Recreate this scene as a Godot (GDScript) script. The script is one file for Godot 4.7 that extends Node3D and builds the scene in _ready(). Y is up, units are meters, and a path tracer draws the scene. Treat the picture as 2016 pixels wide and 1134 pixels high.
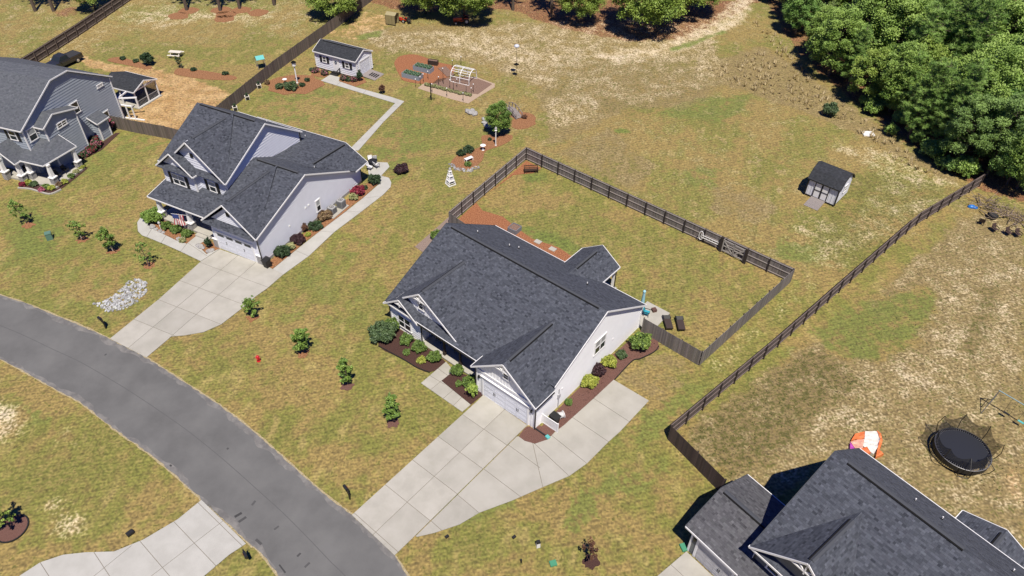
extends Node3D
# Aerial view of a suburban lot: dark-roofed houses, lawns, fences, sheds and woods. Units are metres, y is up.

var M := {}
var rng := RandomNumberGenerator.new()
var leafy := {}
const UP := Vector3.UP


# ---------- mesh builder: planar faces with UVs in metres, boxes, bars, tubes, slabs ----------
class B extends RefCounted:
	var st := SurfaceTool.new()
	var c := Color.WHITE
	var count := 0

	func _init() -> void:
		st.begin(Mesh.PRIMITIVE_TRIANGLES)

	func vert(p: Vector3, n: Vector3, uv: Vector2) -> void:
		st.set_color(c)
		st.set_normal(n)
		st.set_uv(uv)
		st.add_vertex(p)
		count += 1

	func face(p: Array) -> void:
		var n := Vector3.ZERO
		for i in p.size():
			n += (p[i] - p[0]).cross(p[(i + 1) % p.size()] - p[0])
		n = n.normalized()
		var t := Vector3.RIGHT if absf(n.y) > 0.999 else Vector3.UP.cross(n).normalized()
		var b := n.cross(t)
		for i in range(1, p.size() - 1):
			for k in [0, i + 1, i]:
				vert(p[k], n, Vector2(p[k].dot(t), -p[k].dot(b)))

	func box(ce: Vector3, s: Vector3, bs := Basis()) -> void:
		var q := []
		for i in 8:
			q.append(ce + bs * Vector3((-0.5 if i & 1 == 0 else 0.5) * s.x, (-0.5 if i & 2 == 0 else 0.5) * s.y, (-0.5 if i & 4 == 0 else 0.5) * s.z))
		for f in [[4, 5, 7, 6], [1, 0, 2, 3], [5, 1, 3, 7], [0, 4, 6, 2], [6, 7, 3, 2], [0, 1, 5, 4]]:
			face([q[f[0]], q[f[1]], q[f[2]], q[f[3]]])

	func bar(a: Vector3, b: Vector3, w: float, h: float, up := Vector3.UP) -> void:
		var d := (b - a).normalized()
		if absf(d.dot(up)) > 0.98:
			up = Vector3.FORWARD
		var r := d.cross(up).normalized()
		box((a + b) / 2.0, Vector3(w, h, a.distance_to(b)), Basis(r, r.cross(d), -d))

	func tube(a: Vector3, b: Vector3, ra: float, rb: float, n := 7, caps := true) -> void:
		var d := (b - a).normalized()
		var x := d.cross(Vector3.FORWARD if absf(d.y) > 0.9 else Vector3.UP).normalized()
		var y := x.cross(d)
		var top := []
		var low := []
		for i in n:
			var e0 := TAU * i / n
			var e1 := TAU * (i + 1) / n
			var d0 := x * cos(e0) + y * sin(e0)
			var d1 := x * cos(e1) + y * sin(e1)
			low.append(a + d0 * ra)
			top.append(b + d0 * rb)
			var l := a.distance_to(b)
			var q := [[a + d0 * ra, d0, Vector2(e0 * ra, 0)], [b + d0 * rb, d0, Vector2(e0 * ra, l)], [b + d1 * rb, d1, Vector2(e1 * ra, l)], [a + d1 * ra, d1, Vector2(e1 * ra, 0)]]
			for k in [0, 2, 1, 0, 3, 2]:
				vert(q[k][0], q[k][1], q[k][2])
		if caps:
			if rb > 0.0:
				top.reverse()
				face(top)
			if ra > 0.0:
				face(low)

	func ball(ce: Vector3, r: Vector3, n := 8, m := 5) -> void:
		for j in m:
			for i in n:
				var q := []
				for k in [[i, j], [i + 1, j], [i + 1, j + 1], [i, j + 1]]:
					var la: float = PI * k[1] / m
					var lo: float = TAU * k[0] / n
					q.append(Vector3(sin(la) * cos(lo), cos(la), sin(la) * sin(lo)))
				for k in [0, 2, 1, 0, 3, 2]:
					vert(ce + q[k] * r, q[k], Vector2(q[k].x, q[k].y))

	func slab(p: Array, th: float) -> void:          # p runs counter-clockwise seen from outside
		var n := Vector3.ZERO
		for i in p.size():
			n += (p[i] - p[0]).cross(p[(i + 1) % p.size()] - p[0])
		n = n.normalized()
		face(p)
		var low := []
		for q in p:
			low.append(q - n * th)
		for i in p.size():
			var j := (i + 1) % p.size()
			face([p[i], low[i], low[j], p[j]])
		low.reverse()
		face(low)

	func sheet(poly: PackedVector2Array, y: float, th := 0.0) -> void:      # poly holds x and z
		var tri := Geometry2D.triangulate_polygon(poly)
		if tri.is_empty():
			print("empty sheet ", poly)
		for i in range(0, tri.size(), 3):
			var a := poly[tri[i]]
			var b := poly[tri[i + 1]]
			var d := poly[tri[i + 2]]
			var o := [a, b, d] if (b - a).cross(d - a) > 0.0 else [a, d, b]
			for q in o:
				vert(Vector3(q.x, y, q.y), Vector3.UP, q)
		if th > 0.0:
			var ccw := Geometry2D.is_polygon_clockwise(poly)
			for i in poly.size():
				var a := poly[i]
				var b := poly[(i + 1) % poly.size()]
				if ccw:
					var s := a
					a = b
					b = s
				face([Vector3(a.x, y, a.y), Vector3(b.x, y, b.y), Vector3(b.x, y - th, b.y), Vector3(a.x, y - th, a.y)])

	func mesh() -> ArrayMesh:
		return st.commit()


# ---------- scene tree helpers ----------
func put(called: String, b, mat: Material, par: Node = self) -> MeshInstance3D:
	var o := MeshInstance3D.new()
	o.name = named(called, par)
	o.mesh = b.mesh() if b is B else b
	o.material_override = mat
	par.add_child(o, true)
	return o


func named(called: String, par: Node) -> String:
	if not par.has_node(called):
		return called
	var i := 1
	var key := "n_" + called
	if par.has_meta(key):
		i = par.get_meta(key)
	while par.has_node("%s_%03d" % [called, i]):
		i += 1
	par.set_meta(key, i + 1)
	return "%s_%03d" % [called, i]


func tag(o: Node, label: String, category: String, group := "") -> Node:
	o.set_meta("label", label)
	o.set_meta("category", category)
	if group:
		o.set_meta("group", group)
	return o


func thing(called: String, label: String, category: String, at := Vector3.ZERO, turn := 0.0, group := "") -> Node3D:
	var o := Node3D.new()
	o.name = named(called, self)
	add_child(o, true)
	o.position = at
	o.rotation.y = turn
	tag(o, label, category, group)
	return o


func struct(called: String, b, mat: Material, label := "") -> MeshInstance3D:
	var o := put(called, b, mat)
	o.set_meta("kind", "structure")
	if label:
		o.set_meta("label", label)
	return o


func dup(src: Node3D, at: Vector3, turn: float, label: String, sc := Vector3.ONE) -> Node3D:
	var r: Node3D = src.duplicate()
	var base := String(src.name).rstrip("0123456789").trim_suffix("_")
	r.name = named(base, self)
	add_child(r, true)
	r.position = at
	r.rotation.y = turn
	r.scale = sc
	r.set_meta("label", label)
	return r


func v3(p: Vector2, y := 0.0) -> Vector3:
	return Vector3(p.x, y, p.y)


func poly(a: Array) -> PackedVector2Array:
	return PackedVector2Array(a)


func smooth(a: Array, steps := 4) -> PackedVector2Array:            # closed Catmull-Rom through the points
	var out := PackedVector2Array()
	var n := a.size()
	for i in n:
		for k in steps:
			out.append(a[i].cubic_interpolate(a[(i + 1) % n], a[(i + n - 1) % n], a[(i + 2) % n], float(k) / steps))
	return out


func smooth_open(a: Array, steps := 4) -> Array:
	var out := []
	for i in a.size() - 1:
		for k in steps:
			out.append(a[i].cubic_interpolate(a[i + 1], a[maxi(i - 1, 0)], a[mini(i + 2, a.size() - 1)], float(k) / steps))
	out.append(a[-1])
	return out


# ---------- materials ----------
func flat(col: Color, rough := 0.8, metal := 0.0) -> StandardMaterial3D:      # col holds linear, real-world values
	var m := StandardMaterial3D.new()
	m.albedo_color = col.linear_to_srgb()
	m.roughness = rough
	m.metallic = metal
	return m


func noisy(stops: Array, freq: float, metres: float, rough := 0.9, bump := 0.0, octaves := 4, sd := 1, size := 512, spread := Vector2.ONE) -> StandardMaterial3D:
	var n := FastNoiseLite.new()
	n.seed = sd
	n.frequency = freq
	n.fractal_octaves = octaves
	n.fractal_gain = 0.6
	var g := Gradient.new()
	var off := PackedFloat32Array()
	var cs := PackedColorArray()
	for s in stops:
		off.append(s[0])
		cs.append(s[1].linear_to_srgb())
	g.offsets = off
	g.colors = cs
	var t := NoiseTexture2D.new()
	t.width = size
	t.height = size
	t.seamless = true
	t.noise = n
	t.color_ramp = g
	var m := StandardMaterial3D.new()
	m.albedo_texture = t
	m.roughness = rough
	m.uv1_scale = Vector3(spread.x / metres, spread.y / metres, 1)
	if bump > 0.0:
		var h := NoiseTexture2D.new()
		h.width = size
		h.height = size
		h.seamless = true
		h.noise = n
		m.heightmap_enabled = true
		m.heightmap_texture = h
		m.heightmap_scale = bump
	return m


func grey(v: float, tint := Color(1, 1, 1)) -> Color:
	return Color(v * tint.r, v * tint.g, v * tint.b)


func shingles(dark: Color, light: Color, sd: int) -> StandardMaterial3D:
	var r := RandomNumberGenerator.new()
	r.seed = sd
	var w := 768
	var rows := 32
	var rp := 24
	var im := Image.create_empty(w, rows * rp, false, Image.FORMAT_RGB8)
	var hm := Image.create_empty(w, rows * rp, false, Image.FORMAT_L8)
	for y in rows:
		var x := 0
		var first := r.randi_range(0, 40)
		while x < w:
			var tw := r.randi_range(20, 46)
			var k := clampf(r.randfn(0.45, 0.17), 0.0, 1.0)
			var c := dark.lerp(light, k).linear_to_srgb()
			var hh := r.randf_range(0.55, 1.0)
			for s in rp:
				var z := float(s) / rp                    # 0 = upper end of the course, 1 = its butt edge
				hm.fill_rect(Rect2i((x + first) % w, y * rp + s, mini(tw - 2, w - (x + first) % w), 1), grey(hh * (0.25 + 0.75 * z)))
			im.fill_rect(Rect2i((x + first) % w, y * rp, mini(tw, w - (x + first) % w), rp), c)
			if (x + first) % w + tw > w:
				im.fill_rect(Rect2i(0, y * rp, (x + first) % w + tw - w, rp), c)
			x += tw
	# granules
	var gn := FastNoiseLite.new()
	gn.frequency = 0.4
	gn.seed = sd
	var gi := gn.get_image(w, rows * rp)
	var d := im.get_data()
	var gd := gi.get_data()
	for i in w * rows * rp:
		var f := 0.82 + 0.36 * gd[i] / 255.0
		d[i * 3] = mini(255, int(d[i * 3] * f))
		d[i * 3 + 1] = mini(255, int(d[i * 3 + 1] * f))
		d[i * 3 + 2] = mini(255, int(d[i * 3 + 2] * f))
	im = Image.create_from_data(w, rows * rp, false, Image.FORMAT_RGB8, d)
	var m := StandardMaterial3D.new()
	m.albedo_texture = ImageTexture.create_from_image(im)
	m.heightmap_enabled = true
	m.heightmap_texture = ImageTexture.create_from_image(hm)
	m.heightmap_scale = 1.6
	m.roughness = 0.93
	m.uv1_scale = Vector3(1.0 / 5.4, 1.0 / 5.0, 1)
	return m


func leaf_mat(back: Color, rough := 0.6) -> StandardMaterial3D:
	var m := StandardMaterial3D.new()
	m.vertex_color_use_as_albedo = true
	m.roughness = rough
	m.backlight_enabled = true
	m.backlight = back.linear_to_srgb()
	return m


func vcol(rough := 0.9) -> StandardMaterial3D:
	var m := StandardMaterial3D.new()
	m.vertex_color_use_as_albedo = true
	m.roughness = rough
	return m


func make_materials() -> void:
	M.shingle = shingles(Color(0.022, 0.026, 0.036), Color(0.098, 0.108, 0.134), 11)
	M.shingle_grey = shingles(Color(0.055, 0.062, 0.074), Color(0.115, 0.124, 0.142), 12)
	M.shingle_warm = shingles(Color(0.036, 0.036, 0.042), Color(0.135, 0.136, 0.146), 13)
	M.shed_roof = shingles(Color(0.014, 0.016, 0.020), Color(0.042, 0.046, 0.054), 14)
	M.ridge = flat(Color(0.055, 0.06, 0.072), 0.95)
	M.black_vent = flat(Color(0.003, 0.003, 0.003), 1.0)
	M.white_siding = noisy([[0.0, Color(0.79, 0.80, 0.82)], [1.0, Color(0.84, 0.85, 0.87)]], 0.01, 6.0, 0.55)
	M.pale_siding = noisy([[0.0, Color(0.69, 0.71, 0.78)], [1.0, Color(0.74, 0.76, 0.83)]], 0.01, 6.0, 0.55)
	M.blue_siding = noisy([[0.0, Color(0.30, 0.34, 0.39)], [1.0, Color(0.35, 0.39, 0.44)]], 0.01, 6.0, 0.55)
	M.dark_siding = noisy([[0.0, Color(0.13, 0.14, 0.14)], [1.0, Color(0.165, 0.175, 0.175)]], 0.01, 6.0, 0.6)
	M.shed_siding = noisy([[0.0, Color(0.68, 0.70, 0.76)], [1.0, Color(0.74, 0.76, 0.82)]], 0.01, 5.0, 0.6)
	M.trim = flat(grey(0.78), 0.5)
	M.door_white = flat(Color(0.66, 0.68, 0.74), 0.5)
	M.door_grey = flat(Color(0.42, 0.42, 0.44), 0.5)
	M.black = flat(grey(0.012), 0.6)
	M.black_metal = flat(grey(0.015), 0.4)
	M.dark_wood = flat(Color(0.035, 0.022, 0.016), 0.8)
	M.glass = flat(Color(0.02, 0.026, 0.03), 0.12)
	M.blind = flat(Color(0.34, 0.36, 0.36), 0.3)
	M.foundation = noisy([[0.0, grey(0.24)], [1.0, grey(0.4)]], 0.05, 3.0)
	M.concrete = []
	for k in 4:
		var b := [0.355, 0.375, 0.335, 0.362][k] as float
		M.concrete.append(noisy([[0.2, Color(b * 0.92, b * 0.885, b * 0.77)], [0.5, Color(b, b * 0.96, b * 0.84)], [0.8, Color(b * 1.06, b * 1.02, b * 0.90)]], [0.004, 0.007, 0.005, 0.009][k], 7.0 + k, 0.9, 0.0, 5, 20 + k))
	M.concrete_grey = []
	for k in 2:
		M.concrete_grey.append(noisy([[0.2, Color(0.365, 0.36, 0.33)], [0.8, Color(0.41, 0.405, 0.375)]], 0.006, 7.0 + k, 0.9, 0.0, 5, 40 + k))
	M.joint = flat(Color(0.19, 0.17, 0.14), 1.0)
	M.asphalt = noisy([[0.1, Color(0.098, 0.098, 0.096)], [0.5, Color(0.119, 0.119, 0.1165)], [0.9, Color(0.138, 0.138, 0.134)]], 0.004, 23.0, 0.92, 0.0, 9, 3, 1024, Vector2(1, 1))
	M.asphalt_worn = noisy([[0.2, Color(0.115, 0.112, 0.11)], [0.8, Color(0.19, 0.183, 0.172)]], 0.012, 7.0, 0.95, 0.0, 7, 4)
	M.straw_bed = noisy([[0.1, Color(0.10, 0.042, 0.018)], [0.5, Color(0.25, 0.115, 0.05)], [0.9, Color(0.40, 0.22, 0.11)]], 0.035, 3.0, 1.0, 3.0, 6, 5)
	M.red_straw = noisy([[0.1, Color(0.12, 0.04, 0.016)], [0.5, Color(0.27, 0.105, 0.045)], [0.9, Color(0.40, 0.20, 0.10)]], 0.035, 3.0, 1.0, 3.0, 6, 6)
	M.dark_mulch = noisy([[0.15, Color(0.022, 0.010, 0.008)], [0.5, Color(0.060, 0.026, 0.020)], [0.9, Color(0.14, 0.07, 0.055)]], 0.06, 2.0, 1.0, 4.0, 5, 7)
	M.red_mulch = noisy([[0.15, Color(0.05, 0.022, 0.016)], [0.5, Color(0.155, 0.072, 0.055)], [0.9, Color(0.32, 0.20, 0.17)]], 0.07, 2.0, 1.0, 4.0, 5, 8)
	M.pink_rock = noisy([[0.15, Color(0.12, 0.085, 0.07)], [0.5, Color(0.26, 0.19, 0.155)], [0.9, Color(0.5, 0.42, 0.36)]], 0.07, 2.0, 1.0, 4.0, 5, 9)
	M.soil = noisy([[0.1, Color(0.11, 0.065, 0.045)], [0.5, Color(0.185, 0.115, 0.085)], [0.9, Color(0.28, 0.19, 0.145)]], 0.04, 3.0, 1.0, 3.0, 5, 10)
	M.pale_soil = noisy([[0.1, Color(0.30, 0.215, 0.15)], [0.9, Color(0.46, 0.36, 0.27)]], 0.04, 3.0, 1.0, 2.0, 5, 15)
	M.sand = noisy([[0.1, Color(0.24, 0.19, 0.09)], [0.9, Color(0.42, 0.36, 0.24)]], 0.03, 3.0, 1.0, 1.0, 5, 16)
	M.stone = noisy([[0.1, grey(0.16)], [0.5, Color(0.33, 0.32, 0.31)], [0.9, grey(0.55)]], 0.08, 1.2, 0.9, 2.0, 4, 17)
	M.stone_v = M.stone.duplicate()
	M.stone_v.vertex_color_use_as_albedo = true
	M.stone_pale = noisy([[0.1, Color(0.24, 0.25, 0.25)], [0.5, Color(0.42, 0.43, 0.43)], [0.9, grey(0.6)]], 0.08, 1.2, 0.9, 2.0, 4, 27)
	M.stone_pale.vertex_color_use_as_albedo = true
	M.chip_v = M.red_mulch.duplicate()
	M.chip_v.vertex_color_use_as_albedo = true
	M.wood_grey = noisy([[0.1, Color(0.15, 0.13, 0.125)], [0.9, Color(0.34, 0.31, 0.295)]], 0.02, 2.0, 0.95, 0.6, 4, 18, 512, Vector2(6, 1))
	M.vwood = vcol(0.95)
	M.vmat = vcol(0.9)
	M.bark = noisy([[0.1, Color(0.05, 0.038, 0.03)], [0.9, Color(0.20, 0.155, 0.125)]], 0.05, 1.0, 1.0, 2.0, 4, 19)
	M.pale_bark = noisy([[0.1, Color(0.3, 0.26, 0.22)], [0.9, Color(0.55, 0.5, 0.44)]], 0.05, 1.0, 1.0, 1.0, 3, 21)
	M.leaf = leaf_mat(Color(0.11, 0.16, 0.03))
	M.needle = leaf_mat(Color(0.09, 0.14, 0.03), 0.55)
	M.petal = leaf_mat(Color(0.1, 0.02, 0.03))
	M.white_plastic = flat(grey(0.75), 0.4)
	M.teal = flat(Color(0.10, 0.42, 0.40), 0.5)


# ---------- the ground and its cover ----------
const GX := -104.0
const GZ := -148.0
const GW := 208.0
const GH := 136.5
const TW := 2048
const TH := 1344


func mask(areas: Array) -> PackedByteArray:         # areas: [strength, points]; a soft-edged map of where a ground cover lies
	var w := 256
	var h := 168
	var d := PackedByteArray()
	d.resize(w * h)
	for a in areas:
		var p := PackedVector2Array(a[1])
		var lo := p[0]
		var hi := p[0]
		for q in p:
			lo = lo.min(q)
			hi = hi.max(q)
		var x0 := clampi(int((lo.x - GX) / GW * w), 0, w - 1)
		var x1 := clampi(int((hi.x - GX) / GW * w) + 1, 0, w - 1)
		var y0 := clampi(int((lo.y - GZ) / GH * h), 0, h - 1)
		var y1 := clampi(int((hi.y - GZ) / GH * h) + 1, 0, h - 1)
		var val := int(a[0] * 255.0)
		for y in range(y0, y1 + 1):
			for x in range(x0, x1 + 1):
				if Geometry2D.is_point_in_polygon(Vector2(GX + (x + 0.5) * GW / w, GZ + (y + 0.5) * GH / h), p):
					d[y * w + x] = val
	var im := Image.create_from_data(w, h, false, Image.FORMAT_L8, d)
	im.resize(w * 3 / 4, h * 3 / 4, Image.INTERPOLATE_BILINEAR)
	im.resize(TW, TH, Image.INTERPOLATE_CUBIC)
	return im.get_data()


func field(freq: float, oct: int, sd: int, stretch := Vector2.ONE, turn := 0.0) -> PackedByteArray:
	var n := FastNoiseLite.new()
	n.seed = sd
	n.frequency = freq * GW / TW
	n.fractal_octaves = oct
	n.fractal_gain = 0.55
	n.noise_type = FastNoiseLite.TYPE_SIMPLEX_SMOOTH
	if stretch == Vector2.ONE:
		return n.get_image(TW, TH).get_data()
	var im := n.get_image(int(TW * stretch.x), int(TH * stretch.y))
	im.resize(TW, TH, Image.INTERPOLATE_BILINEAR)
	return im.get_data()


var edges := []
var cover := {}
var rows_done := []


func paint_rows(part: int) -> void:
	var y0 := TH * part / 16
	var y1 := TH * (part + 1) / 16
	var out := PackedByteArray()
	out.resize((y1 - y0) * TW * 3)
	var hgt := PackedByteArray()
	hgt.resize((y1 - y0) * TW)
	var nl: PackedByteArray = cover.nl
	var nm: PackedByteArray = cover.nm
	var nf: PackedByteArray = cover.nf
	var ns: PackedByteArray = cover.ns
	var nk: PackedByteArray = cover.nk
	var sand: PackedByteArray = cover.sand
	var thatch: PackedByteArray = cover.thatch
	var green: PackedByteArray = cover.green
	var weed: PackedByteArray = cover.weed
	var dirt: PackedByteArray = cover.dirt
	var litter: PackedByteArray = cover.litter
	var j := 0
	for i in range(y0 * TW, y1 * TW):
		var l := clampf((nl[i] - 127.5) / 170.0 + 0.5, 0.0, 1.0)
		var m := clampf((nm[i] - 127.5) / 170.0 + 0.5, 0.0, 1.0)
		var f := clampf((nf[i] - 127.5) / 160.0 + 0.5, 0.0, 1.0)
		var s := clampf((ns[i] - 127.5) / 150.0 + 0.5, 0.0, 1.0)
		var k := nk[i] / 255.0
		# lawn: dry straw to olive
		var a := clampf((l * 0.8 + m * 0.7 + f * 0.35 - 0.66) * 2.1, 0.0, 1.0)
		var r := 137.0 + a * -22.0
		var g := 119.0 + a * -4.0
		var b := 71.0 + a * -16.0
		a = clampf((m * 0.55 + k * 0.9 - 0.86) * 3.0, 0.0, 0.8)         # paler, drier streaks
		r += (152.0 - r) * a
		g += (135.0 - g) * a
		b += (84.0 - b) * a
		a = clampf((f * 0.6 + s * 0.5 + l * 0.4 - 0.93) * 3.0, 0.0, 0.75)      # grey-brown dead spots
		r += (124.0 - r) * a
		g += (108.0 - g) * a
		b += (68.0 - b) * a
		var w := green[i] / 255.0
		a = clampf((w * 1.15 + m * 0.7 + f * 0.5 + s * 0.2 - 1.16) * 3.2, 0.0, 0.9)
		r += (108.0 - r) * a
		g += (113.0 - g) * a
		b += (55.0 - b) * a
		w = thatch[i] / 255.0
		a = clampf((w * 1.3 + f * 0.6 + m * 0.6 - 1.05) * 2.6, 0.0, 0.92)
		r += (129.0 - r) * a
		g += (113.0 - g) * a
		b += (75.0 - b) * a
		w = dirt[i] / 255.0
		a = clampf((w * 1.5 + m * 0.6 + f * 0.4 - 0.95) * 2.4, 0.0, 1.0)
		r += (166.0 + 26.0 * (m - 0.5) - r) * a
		g += (136.0 + 30.0 * (m - 0.5) - g) * a
		b += (92.0 + 30.0 * (m - 0.5) - b) * a
		w = litter[i] / 255.0
		a = clampf((w * 1.5 + m * 0.6 + f * 0.4 - 1.0) * 2.6, 0.0, 1.0)
		r += (122.0 + 40.0 * (s - 0.5) - r) * a
		g += (86.0 + 34.0 * (s - 0.5) - g) * a
		b += (58.0 + 20.0 * (s - 0.5) - b) * a
		w = sand[i] / 255.0
		a = clampf(0.5 + (w - 0.68) * 1.9 + (f - 0.5) * 1.1 + (s - 0.5) * 1.7 + (m - 0.5) * 1.0, 0.0, 1.0) * minf(1.0, w * 6.0) * (0.5 + 0.5 * w)
		r += (188.0 + 24.0 * (m - 0.5) - r) * a
		g += (172.0 + 26.0 * (m - 0.5) - g) * a
		b += (142.0 + 34.0 * (m - 0.5) - b) * a
		w = weed[i] / 255.0
		a = clampf((w * 0.9 + f * 1.0 + s * 0.9 - 1.40) * 5.0, 0.0, 0.95)
		r += (74.0 - r) * a
		g += (72.0 - g) * a
		b += (34.0 - b) * a
		w = green[i] / 255.0
		a = clampf((w - 0.6) * 3.0, 0.0, 1.0) * clampf(0.2 + f * 0.7 + m * 0.5, 0.0, 0.9)
		r += (99.0 - r) * a
		g += (110.0 - g) * a
		b += (50.0 - b) * a
		var z := 0.60 + 0.36 * s + 0.22 * f + 0.20 * ((((i * 40503) ^ (i >> 7) * 9176) >> 5) & 255) / 255.0 + 0.03 * sin((i % TW) * 0.33 + (i / TW) * 0.41 + m * 5.0) * 0.6 * (1.0 - thatch[i] / 255.0)                                       # blade-scale tone
		var q := j * 3
		out[q] = int(clampf(r * z, 0.0, 255.0))
		out[q + 1] = int(clampf(g * z, 0.0, 255.0))
		out[q + 2] = int(clampf(b * z, 0.0, 255.0))
		hgt[j] = int(clampf(s * 150.0 + f * 90.0, 0.0, 255.0))
		j += 1
	rows_done[part] = [out, hgt]


func ground_material() -> StandardMaterial3D:
	cover.nl = field(0.075, 3, 1)
	cover.nm = field(0.33, 3, 2)
	cover.nf = field(1.1, 3, 3)
	cover.ns = field(3.2, 2, 4)
	cover.nk = field(0.5, 3, 5, Vector2(1.0, 0.35))
	cover.sand = mask([
		[0.16, [Vector2(-89.49, -127.58), Vector2(92.81, -138.70), Vector2(59.29, -71.22), Vector2(29.42, -60.13), Vector2(1.67, -83.27), Vector2(-8.49, -98.01), Vector2(-31.03, -116.03), Vector2(-76.33, -102.65)]],
		[0.34, [Vector2(-74.25, -104.46), Vector2(-69.01, -124.73), Vector2(-67.23, -128.94), Vector2(-34.05, -130.96), Vector2(-31.84, -120.03), Vector2(-37.26, -114.71), Vector2(-47.81, -120.16), Vector2(-57.31, -118.58), Vector2(-64.62, -116.13), Vector2(-66.09, -104.89)]],
		[0.62, [Vector2(-67.12, -122.22), Vector2(-60.36, -127.05), Vector2(-51.67, -124.43), Vector2(-43.43, -125.81), Vector2(-39.48, -123.84), Vector2(-45.16, -119.68), Vector2(-52.26, -120.95), Vector2(-59.01, -116.45)]],
		[0.25, [Vector2(-89.49, -127.58), Vector2(-69.74, -126.48), Vector2(-75.12, -106.16), Vector2(-77.21, -104.31)]],
		[0.55, [Vector2(-27.33, -118.24), Vector2(-12.48, -119.08), Vector2(-0.86, -122.86), Vector2(33.37, -128.11), Vector2(31.04, -103.15), Vector2(16.58, -94.71), Vector2(11.81, -97.47), Vector2(3.16, -100.15), Vector2(-4.47, -106.38), Vector2(-11.66, -109.54), Vector2(-20.49, -110.89)]],
		[0.72, [Vector2(-13.12, -117.03), Vector2(-1.59, -116.68), Vector2(1.69, -112.08), Vector2(11.19, -110.75), Vector2(10.91, -106.32), Vector2(4.77, -106.86), Vector2(-4.61, -109.91), Vector2(-11.17, -113.26)]],
		[0.95, [Vector2(10.41, -111.08), Vector2(22.79, -114.73), Vector2(32.76, -124.79), Vector2(38.37, -135.38), Vector2(43.02, -135.66), Vector2(37.77, -124.01), Vector2(28.53, -115.04), Vector2(16.44, -107.82)]],
		[0.62, [Vector2(4.58, -97.88), Vector2(12.66, -99.05), Vector2(11.39, -91.61), Vector2(6.42, -88.64), Vector2(3.75, -91.25)]],
		[0.5, [Vector2(20.30, -107.67), Vector2(30.28, -103.11), Vector2(25.33, -100.46), Vector2(21.19, -102.66)]],
		[0.56, [Vector2(41.30, -85.01), Vector2(47.34, -85.28), Vector2(54.25, -76.76), Vector2(41.61, -65.77), Vector2(34.55, -61.14), Vector2(32.82, -64.54), Vector2(39.79, -70.45), Vector2(44.80, -78.04)]],
		[0.5, [Vector2(30.40, -68.15), Vector2(36.51, -69.35), Vector2(38.46, -64.75), Vector2(34.57, -59.49), Vector2(31.82, -61.05)]],
		[0.42, [Vector2(14.38, -38.62), Vector2(22.69, -45.06), Vector2(35.13, -54.86), Vector2(51.88, -69.94), Vector2(59.80, -72.24), Vector2(37.10, -26.54), Vector2(31.31, -31.88), Vector2(29.12, -36.99), Vector2(26.60, -36.91), Vector2(20.92, -32.49), Vector2(17.54, -33.31)]],
		[0.56, [Vector2(43.07, -58.19), Vector2(56.41, -65.42), Vector2(46.06, -44.58), Vector2(38.41, -44.34), Vector2(32.73, -42.43), Vector2(28.79, -38.51), Vector2(23.66, -38.36), Vector2(29.24, -44.07), Vector2(38.07, -49.35)]],
		[0.05, [Vector2(28.29, -50.37), Vector2(34.62, -54.84), Vector2(43.07, -58.19), Vector2(42.54, -54.37), Vector2(37.33, -48.67), Vector2(33.40, -46.94), Vector2(29.92, -47.78)]],
		[0.10, [Vector2(43.19, -43.90), Vector2(45.76, -43.98), Vector2(44.33, -41.09), Vector2(42.37, -42.15)]],
		[0.62, [Vector2(-35.07, -31.02), Vector2(-32.01, -30.23), Vector2(-31.18, -27.95), Vector2(-32.46, -27.51), Vector2(-34.08, -29.74)]],
		[0.85, [Vector2(-44.82, -41.25), Vector2(-41.40, -39.68), Vector2(-39.58, -37.08), Vector2(-41.73, -35.51)]],
		[0.6, [Vector2(-36.91, -37.26), Vector2(-35.59, -37.30), Vector2(-35.12, -36.09), Vector2(-36.31, -36.16)]],
		[0.45, [Vector2(-28.32, -31.73), Vector2(-26.48, -31.60), Vector2(-26.68, -30.28)]],
		[0.4, [Vector2(18.31, -46.16), Vector2(23.23, -51.58), Vector2(30.81, -59.36), Vector2(31.65, -58.59), Vector2(23.90, -50.23), Vector2(19.00, -44.95)]],
		[0.4, [Vector2(15.47, -105.70), Vector2(19.32, -105.90), Vector2(18.55, -99.34), Vector2(14.86, -99.16)]],
	])
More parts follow.
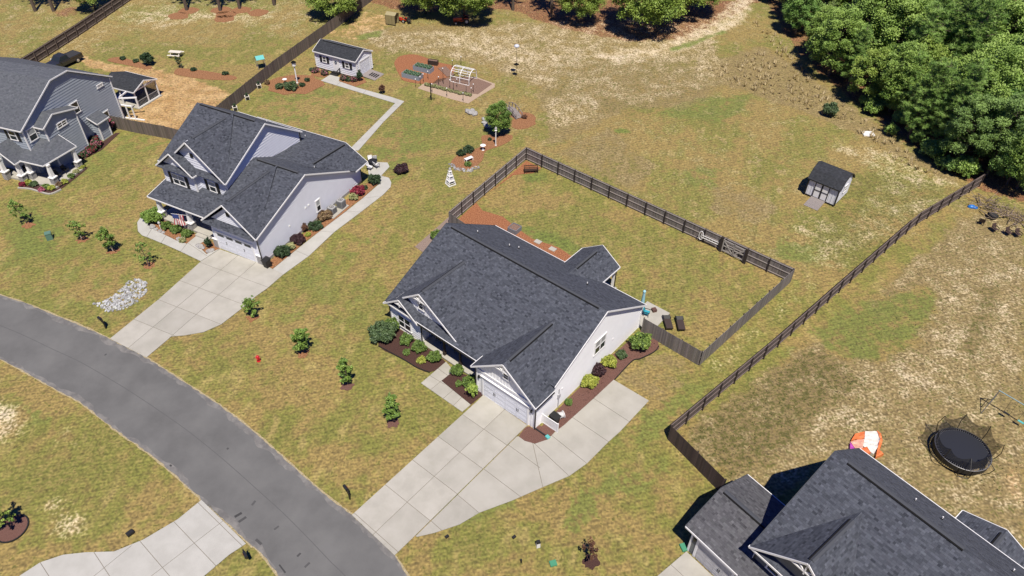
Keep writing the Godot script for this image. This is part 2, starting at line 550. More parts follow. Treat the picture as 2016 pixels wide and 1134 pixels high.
	cover.thatch = mask([
		[0.30, [Vector2(-89.49, -127.58), Vector2(92.81, -138.70), Vector2(59.29, -71.22), Vector2(29.42, -60.13), Vector2(1.67, -83.27), Vector2(-8.49, -98.01), Vector2(-31.03, -116.03), Vector2(-76.33, -102.65)]],
		[0.7, [Vector2(-26.51, -118.29), Vector2(-0.86, -122.86), Vector2(32.17, -121.60), Vector2(31.04, -103.15), Vector2(15.29, -82.64), Vector2(10.47, -78.87), Vector2(4.28, -83.38), Vector2(3.16, -100.15), Vector2(-4.47, -106.38), Vector2(-11.66, -109.54), Vector2(-20.49, -110.89)]],
		[0.25, [Vector2(4.28, -83.38), Vector2(16.58, -94.71), Vector2(41.35, -94.44), Vector2(50.15, -80.55), Vector2(31.35, -59.38), Vector2(26.79, -62.57)]],
		[0.65, [Vector2(5.54, -82.21), Vector2(12.56, -88.92), Vector2(17.44, -79.17), Vector2(14.31, -73.53)]],
		[0.6, [Vector2(23.80, -76.06), Vector2(30.82, -72.11), Vector2(28.08, -68.06), Vector2(22.65, -69.79)]],
		[0.9, [Vector2(14.38, -38.62), Vector2(22.69, -45.06), Vector2(35.13, -54.86), Vector2(51.88, -69.94), Vector2(59.80, -72.24), Vector2(37.10, -26.54), Vector2(31.31, -31.88), Vector2(29.12, -36.99), Vector2(26.60, -36.91), Vector2(20.92, -32.49), Vector2(17.54, -33.31)]],
		[0.15, [Vector2(28.29, -50.37), Vector2(34.62, -54.84), Vector2(43.07, -58.19), Vector2(42.54, -54.37), Vector2(37.33, -48.67), Vector2(33.40, -46.94), Vector2(29.92, -47.78)]],
		[0.95, [Vector2(27.74, -108.06), Vector2(39.23, -115.62), Vector2(43.43, -107.13), Vector2(48.06, -93.32), Vector2(51.08, -82.97), Vector2(54.34, -78.43), Vector2(52.97, -78.15), Vector2(46.29, -88.06), Vector2(38.79, -95.48), Vector2(30.88, -102.33)]],
		[0.12, [Vector2(-4.22, -70.72), Vector2(1.66, -76.80), Vector2(10.52, -71.31), Vector2(25.81, -58.38), Vector2(17.71, -48.04), Vector2(12.29, -54.82), Vector2(5.99, -61.81), Vector2(-2.97, -68.78)]],
		[0.55, [Vector2(9.38, -44.66), Vector2(13.91, -47.92), Vector2(17.38, -46.13), Vector2(13.03, -41.28)]],
	])
	cover.green = mask([
		[0.28, [Vector2(-59.40, -70.55), Vector2(-40.22, -66.37), Vector2(-32.09, -58.75), Vector2(-37.87, -47.57), Vector2(-50.37, -53.43)]],
		[0.75, [Vector2(-56.66, -68.64), Vector2(-49.25, -65.09), Vector2(-47.89, -59.84), Vector2(-51.24, -58.06)]],
		[0.5, [Vector2(-55.04, -74.99), Vector2(-50.41, -84.74), Vector2(-43.68, -82.51), Vector2(-48.90, -76.36), Vector2(-51.80, -71.89)]],
		[0.4, [Vector2(-38.59, -96.53), Vector2(-27.51, -98.62), Vector2(-17.27, -93.10), Vector2(-21.61, -82.25), Vector2(-30.51, -86.95)]],
		[0.55, [Vector2(-37.29, -99.72), Vector2(-27.83, -100.19), Vector2(-25.48, -95.65), Vector2(-33.95, -95.24)]],
		[0.55, [Vector2(-18.85, -81.15), Vector2(-15.85, -87.62), Vector2(-12.93, -91.88), Vector2(-10.36, -86.55), Vector2(-13.99, -73.43)]],
		[0.5, [Vector2(-23.34, -57.44), Vector2(-18.80, -60.90), Vector2(-14.20, -66.43), Vector2(-12.83, -64.64), Vector2(-19.20, -57.59), Vector2(-22.24, -52.91)]],
		[0.9, [Vector2(22.91, -113.79), Vector2(34.48, -122.56), Vector2(34.92, -120.93), Vector2(24.86, -112.21)]],
		[0.9, [Vector2(-26.98, -116.26), Vector2(-21.69, -119.37), Vector2(-21.99, -115.75), Vector2(-25.84, -114.37)]],
		[0.72, [Vector2(19.35, -94.12), Vector2(25.68, -98.14), Vector2(33.94, -99.32), Vector2(32.04, -94.00), Vector2(27.79, -90.29), Vector2(20.43, -91.75)]],
		[1.0, [Vector2(12.85, -88.40), Vector2(15.50, -89.05), Vector2(15.06, -86.78), Vector2(12.79, -86.81)]],
		[0.6, [Vector2(9.67, -86.15), Vector2(11.72, -86.89), Vector2(11.52, -84.33), Vector2(9.88, -84.25)]],
		[0.6, [Vector2(19.98, -79.27), Vector2(25.71, -79.52), Vector2(25.23, -73.97), Vector2(19.92, -74.82)]],
		[0.7, [Vector2(28.55, -65.29), Vector2(33.95, -64.59), Vector2(32.37, -61.07), Vector2(28.56, -60.93)]],
		[0.65, [Vector2(28.49, -51.06), Vector2(34.87, -55.59), Vector2(43.23, -58.59), Vector2(43.36, -55.13), Vector2(37.33, -48.67), Vector2(33.40, -46.94), Vector2(29.92, -47.78)]],
		[0.7, [Vector2(14.67, -39.16), Vector2(22.76, -45.37), Vector2(27.71, -50.01), Vector2(28.06, -49.56), Vector2(22.52, -44.34), Vector2(15.66, -38.66)]],
		[0.9, [Vector2(0.23, -67.18), Vector2(6.12, -64.90), Vector2(8.11, -61.03), Vector2(5.99, -61.81), Vector2(1.65, -64.28)]],
		[0.85, [Vector2(0.42, -77.31), Vector2(4.14, -76.90), Vector2(2.88, -74.66), Vector2(0.74, -75.11)]],
		[0.6, [Vector2(13.31, -54.86), Vector2(15.05, -52.72), Vector2(15.63, -49.96), Vector2(17.71, -48.04), Vector2(15.81, -47.98), Vector2(13.38, -51.26)]],
		[0.55, [Vector2(12.66, -41.84), Vector2(17.62, -44.91), Vector2(18.77, -43.75), Vector2(12.53, -37.53), Vector2(7.38, -35.89), Vector2(8.41, -38.45)]],
		[0.55, [Vector2(3.97, -32.05), Vector2(8.09, -34.46), Vector2(13.57, -36.06), Vector2(11.95, -33.16), Vector2(7.82, -31.26), Vector2(4.24, -28.64)]],
		[0.6, [Vector2(-2.70, -32.32), Vector2(2.41, -32.68), Vector2(4.82, -33.66), Vector2(0.08, -31.06), Vector2(-5.48, -28.60)]],
		[0.5, [Vector2(38.62, -43.76), Vector2(46.06, -44.58), Vector2(44.33, -41.09), Vector2(38.74, -40.93)]],
		[0.5, [Vector2(35.66, -36.67), Vector2(40.41, -35.33), Vector2(38.65, -32.51), Vector2(36.06, -33.81)]],
		[0.4, [Vector2(-44.26, -41.84), Vector2(-38.00, -39.78), Vector2(-37.60, -37.14), Vector2(-41.27, -38.60)]],
		[0.3, [Vector2(-26.01, -55.78), Vector2(-12.76, -56.24), Vector2(-11.94, -50.43), Vector2(-21.56, -50.11)]],
	])
	cover.weed = mask([
		[0.12, [Vector2(14.38, -38.62), Vector2(22.69, -45.06), Vector2(35.13, -54.86), Vector2(51.88, -69.94), Vector2(59.80, -72.24), Vector2(37.10, -26.54), Vector2(29.12, -36.99), Vector2(20.92, -32.49), Vector2(17.54, -33.31)]],
		[0.5, [Vector2(14.59, -38.63), Vector2(23.68, -45.40), Vector2(28.21, -48.38), Vector2(30.47, -46.54), Vector2(31.53, -44.14), Vector2(27.18, -41.70), Vector2(23.38, -37.33), Vector2(17.64, -33.78)]],
		[0.2, [Vector2(6.43, -110.50), Vector2(22.34, -111.35), Vector2(31.04, -103.15), Vector2(16.27, -91.84), Vector2(4.54, -95.61)]],
		[0.5, [Vector2(42.16, -48.82), Vector2(48.93, -58.39), Vector2(50.00, -58.43), Vector2(43.21, -46.93)]],
		[0.3, [Vector2(39.81, -80.11), Vector2(53.38, -76.18), Vector2(34.57, -59.49), Vector2(32.82, -64.54)]],
	])
	cover.dirt = mask([
		[0.85, [Vector2(-69.18, -108.27), Vector2(-60.32, -103.82), Vector2(-53.95, -102.97), Vector2(-46.95, -100.03), Vector2(-40.72, -96.42), Vector2(-40.56, -91.28), Vector2(-42.53, -84.84), Vector2(-47.41, -85.52), Vector2(-52.04, -87.97), Vector2(-50.75, -94.43), Vector2(-54.49, -100.46), Vector2(-62.77, -102.51)]],
		[0.45, [Vector2(39.86, -36.78), Vector2(42.22, -36.85), Vector2(40.31, -33.00), Vector2(38.86, -32.97)]],
		[0.5, [Vector2(-32.00, -116.77), Vector2(-28.52, -120.22), Vector2(-26.23, -126.83), Vector2(-19.62, -122.84), Vector2(-25.84, -114.37)]],
	])
	cover.litter = mask([
		[0.75, [Vector2(-26.97, -131.39), Vector2(43.95, -135.72), Vector2(34.50, -124.89), Vector2(28.15, -117.74), Vector2(18.10, -116.40), Vector2(9.24, -119.90), Vector2(5.11, -122.57), Vector2(-0.94, -128.33), Vector2(-7.08, -127.97), Vector2(-14.84, -126.39), Vector2(-22.93, -128.16)]],
		[0.6, [Vector2(44.88, -135.78), Vector2(106.75, -150.01), Vector2(64.08, -70.91), Vector2(56.33, -75.23), Vector2(52.14, -84.86), Vector2(49.02, -94.08), Vector2(45.69, -106.40), Vector2(44.20, -120.64)]],
		[0.5, [Vector2(-78.87, -123.70), Vector2(-75.68, -126.13), Vector2(-72.91, -121.88), Vector2(-76.45, -120.39)]],
	])
	rows_done.resize(16)
	var job := WorkerThreadPool.add_group_task(paint_rows, 16)
	WorkerThreadPool.wait_for_group_task_completion(job)
	var px := PackedByteArray()
	var hg := PackedByteArray()
	for part in rows_done:
		px.append_array(part[0])
		hg.append_array(part[1])
	var m := StandardMaterial3D.new()
	m.albedo_texture = ImageTexture.create_from_image(Image.create_from_data(TW, TH, false, Image.FORMAT_RGB8, px))
	m.heightmap_enabled = true
	m.heightmap_texture = ImageTexture.create_from_image(Image.create_from_data(TW, TH, false, Image.FORMAT_L8, hg))
	m.heightmap_scale = 4.0
	m.roughness = 1.0
	cover.clear()
	rows_done.clear()
	return m


func build_ground() -> void:
	var st := SurfaceTool.new()
	st.begin(Mesh.PRIMITIVE_TRIANGLES)
	for q in [[-1500.0, -1500.0], [1500.0, 1500.0], [-1500.0, 1500.0], [-1500.0, -1500.0], [1500.0, -1500.0], [1500.0, 1500.0]]:
		st.set_normal(UP)
		st.set_uv(Vector2((q[0] - GX) / GW, (q[1] - GZ) / GH))
		st.add_vertex(Vector3(q[0], 0, q[1]))
	struct("ground", st.commit(), ground_material(), "dry lawn and sandy field between the houses")


# Concrete laid as separate slabs: the outline minus its joints.
func slabs(called: String, label: String, outline: PackedVector2Array, joints: Array, mats: Array, top := 0.07) -> void:
	var base := B.new()
	base.sheet(outline, top - 0.035)
	var root := struct(called, base, M.joint, label)
	edges.append(outline)
	var polys := [outline]
	for j in joints:
		var a: Vector2 = j[0]
		var b: Vector2 = j[1]
		var d := (b - a).normalized()
		var n := Vector2(-d.y, d.x) * 0.02
		a -= d * 0.35
		b += d * 0.35
		var cut := PackedVector2Array([a + n, b + n, b - n, a - n])
		var next := []
		for p in polys:
			for r in Geometry2D.clip_polygons(p, cut):
				if not Geometry2D.is_polygon_clockwise(r):
					next.append(r)
		polys = next
	for p in polys:
		var s := B.new()
		s.sheet(p, top, 0.05)
		put("slab", s, mats[rng.randi() % mats.size()], root)


func bed(called: String, label: String, outline: PackedVector2Array, mat: Material, y := 0.05) -> void:
	if Geometry2D.is_polygon_clockwise(outline):
		outline.reverse()
	var s := B.new()
	s.sheet(outline, y, y)
	struct(called, s, mat, label)


func disc(c: Vector2, rx: float, rz: float, wob := 0.12, n := 18) -> PackedVector2Array:
	var p := PackedVector2Array()
	for i in n:
		var e := TAU * i / n
		p.append(c + Vector2(cos(e) * rx, sin(e) * rz) * (1.0 + rng.randf_range(-wob, wob)))
	return p


# ---------- building kit: u runs right along the front, v runs back, h is height ----------
func P(u: float, h: float, v: float) -> Vector3:
	return Vector3(u, h, -v)


func wall(par: Node, a: Vector2, b: Vector2, shape: Array, mat: Material, style := "lap", lap := 0.28) -> MeshInstance3D:
	# shape: (distance from a towards b, height); the outside is to the right hand of nobody walking b to a
	var d := P(b.x - a.x, 0, b.y - a.y).normalized()
	var n := d.cross(UP)
	var o := P(a.x, 0, a.y)
	var pg := PackedVector2Array(shape)
	if Geometry2D.is_polygon_clockwise(pg):
		pg.reverse()
	var m := B.new()
	var back := []
	for q in pg:
		back.append(o + d * q.x + UP * q.y - n * 0.012)
	m.slab(back, 0.1) if Geometry2D.convex_hull(pg).size() - 1 >= pg.size() else m.face(back)
	var lo := 1e9
	var hi := -1e9
	for q in pg:
		lo = minf(lo, q.y)
		hi = maxf(hi, q.y)
	if style == "lap":
		var y := lo
		while y < hi:
			for r in Geometry2D.intersect_polygons(pg, PackedVector2Array([Vector2(-99, y), Vector2(99, y), Vector2(99, y + lap), Vector2(-99, y + lap)])):
				var f := []
				var low := []
				for q in r:
					f.append(o + d * q.x + UP * q.y + n * (0.15 * lap * (1.0 - (q.y - y) / lap)))
					if q.y < y + 0.001:
						low.append(q.x)
				m.face(f)
				if low.size() == 2:
					var l0: float = minf(low[0], low[1])
					var l1: float = maxf(low[0], low[1])
					m.face([o + d * l0 + UP * y + n * 0.0, o + d * l1 + UP * y, o + d * l1 + UP * y + n * 0.15 * lap, o + d * l0 + UP * y + n * 0.15 * lap])
			y += lap
	elif style == "batten":
		var x0 := 1e9
		var x1 := -1e9
		for q in pg:
			x0 = minf(x0, q.x)
			x1 = maxf(x1, q.x)
		var x := x0 + 0.2
		while x < x1:
			for r in Geometry2D.intersect_polygons(pg, PackedVector2Array([Vector2(x, -9), Vector2(x + 0.05, -9), Vector2(x + 0.05, 99), Vector2(x, 99)])):
				var f := []
				for q in r:
					f.append(o + d * q.x + UP * q.y + n * 0.02)
				m.slab(f, 0.03)
			x += 0.36
	return put("wall", m, mat, par)


func trims(par: Node, called: String, bars: Array, mat: Material, w := 0.14) -> void:     # corner boards, posts, beams: [from, to]
	for q in bars:
		var m := B.new()
		m.bar(q[0], q[1], w, w)
		put(called, m, mat, par)


func window(par: Node, a: Vector2, b: Vector2, s0: float, s1: float, h0: float, h1: float, cols := 1, shutters := false, upper: Material = null, off := 0.075) -> void:
	var d := P(b.x - a.x, 0, b.y - a.y).normalized()
	var n := d.cross(UP)
	var bs := Basis(d, UP, n)
	var o := P(a.x, 0, a.y)
	var fr := B.new()
	var at := func(s: float, h: float, z: float) -> Vector3: return o + d * s + UP * h + n * z
	var mid := (h0 + h1) / 2.0
	var sm := (s0 + s1) / 2.0
	fr.box(at.call(sm, h1, off), Vector3(s1 - s0 + 0.2, 0.11, 0.08), bs)
	fr.box(at.call(sm, h0, off), Vector3(s1 - s0 + 0.2, 0.11, 0.1), bs)
	for k in cols + 1:
		var s := lerpf(s0, s1, float(k) / cols)
		fr.box(at.call(s, mid, off), Vector3(0.1, h1 - h0 - 0.11, 0.078), bs)
	fr.box(at.call(sm, mid, off - 0.005), Vector3(s1 - s0 - 0.1, 0.06, 0.06), bs)
	var w := put("window", fr, M.trim, par)
	for k in cols:
		var p0 := lerpf(s0, s1, float(k) / cols) + 0.05
		var p1 := lerpf(s0, s1, float(k + 1) / cols) - 0.05
		for e in 2:
			var y0: float = [h0, mid][e] + [0.055, 0.03][e]
			var y1: float = [mid, h1][e] - [0.03, 0.055][e]
			var g := B.new()
			g.box(at.call((p0 + p1) / 2.0, (y0 + y1) / 2.0, off - 0.012), Vector3(p1 - p0, y1 - y0, 0.03), bs)
			put("pane", g, M.glass if e == 0 or upper == null else upper, w)
	if shutters:
		for q in [s0 - 0.33, s1 + 0.33]:
			var sh := B.new()
			sh.box(at.call(q, mid, off), Vector3(0.4, h1 - h0 + 0.12, 0.05), bs)
			for k in 9:
				sh.box(at.call(q, h0 + (k + 0.5) * (h1 - h0) / 9.0, off + 0.03), Vector3(0.3, 0.06, 0.02), bs.rotated(d, -0.3))
			put("shutter", sh, M.black, par)


func garage_door(par: Node, a: Vector2, b: Vector2, s0: float, s1: float, h: float, mat: Material, handles: Array, glazed := false) -> void:
	var d := P(b.x - a.x, 0, b.y - a.y).normalized()
	var n := d.cross(UP)
	var bs := Basis(d, UP, n)
	var o := P(a.x, 0, a.y)
	var at := func(s: float, y: float, z: float) -> Vector3: return o + d * s + UP * y + n * z
	var sm := (s0 + s1) / 2.0
	var fr := B.new()
	fr.box(at.call(sm, h + 0.08, 0.04), Vector3(s1 - s0 + 0.4, 0.18, 0.1), bs)
	for s in [s0 - 0.09, s1 + 0.09]:
		fr.box(at.call(s, h / 2.0, 0.04), Vector3(0.18, h - 0.02, 0.098), bs)
	var door := put("garage_door", fr, M.trim, par)
	for k in 4:
		var g := B.new()
		var y0 := h * k / 4.0 + 0.008
		var y1 := h * (k + 1) / 4.0 - 0.008
		g.box(at.call(sm, (y0 + y1) / 2.0, 0.025), Vector3(s1 - s0, y1 - y0, 0.05), bs)
		for c in 4:
			var w := (s1 - s0) / 4.0
			var cs := s0 + (c + 0.5) * w
			if glazed and k == 3:
				continue
			for e in [-1, 1]:
				g.box(at.call(cs + e * (w / 2.0 - 0.12), (y0 + y1) / 2.0, 0.055), Vector3(0.06, y1 - y0 - 0.16, 0.012), bs)
				g.box(at.call(cs, (y0 + y1) / 2.0 + e * (y1 - y0 - 0.16) / 2.0, 0.055), Vector3(w - 0.24, 0.05, 0.0121), bs)
		put("panel", g, mat, door)
		if glazed and k == 3:
			for c in 4:
				var w := (s1 - s0) / 4.0
				var p := B.new()
				p.box(at.call(s0 + (c + 0.5) * w, (y0 + y1) / 2.0, 0.05), Vector3(w - 0.35, y1 - y0 - 0.24, 0.02), bs)
				put("pane", p, M.glass, door)
	for s in handles:
		var g := B.new()
		g.box(at.call(s, h * 0.5, 0.075), Vector3(0.04, 0.34, 0.04), bs)
		put("handle", g, M.black_metal, door)


func up_facing(p: Array) -> Array:
	var n := Vector3.ZERO
	for i in p.size():
		n += (p[i] - p[0]).cross(p[(i + 1) % p.size()] - p[0])
	if n.y < 0.0:
		p.reverse()
	return p


func roof(par: Node, planes: Array, mat: Material, called := "roof") -> MeshInstance3D:
	var m := B.new()
	for p in planes:
		m.slab(up_facing(p), 0.13)
	return put(called, m, mat, par)


func fascia(on: Node, edges: Array, mat: Material = null, drop := 0.15) -> void:      # [from, to, outward]
	for e in edges:
		var m := B.new()
		var o: Vector3 = (e[2] as Vector3).normalized()
		var k: Vector3 = o * 0.028 - UP * (drop / 2.0 - 0.012)
		m.bar(e[0] + k, e[1] + k, 0.05, drop)
		put("fascia", m, M.trim if mat == null else mat, on)


func vent(on: Node, a: Vector3, b: Vector3, side: Vector3, fall: float) -> void:         # ridge vent: a cap with a dark slot on the low side
	var s := side.normalized()
	var dn := (s - UP * fall).normalized()
	var nn := dn.cross((b - a).normalized())
	if nn.y < 0.0:
		nn = -nn
	var m := B.new()
	m.slab(up_facing([a + UP * 0.07, b + UP * 0.07, b + dn * 0.14 + nn * 0.06, a + dn * 0.14 + nn * 0.06]), 0.03)
	var dm := (-s - UP * fall).normalized()
	var nm := dm.cross((b - a).normalized())
	if nm.y < 0.0:
		nm = -nm
	m.slab(up_facing([a + UP * 0.072, b + UP * 0.072, b + dm * 0.14 + nm * 0.06, a + dm * 0.14 + nm * 0.06]), 0.03)
	put("ridge_cap", m, M.ridge, on)
	var k := B.new()
	k.bar(a + dn * 0.18 + nn * 0.04, b + dn * 0.18 + nn * 0.04, 0.11, 0.08, nn)
	put("ridge_vent", k, M.black_vent, on)


func gable(par: Node, along: String, a0: float, a1: float, b0: float, h0: float, br: float, hr: float, b1: float, h1: float, mat: Material, vents: Array = [], open := 3, edge: Material = null, ends: Array = []) -> MeshInstance3D:
	# ridge along u or v from a0 to a1; slopes fall to (b0, h0) and (b1, h1). open: 1 = fascia at a0, 2 = at a1; ends: where each eave stops at a valley
	var e0: float = ends[0] if ends.size() else a1
	var e1: float = ends[1] if ends.size() else a1
	var q := func(a: float, b: float, h: float) -> Vector3: return P(a, h, b) if along == "u" else P(b, h, a)
	var r := roof(par, [[q.call(a0, br, hr), q.call(a1, br, hr), q.call(e0, b0, h0), q.call(a0, b0, h0)], [q.call(a0, br, hr), q.call(a1, br, hr), q.call(e1, b1, h1), q.call(a0, b1, h1)]], mat)
	var da: Vector3 = q.call(1, 0, 0)
	var db: Vector3 = q.call(0, 1, 0)
	var e := [[q.call(a0, b0, h0), q.call(e0, b0, h0), -db], [q.call(a0, b1, h1), q.call(e1, b1, h1), db]]
	var rk := []
	if open & 1:
		rk.append_array([[q.call(a0, b0, h0), q.call(a0, br, hr), -da], [q.call(a0, br, hr), q.call(a0, b1, h1), -da]])
	if open & 2:
		rk.append_array([[q.call(a1, b0, h0), q.call(a1, br, hr), da], [q.call(a1, br, hr), q.call(a1, b1, h1), da]])
	fascia(r, e)
	if rk.size():
		fascia(r, rk, edge)
	if vents.size():
		var sgn: float = vents[2]
		var f := (hr - h0) / absf(br - b0) if sgn < 0.0 else (hr - h1) / absf(b1 - br)
		vent(r, q.call(vents[0], br, hr), q.call(vents[1], br, hr), db * sgn, f)
	return r


func brackets(par: Node, u: float, v: float, h: float, drop: float, half: float, mat: Material) -> void:      # open truss in a gable peak
	var m := B.new()
	m.bar(P(u - half, h - drop, v), P(u + half, h - drop, v), 0.11, 0.11)
	m.bar(P(u, h - drop - 0.25, v), P(u, h - 0.1, v), 0.1, 0.1)
	m.bar(P(u - half * 0.5, h - drop * 0.55, v), P(u, h - drop, v), 0.08, 0.08)
	m.bar(P(u + half * 0.5, h - drop * 0.55, v), P(u, h - drop, v), 0.08, 0.08)
	put("gable_truss", m, mat, par)


func pipes(par: Node, spots: Array) -> void:
	for s in spots:
		var m := B.new()
		m.tube(s - UP * 0.15, s + UP * 0.26, 0.045, 0.045, 8)
		var pipe := put("vent_pipe", m, M.white_plastic, par)
		var fl := B.new()
		fl.tube(s - UP * 0.15, s + UP * 0.1, 0.12, 0.06, 8)
		put("flashing", fl, M.black, pipe)


func downspout(par: Node, pts: Array, mat: Material) -> void:
	var m := B.new()
	for i in pts.size() - 1:
		m.bar(pts[i], pts[i + 1], 0.085, 0.085)
	put("downspout", m, mat, par)


func pillar(par: Node, u: float, v: float, h: float) -> void:           # tapered white column on a stone pier
	var m := B.new()
	m.box(P(u, 0.55, v), Vector3(0.62, 1.0, 0.62))
	var pier := put("stone_pier", m, M.stone, par)
	var c := B.new()
	c.box(P(u, 1.1, v), Vector3(0.76, 0.11, 0.76))
	var q := []
	for k in [[0.22, 1.155], [0.15, h]]:
		for e in [[-1, -1], [1, -1], [1, 1], [-1, 1]]:
			q.append(P(u + e[0] * k[0], k[1], v + e[1] * k[0]))
	for i in 4:
		var j := (i + 1) % 4
		c.face([q[i], q[j], q[4 + j], q[4 + i]])
	c.box(P(u, h - 0.08, v), Vector3(0.42, 0.16, 0.42))
	put("column", c, M.trim, pier)


# ---------- the middle house: white, one storey, three front gables ----------
func white_house() -> void:
	var t := thing("house", "white one-storey house in the middle with dark roof and three front gables", "house", v3(Vector2(2.15, -38.56)), deg_to_rad(-39.0))
	var w: Material = M.white_siding
	wall(t, Vector2(-6.35, 0), Vector2(0, 0), [Vector2(0, 0), Vector2(6.35, 0), Vector2(6.35, 3.3), Vector2(3.18, 5.75), Vector2(0, 3.3)], w, "batten")
	wall(t, Vector2(0, 0), Vector2(0, 15.9), [Vector2(0, 0), Vector2(15.9, 0), Vector2(15.9, 2.85), Vector2(9.05, 7.0), Vector2(2.2, 3.5), Vector2(2.0, 3.2), Vector2(0, 3.2)], w)
	wall(t, Vector2(-6.35, 2.6), Vector2(-6.35, 0), [Vector2(0, 0), Vector2(2.6, 0), Vector2(2.6, 3.3), Vector2(0, 3.3)], w)
	wall(t, Vector2(-14.1, 2.6), Vector2(-6.35, 2.6), [Vector2(0, 0), Vector2(7.75, 0), Vector2(7.75, 3.6), Vector2(0, 3.6)], w)
	wall(t, Vector2(-14.1, 0.93), Vector2(-14.1, 2.6), [Vector2(0, 0), Vector2(1.67, 0), Vector2(1.67, 2.9), Vector2(0, 2.6)], w)
	wall(t, Vector2(-18.0, 0.93), Vector2(-14.1, 0.93), [Vector2(0, 0), Vector2(3.9, 0), Vector2(3.9, 2.75), Vector2(1.72, 4.3), Vector2(0, 3.0)], w)
	wall(t, Vector2(-18.0, 15.9), Vector2(-18.0, 0.93), [Vector2(0, 0), Vector2(14.97, 0), Vector2(14.97, 3.0), Vector2(6.85, 6.95), Vector2(0, 2.85)], w)
	wall(t, Vector2(0, 15.9), Vector2(-18.0, 15.9), [Vector2(0, 0), Vector2(18, 0), Vector2(18, 2.85), Vector2(0, 2.85)], w)
	wall(t, Vector2(-16.9, 1.35), Vector2(-9.6, 1.35), [Vector2(0, 3.2), Vector2(6.5, 3.2), Vector2(2.85, 5.95), Vector2(0, 3.95)], w, "batten")
	var R := roof(t, [
		[P(-18.35, 7.25, 9.05), P(0.3, 7.25, 9.05), P(0.3, 3.75, 2.05), P(-6.2, 3.75, 2.05), P(-18.35, 3.75, 2.05)],
		[P(-18.35, 3.75, 2.05), P(-6.2, 3.75, 2.05), P(-6.2, 3.0, 0.55), P(-18.35, 3.0, 0.55)],
		[P(-18.35, 7.25, 9.05), P(0.3, 7.25, 9.05), P(0.3, 2.9, 16.2), P(-18.35, 2.9, 16.2)]], M.shingle)
	fascia(R, [[P(-18.35, 3.0, 0.55), P(-6.4, 3.0, 0.55), P(0, 0, -1)], [P(0.3, 7.25, 9.05), P(0.3, 3.75, 2.05), P(1, 0, 0)], [P(0.3, 7.25, 9.05), P(0.3, 2.9, 16.2), P(1, 0, 0)], [P(-18.35, 2.9, 16.2), P(0.3, 2.9, 16.2), P(0, 0, 1)]])
	fascia(R, [[P(-18.35, 3.0, 0.55), P(-18.35, 7.25, 9.05), P(-1, 0, 0)], [P(-18.35, 7.25, 9.05), P(-18.35, 2.9, 16.2), P(-1, 0, 0)]], M.ridge)
	vent(R, P(-17.6, 7.25, 9.05), P(-0.5, 7.25, 9.05), P(0, 0, -1), 0.5)
	gable(t, "v", -0.42, 7.0, -6.72, 3.28, -3.2, 6.0, 0.3, 3.28, M.shingle, [0.3, 5.9, 1.0], 1, null, [1.3, 2.05])
	gable(t, "v", 0.45, 4.0, -18.5, 2.8, -16.28, 4.5, -14.0, 2.8, M.shingle, [], 1, null, [0.6, 0.8])
	gable(t, "v", 0.95, 7.2, -17.2, 3.75, -14.05, 6.2, -9.35, 2.95, M.shingle, [1.4, 6.8, -1.0], 1, null, [2.0, 1.0])
	gable(t, "v", 13.0, 19.1, -9.15, 2.95, -6.85, 4.55, -4.6, 2.95, M.shingle, [14.6, 17.9, 1.0], 2)
	brackets(t, -3.2, -0.36, 5.85, 0.75, 0.9, M.trim)
	brackets(t, -16.28, 0.5, 4.35, 0.55, 0.7, M.trim)
	brackets(t, -14.05, 1.0, 6.0, 0.7, 0.85, M.trim)
	garage_door(t, Vector2(-6.35, 0), Vector2(0, 0), 0.72, 5.55, 2.15, M.door_white, [1.9, 2.05, 4.45, 4.6])
	window(t, Vector2(-18.0, 0.93), Vector2(-14.1, 0.93), 0.95, 2.55, 0.55, 2.0, 2)
	window(t, Vector2(-16.9, 1.35), Vector2(-9.6, 1.35), 2.35, 2.95, 3.95, 5.0)
	window(t, Vector2(-6.35, 0), Vector2(0, 0), 2.95, 3.5, 4.0, 4.65)
	window(t, Vector2(0, 0), Vector2(0, 15.9), 8.15, 9.75, 2.35, 4.0, 2, false, M.blind)
	window(t, Vector2(-14.1, 2.6), Vector2(-6.35, 2.6), 0.9, 2.5, 0.7, 2.2, 2)
	window(t, Vector2(-14.1, 2.6), Vector2(-6.35, 2.6), 5.6, 7.0, 0.7, 2.2, 2)
	var door := B.new()
	door.box(P(-10.1, 1.15, 2.53), Vector3(1.0, 2.1, 0.08))
	put("front_door", door, M.black, t)
	trims(t, "corner_board", [[P(0.02, 0, -0.02), P(0.02, 3.3, -0.02)], [P(-6.37, 0, -0.02), P(-6.37, 3.3, -0.02)], [P(-18.02, 0, 0.91), P(-18.02, 2.9, 0.91)], [P(-14.08, 0, 0.91), P(-14.08, 2.7, 0.91)], [P(0.02, 0, 15.92), P(0.02, 2.8, 15.92)]], M.trim)
	var band := B.new()
	band.box(P(-3.18, 2.95, -0.05), Vector3(6.3, 0.2, 0.06))
	band.box(P(-3.18, 2.5, -0.11), Vector3(5.4, 0.05, 0.16))
	put("door_hood", band, M.trim, t)
	var slab := B.new()
	slab.box(P(-10.25, 0.1, 1.72), Vector3(7.6, 0.2, 1.8))
	slab.box(P(-10.25, 0.165, 1.0), Vector3(7.6, 0.12, 0.5))
	put("porch_slab", slab, M.concrete[1], t)
	for u in [-11.38, -9.42]:
		var post := B.new()
		post.box(P(u, 1.6, 1.1), Vector3(0.17, 2.8, 0.17))
		post.box(P(u, 0.42, 1.1), Vector3(0.26, 0.42, 0.26))
		put("porch_post", post, M.dark_wood, t)
	for u in [-5.0, -8.8]:
		var post := B.new()
		post.box(P(u, 1.4, 18.8), Vector3(0.2, 2.8, 0.2))
		put("rear_porch_post", post, M.trim, t)
	var rp := B.new()
	rp.box(P(-6.85, 0.08, 17.6), Vector3(4.4, 0.16, 3.2))
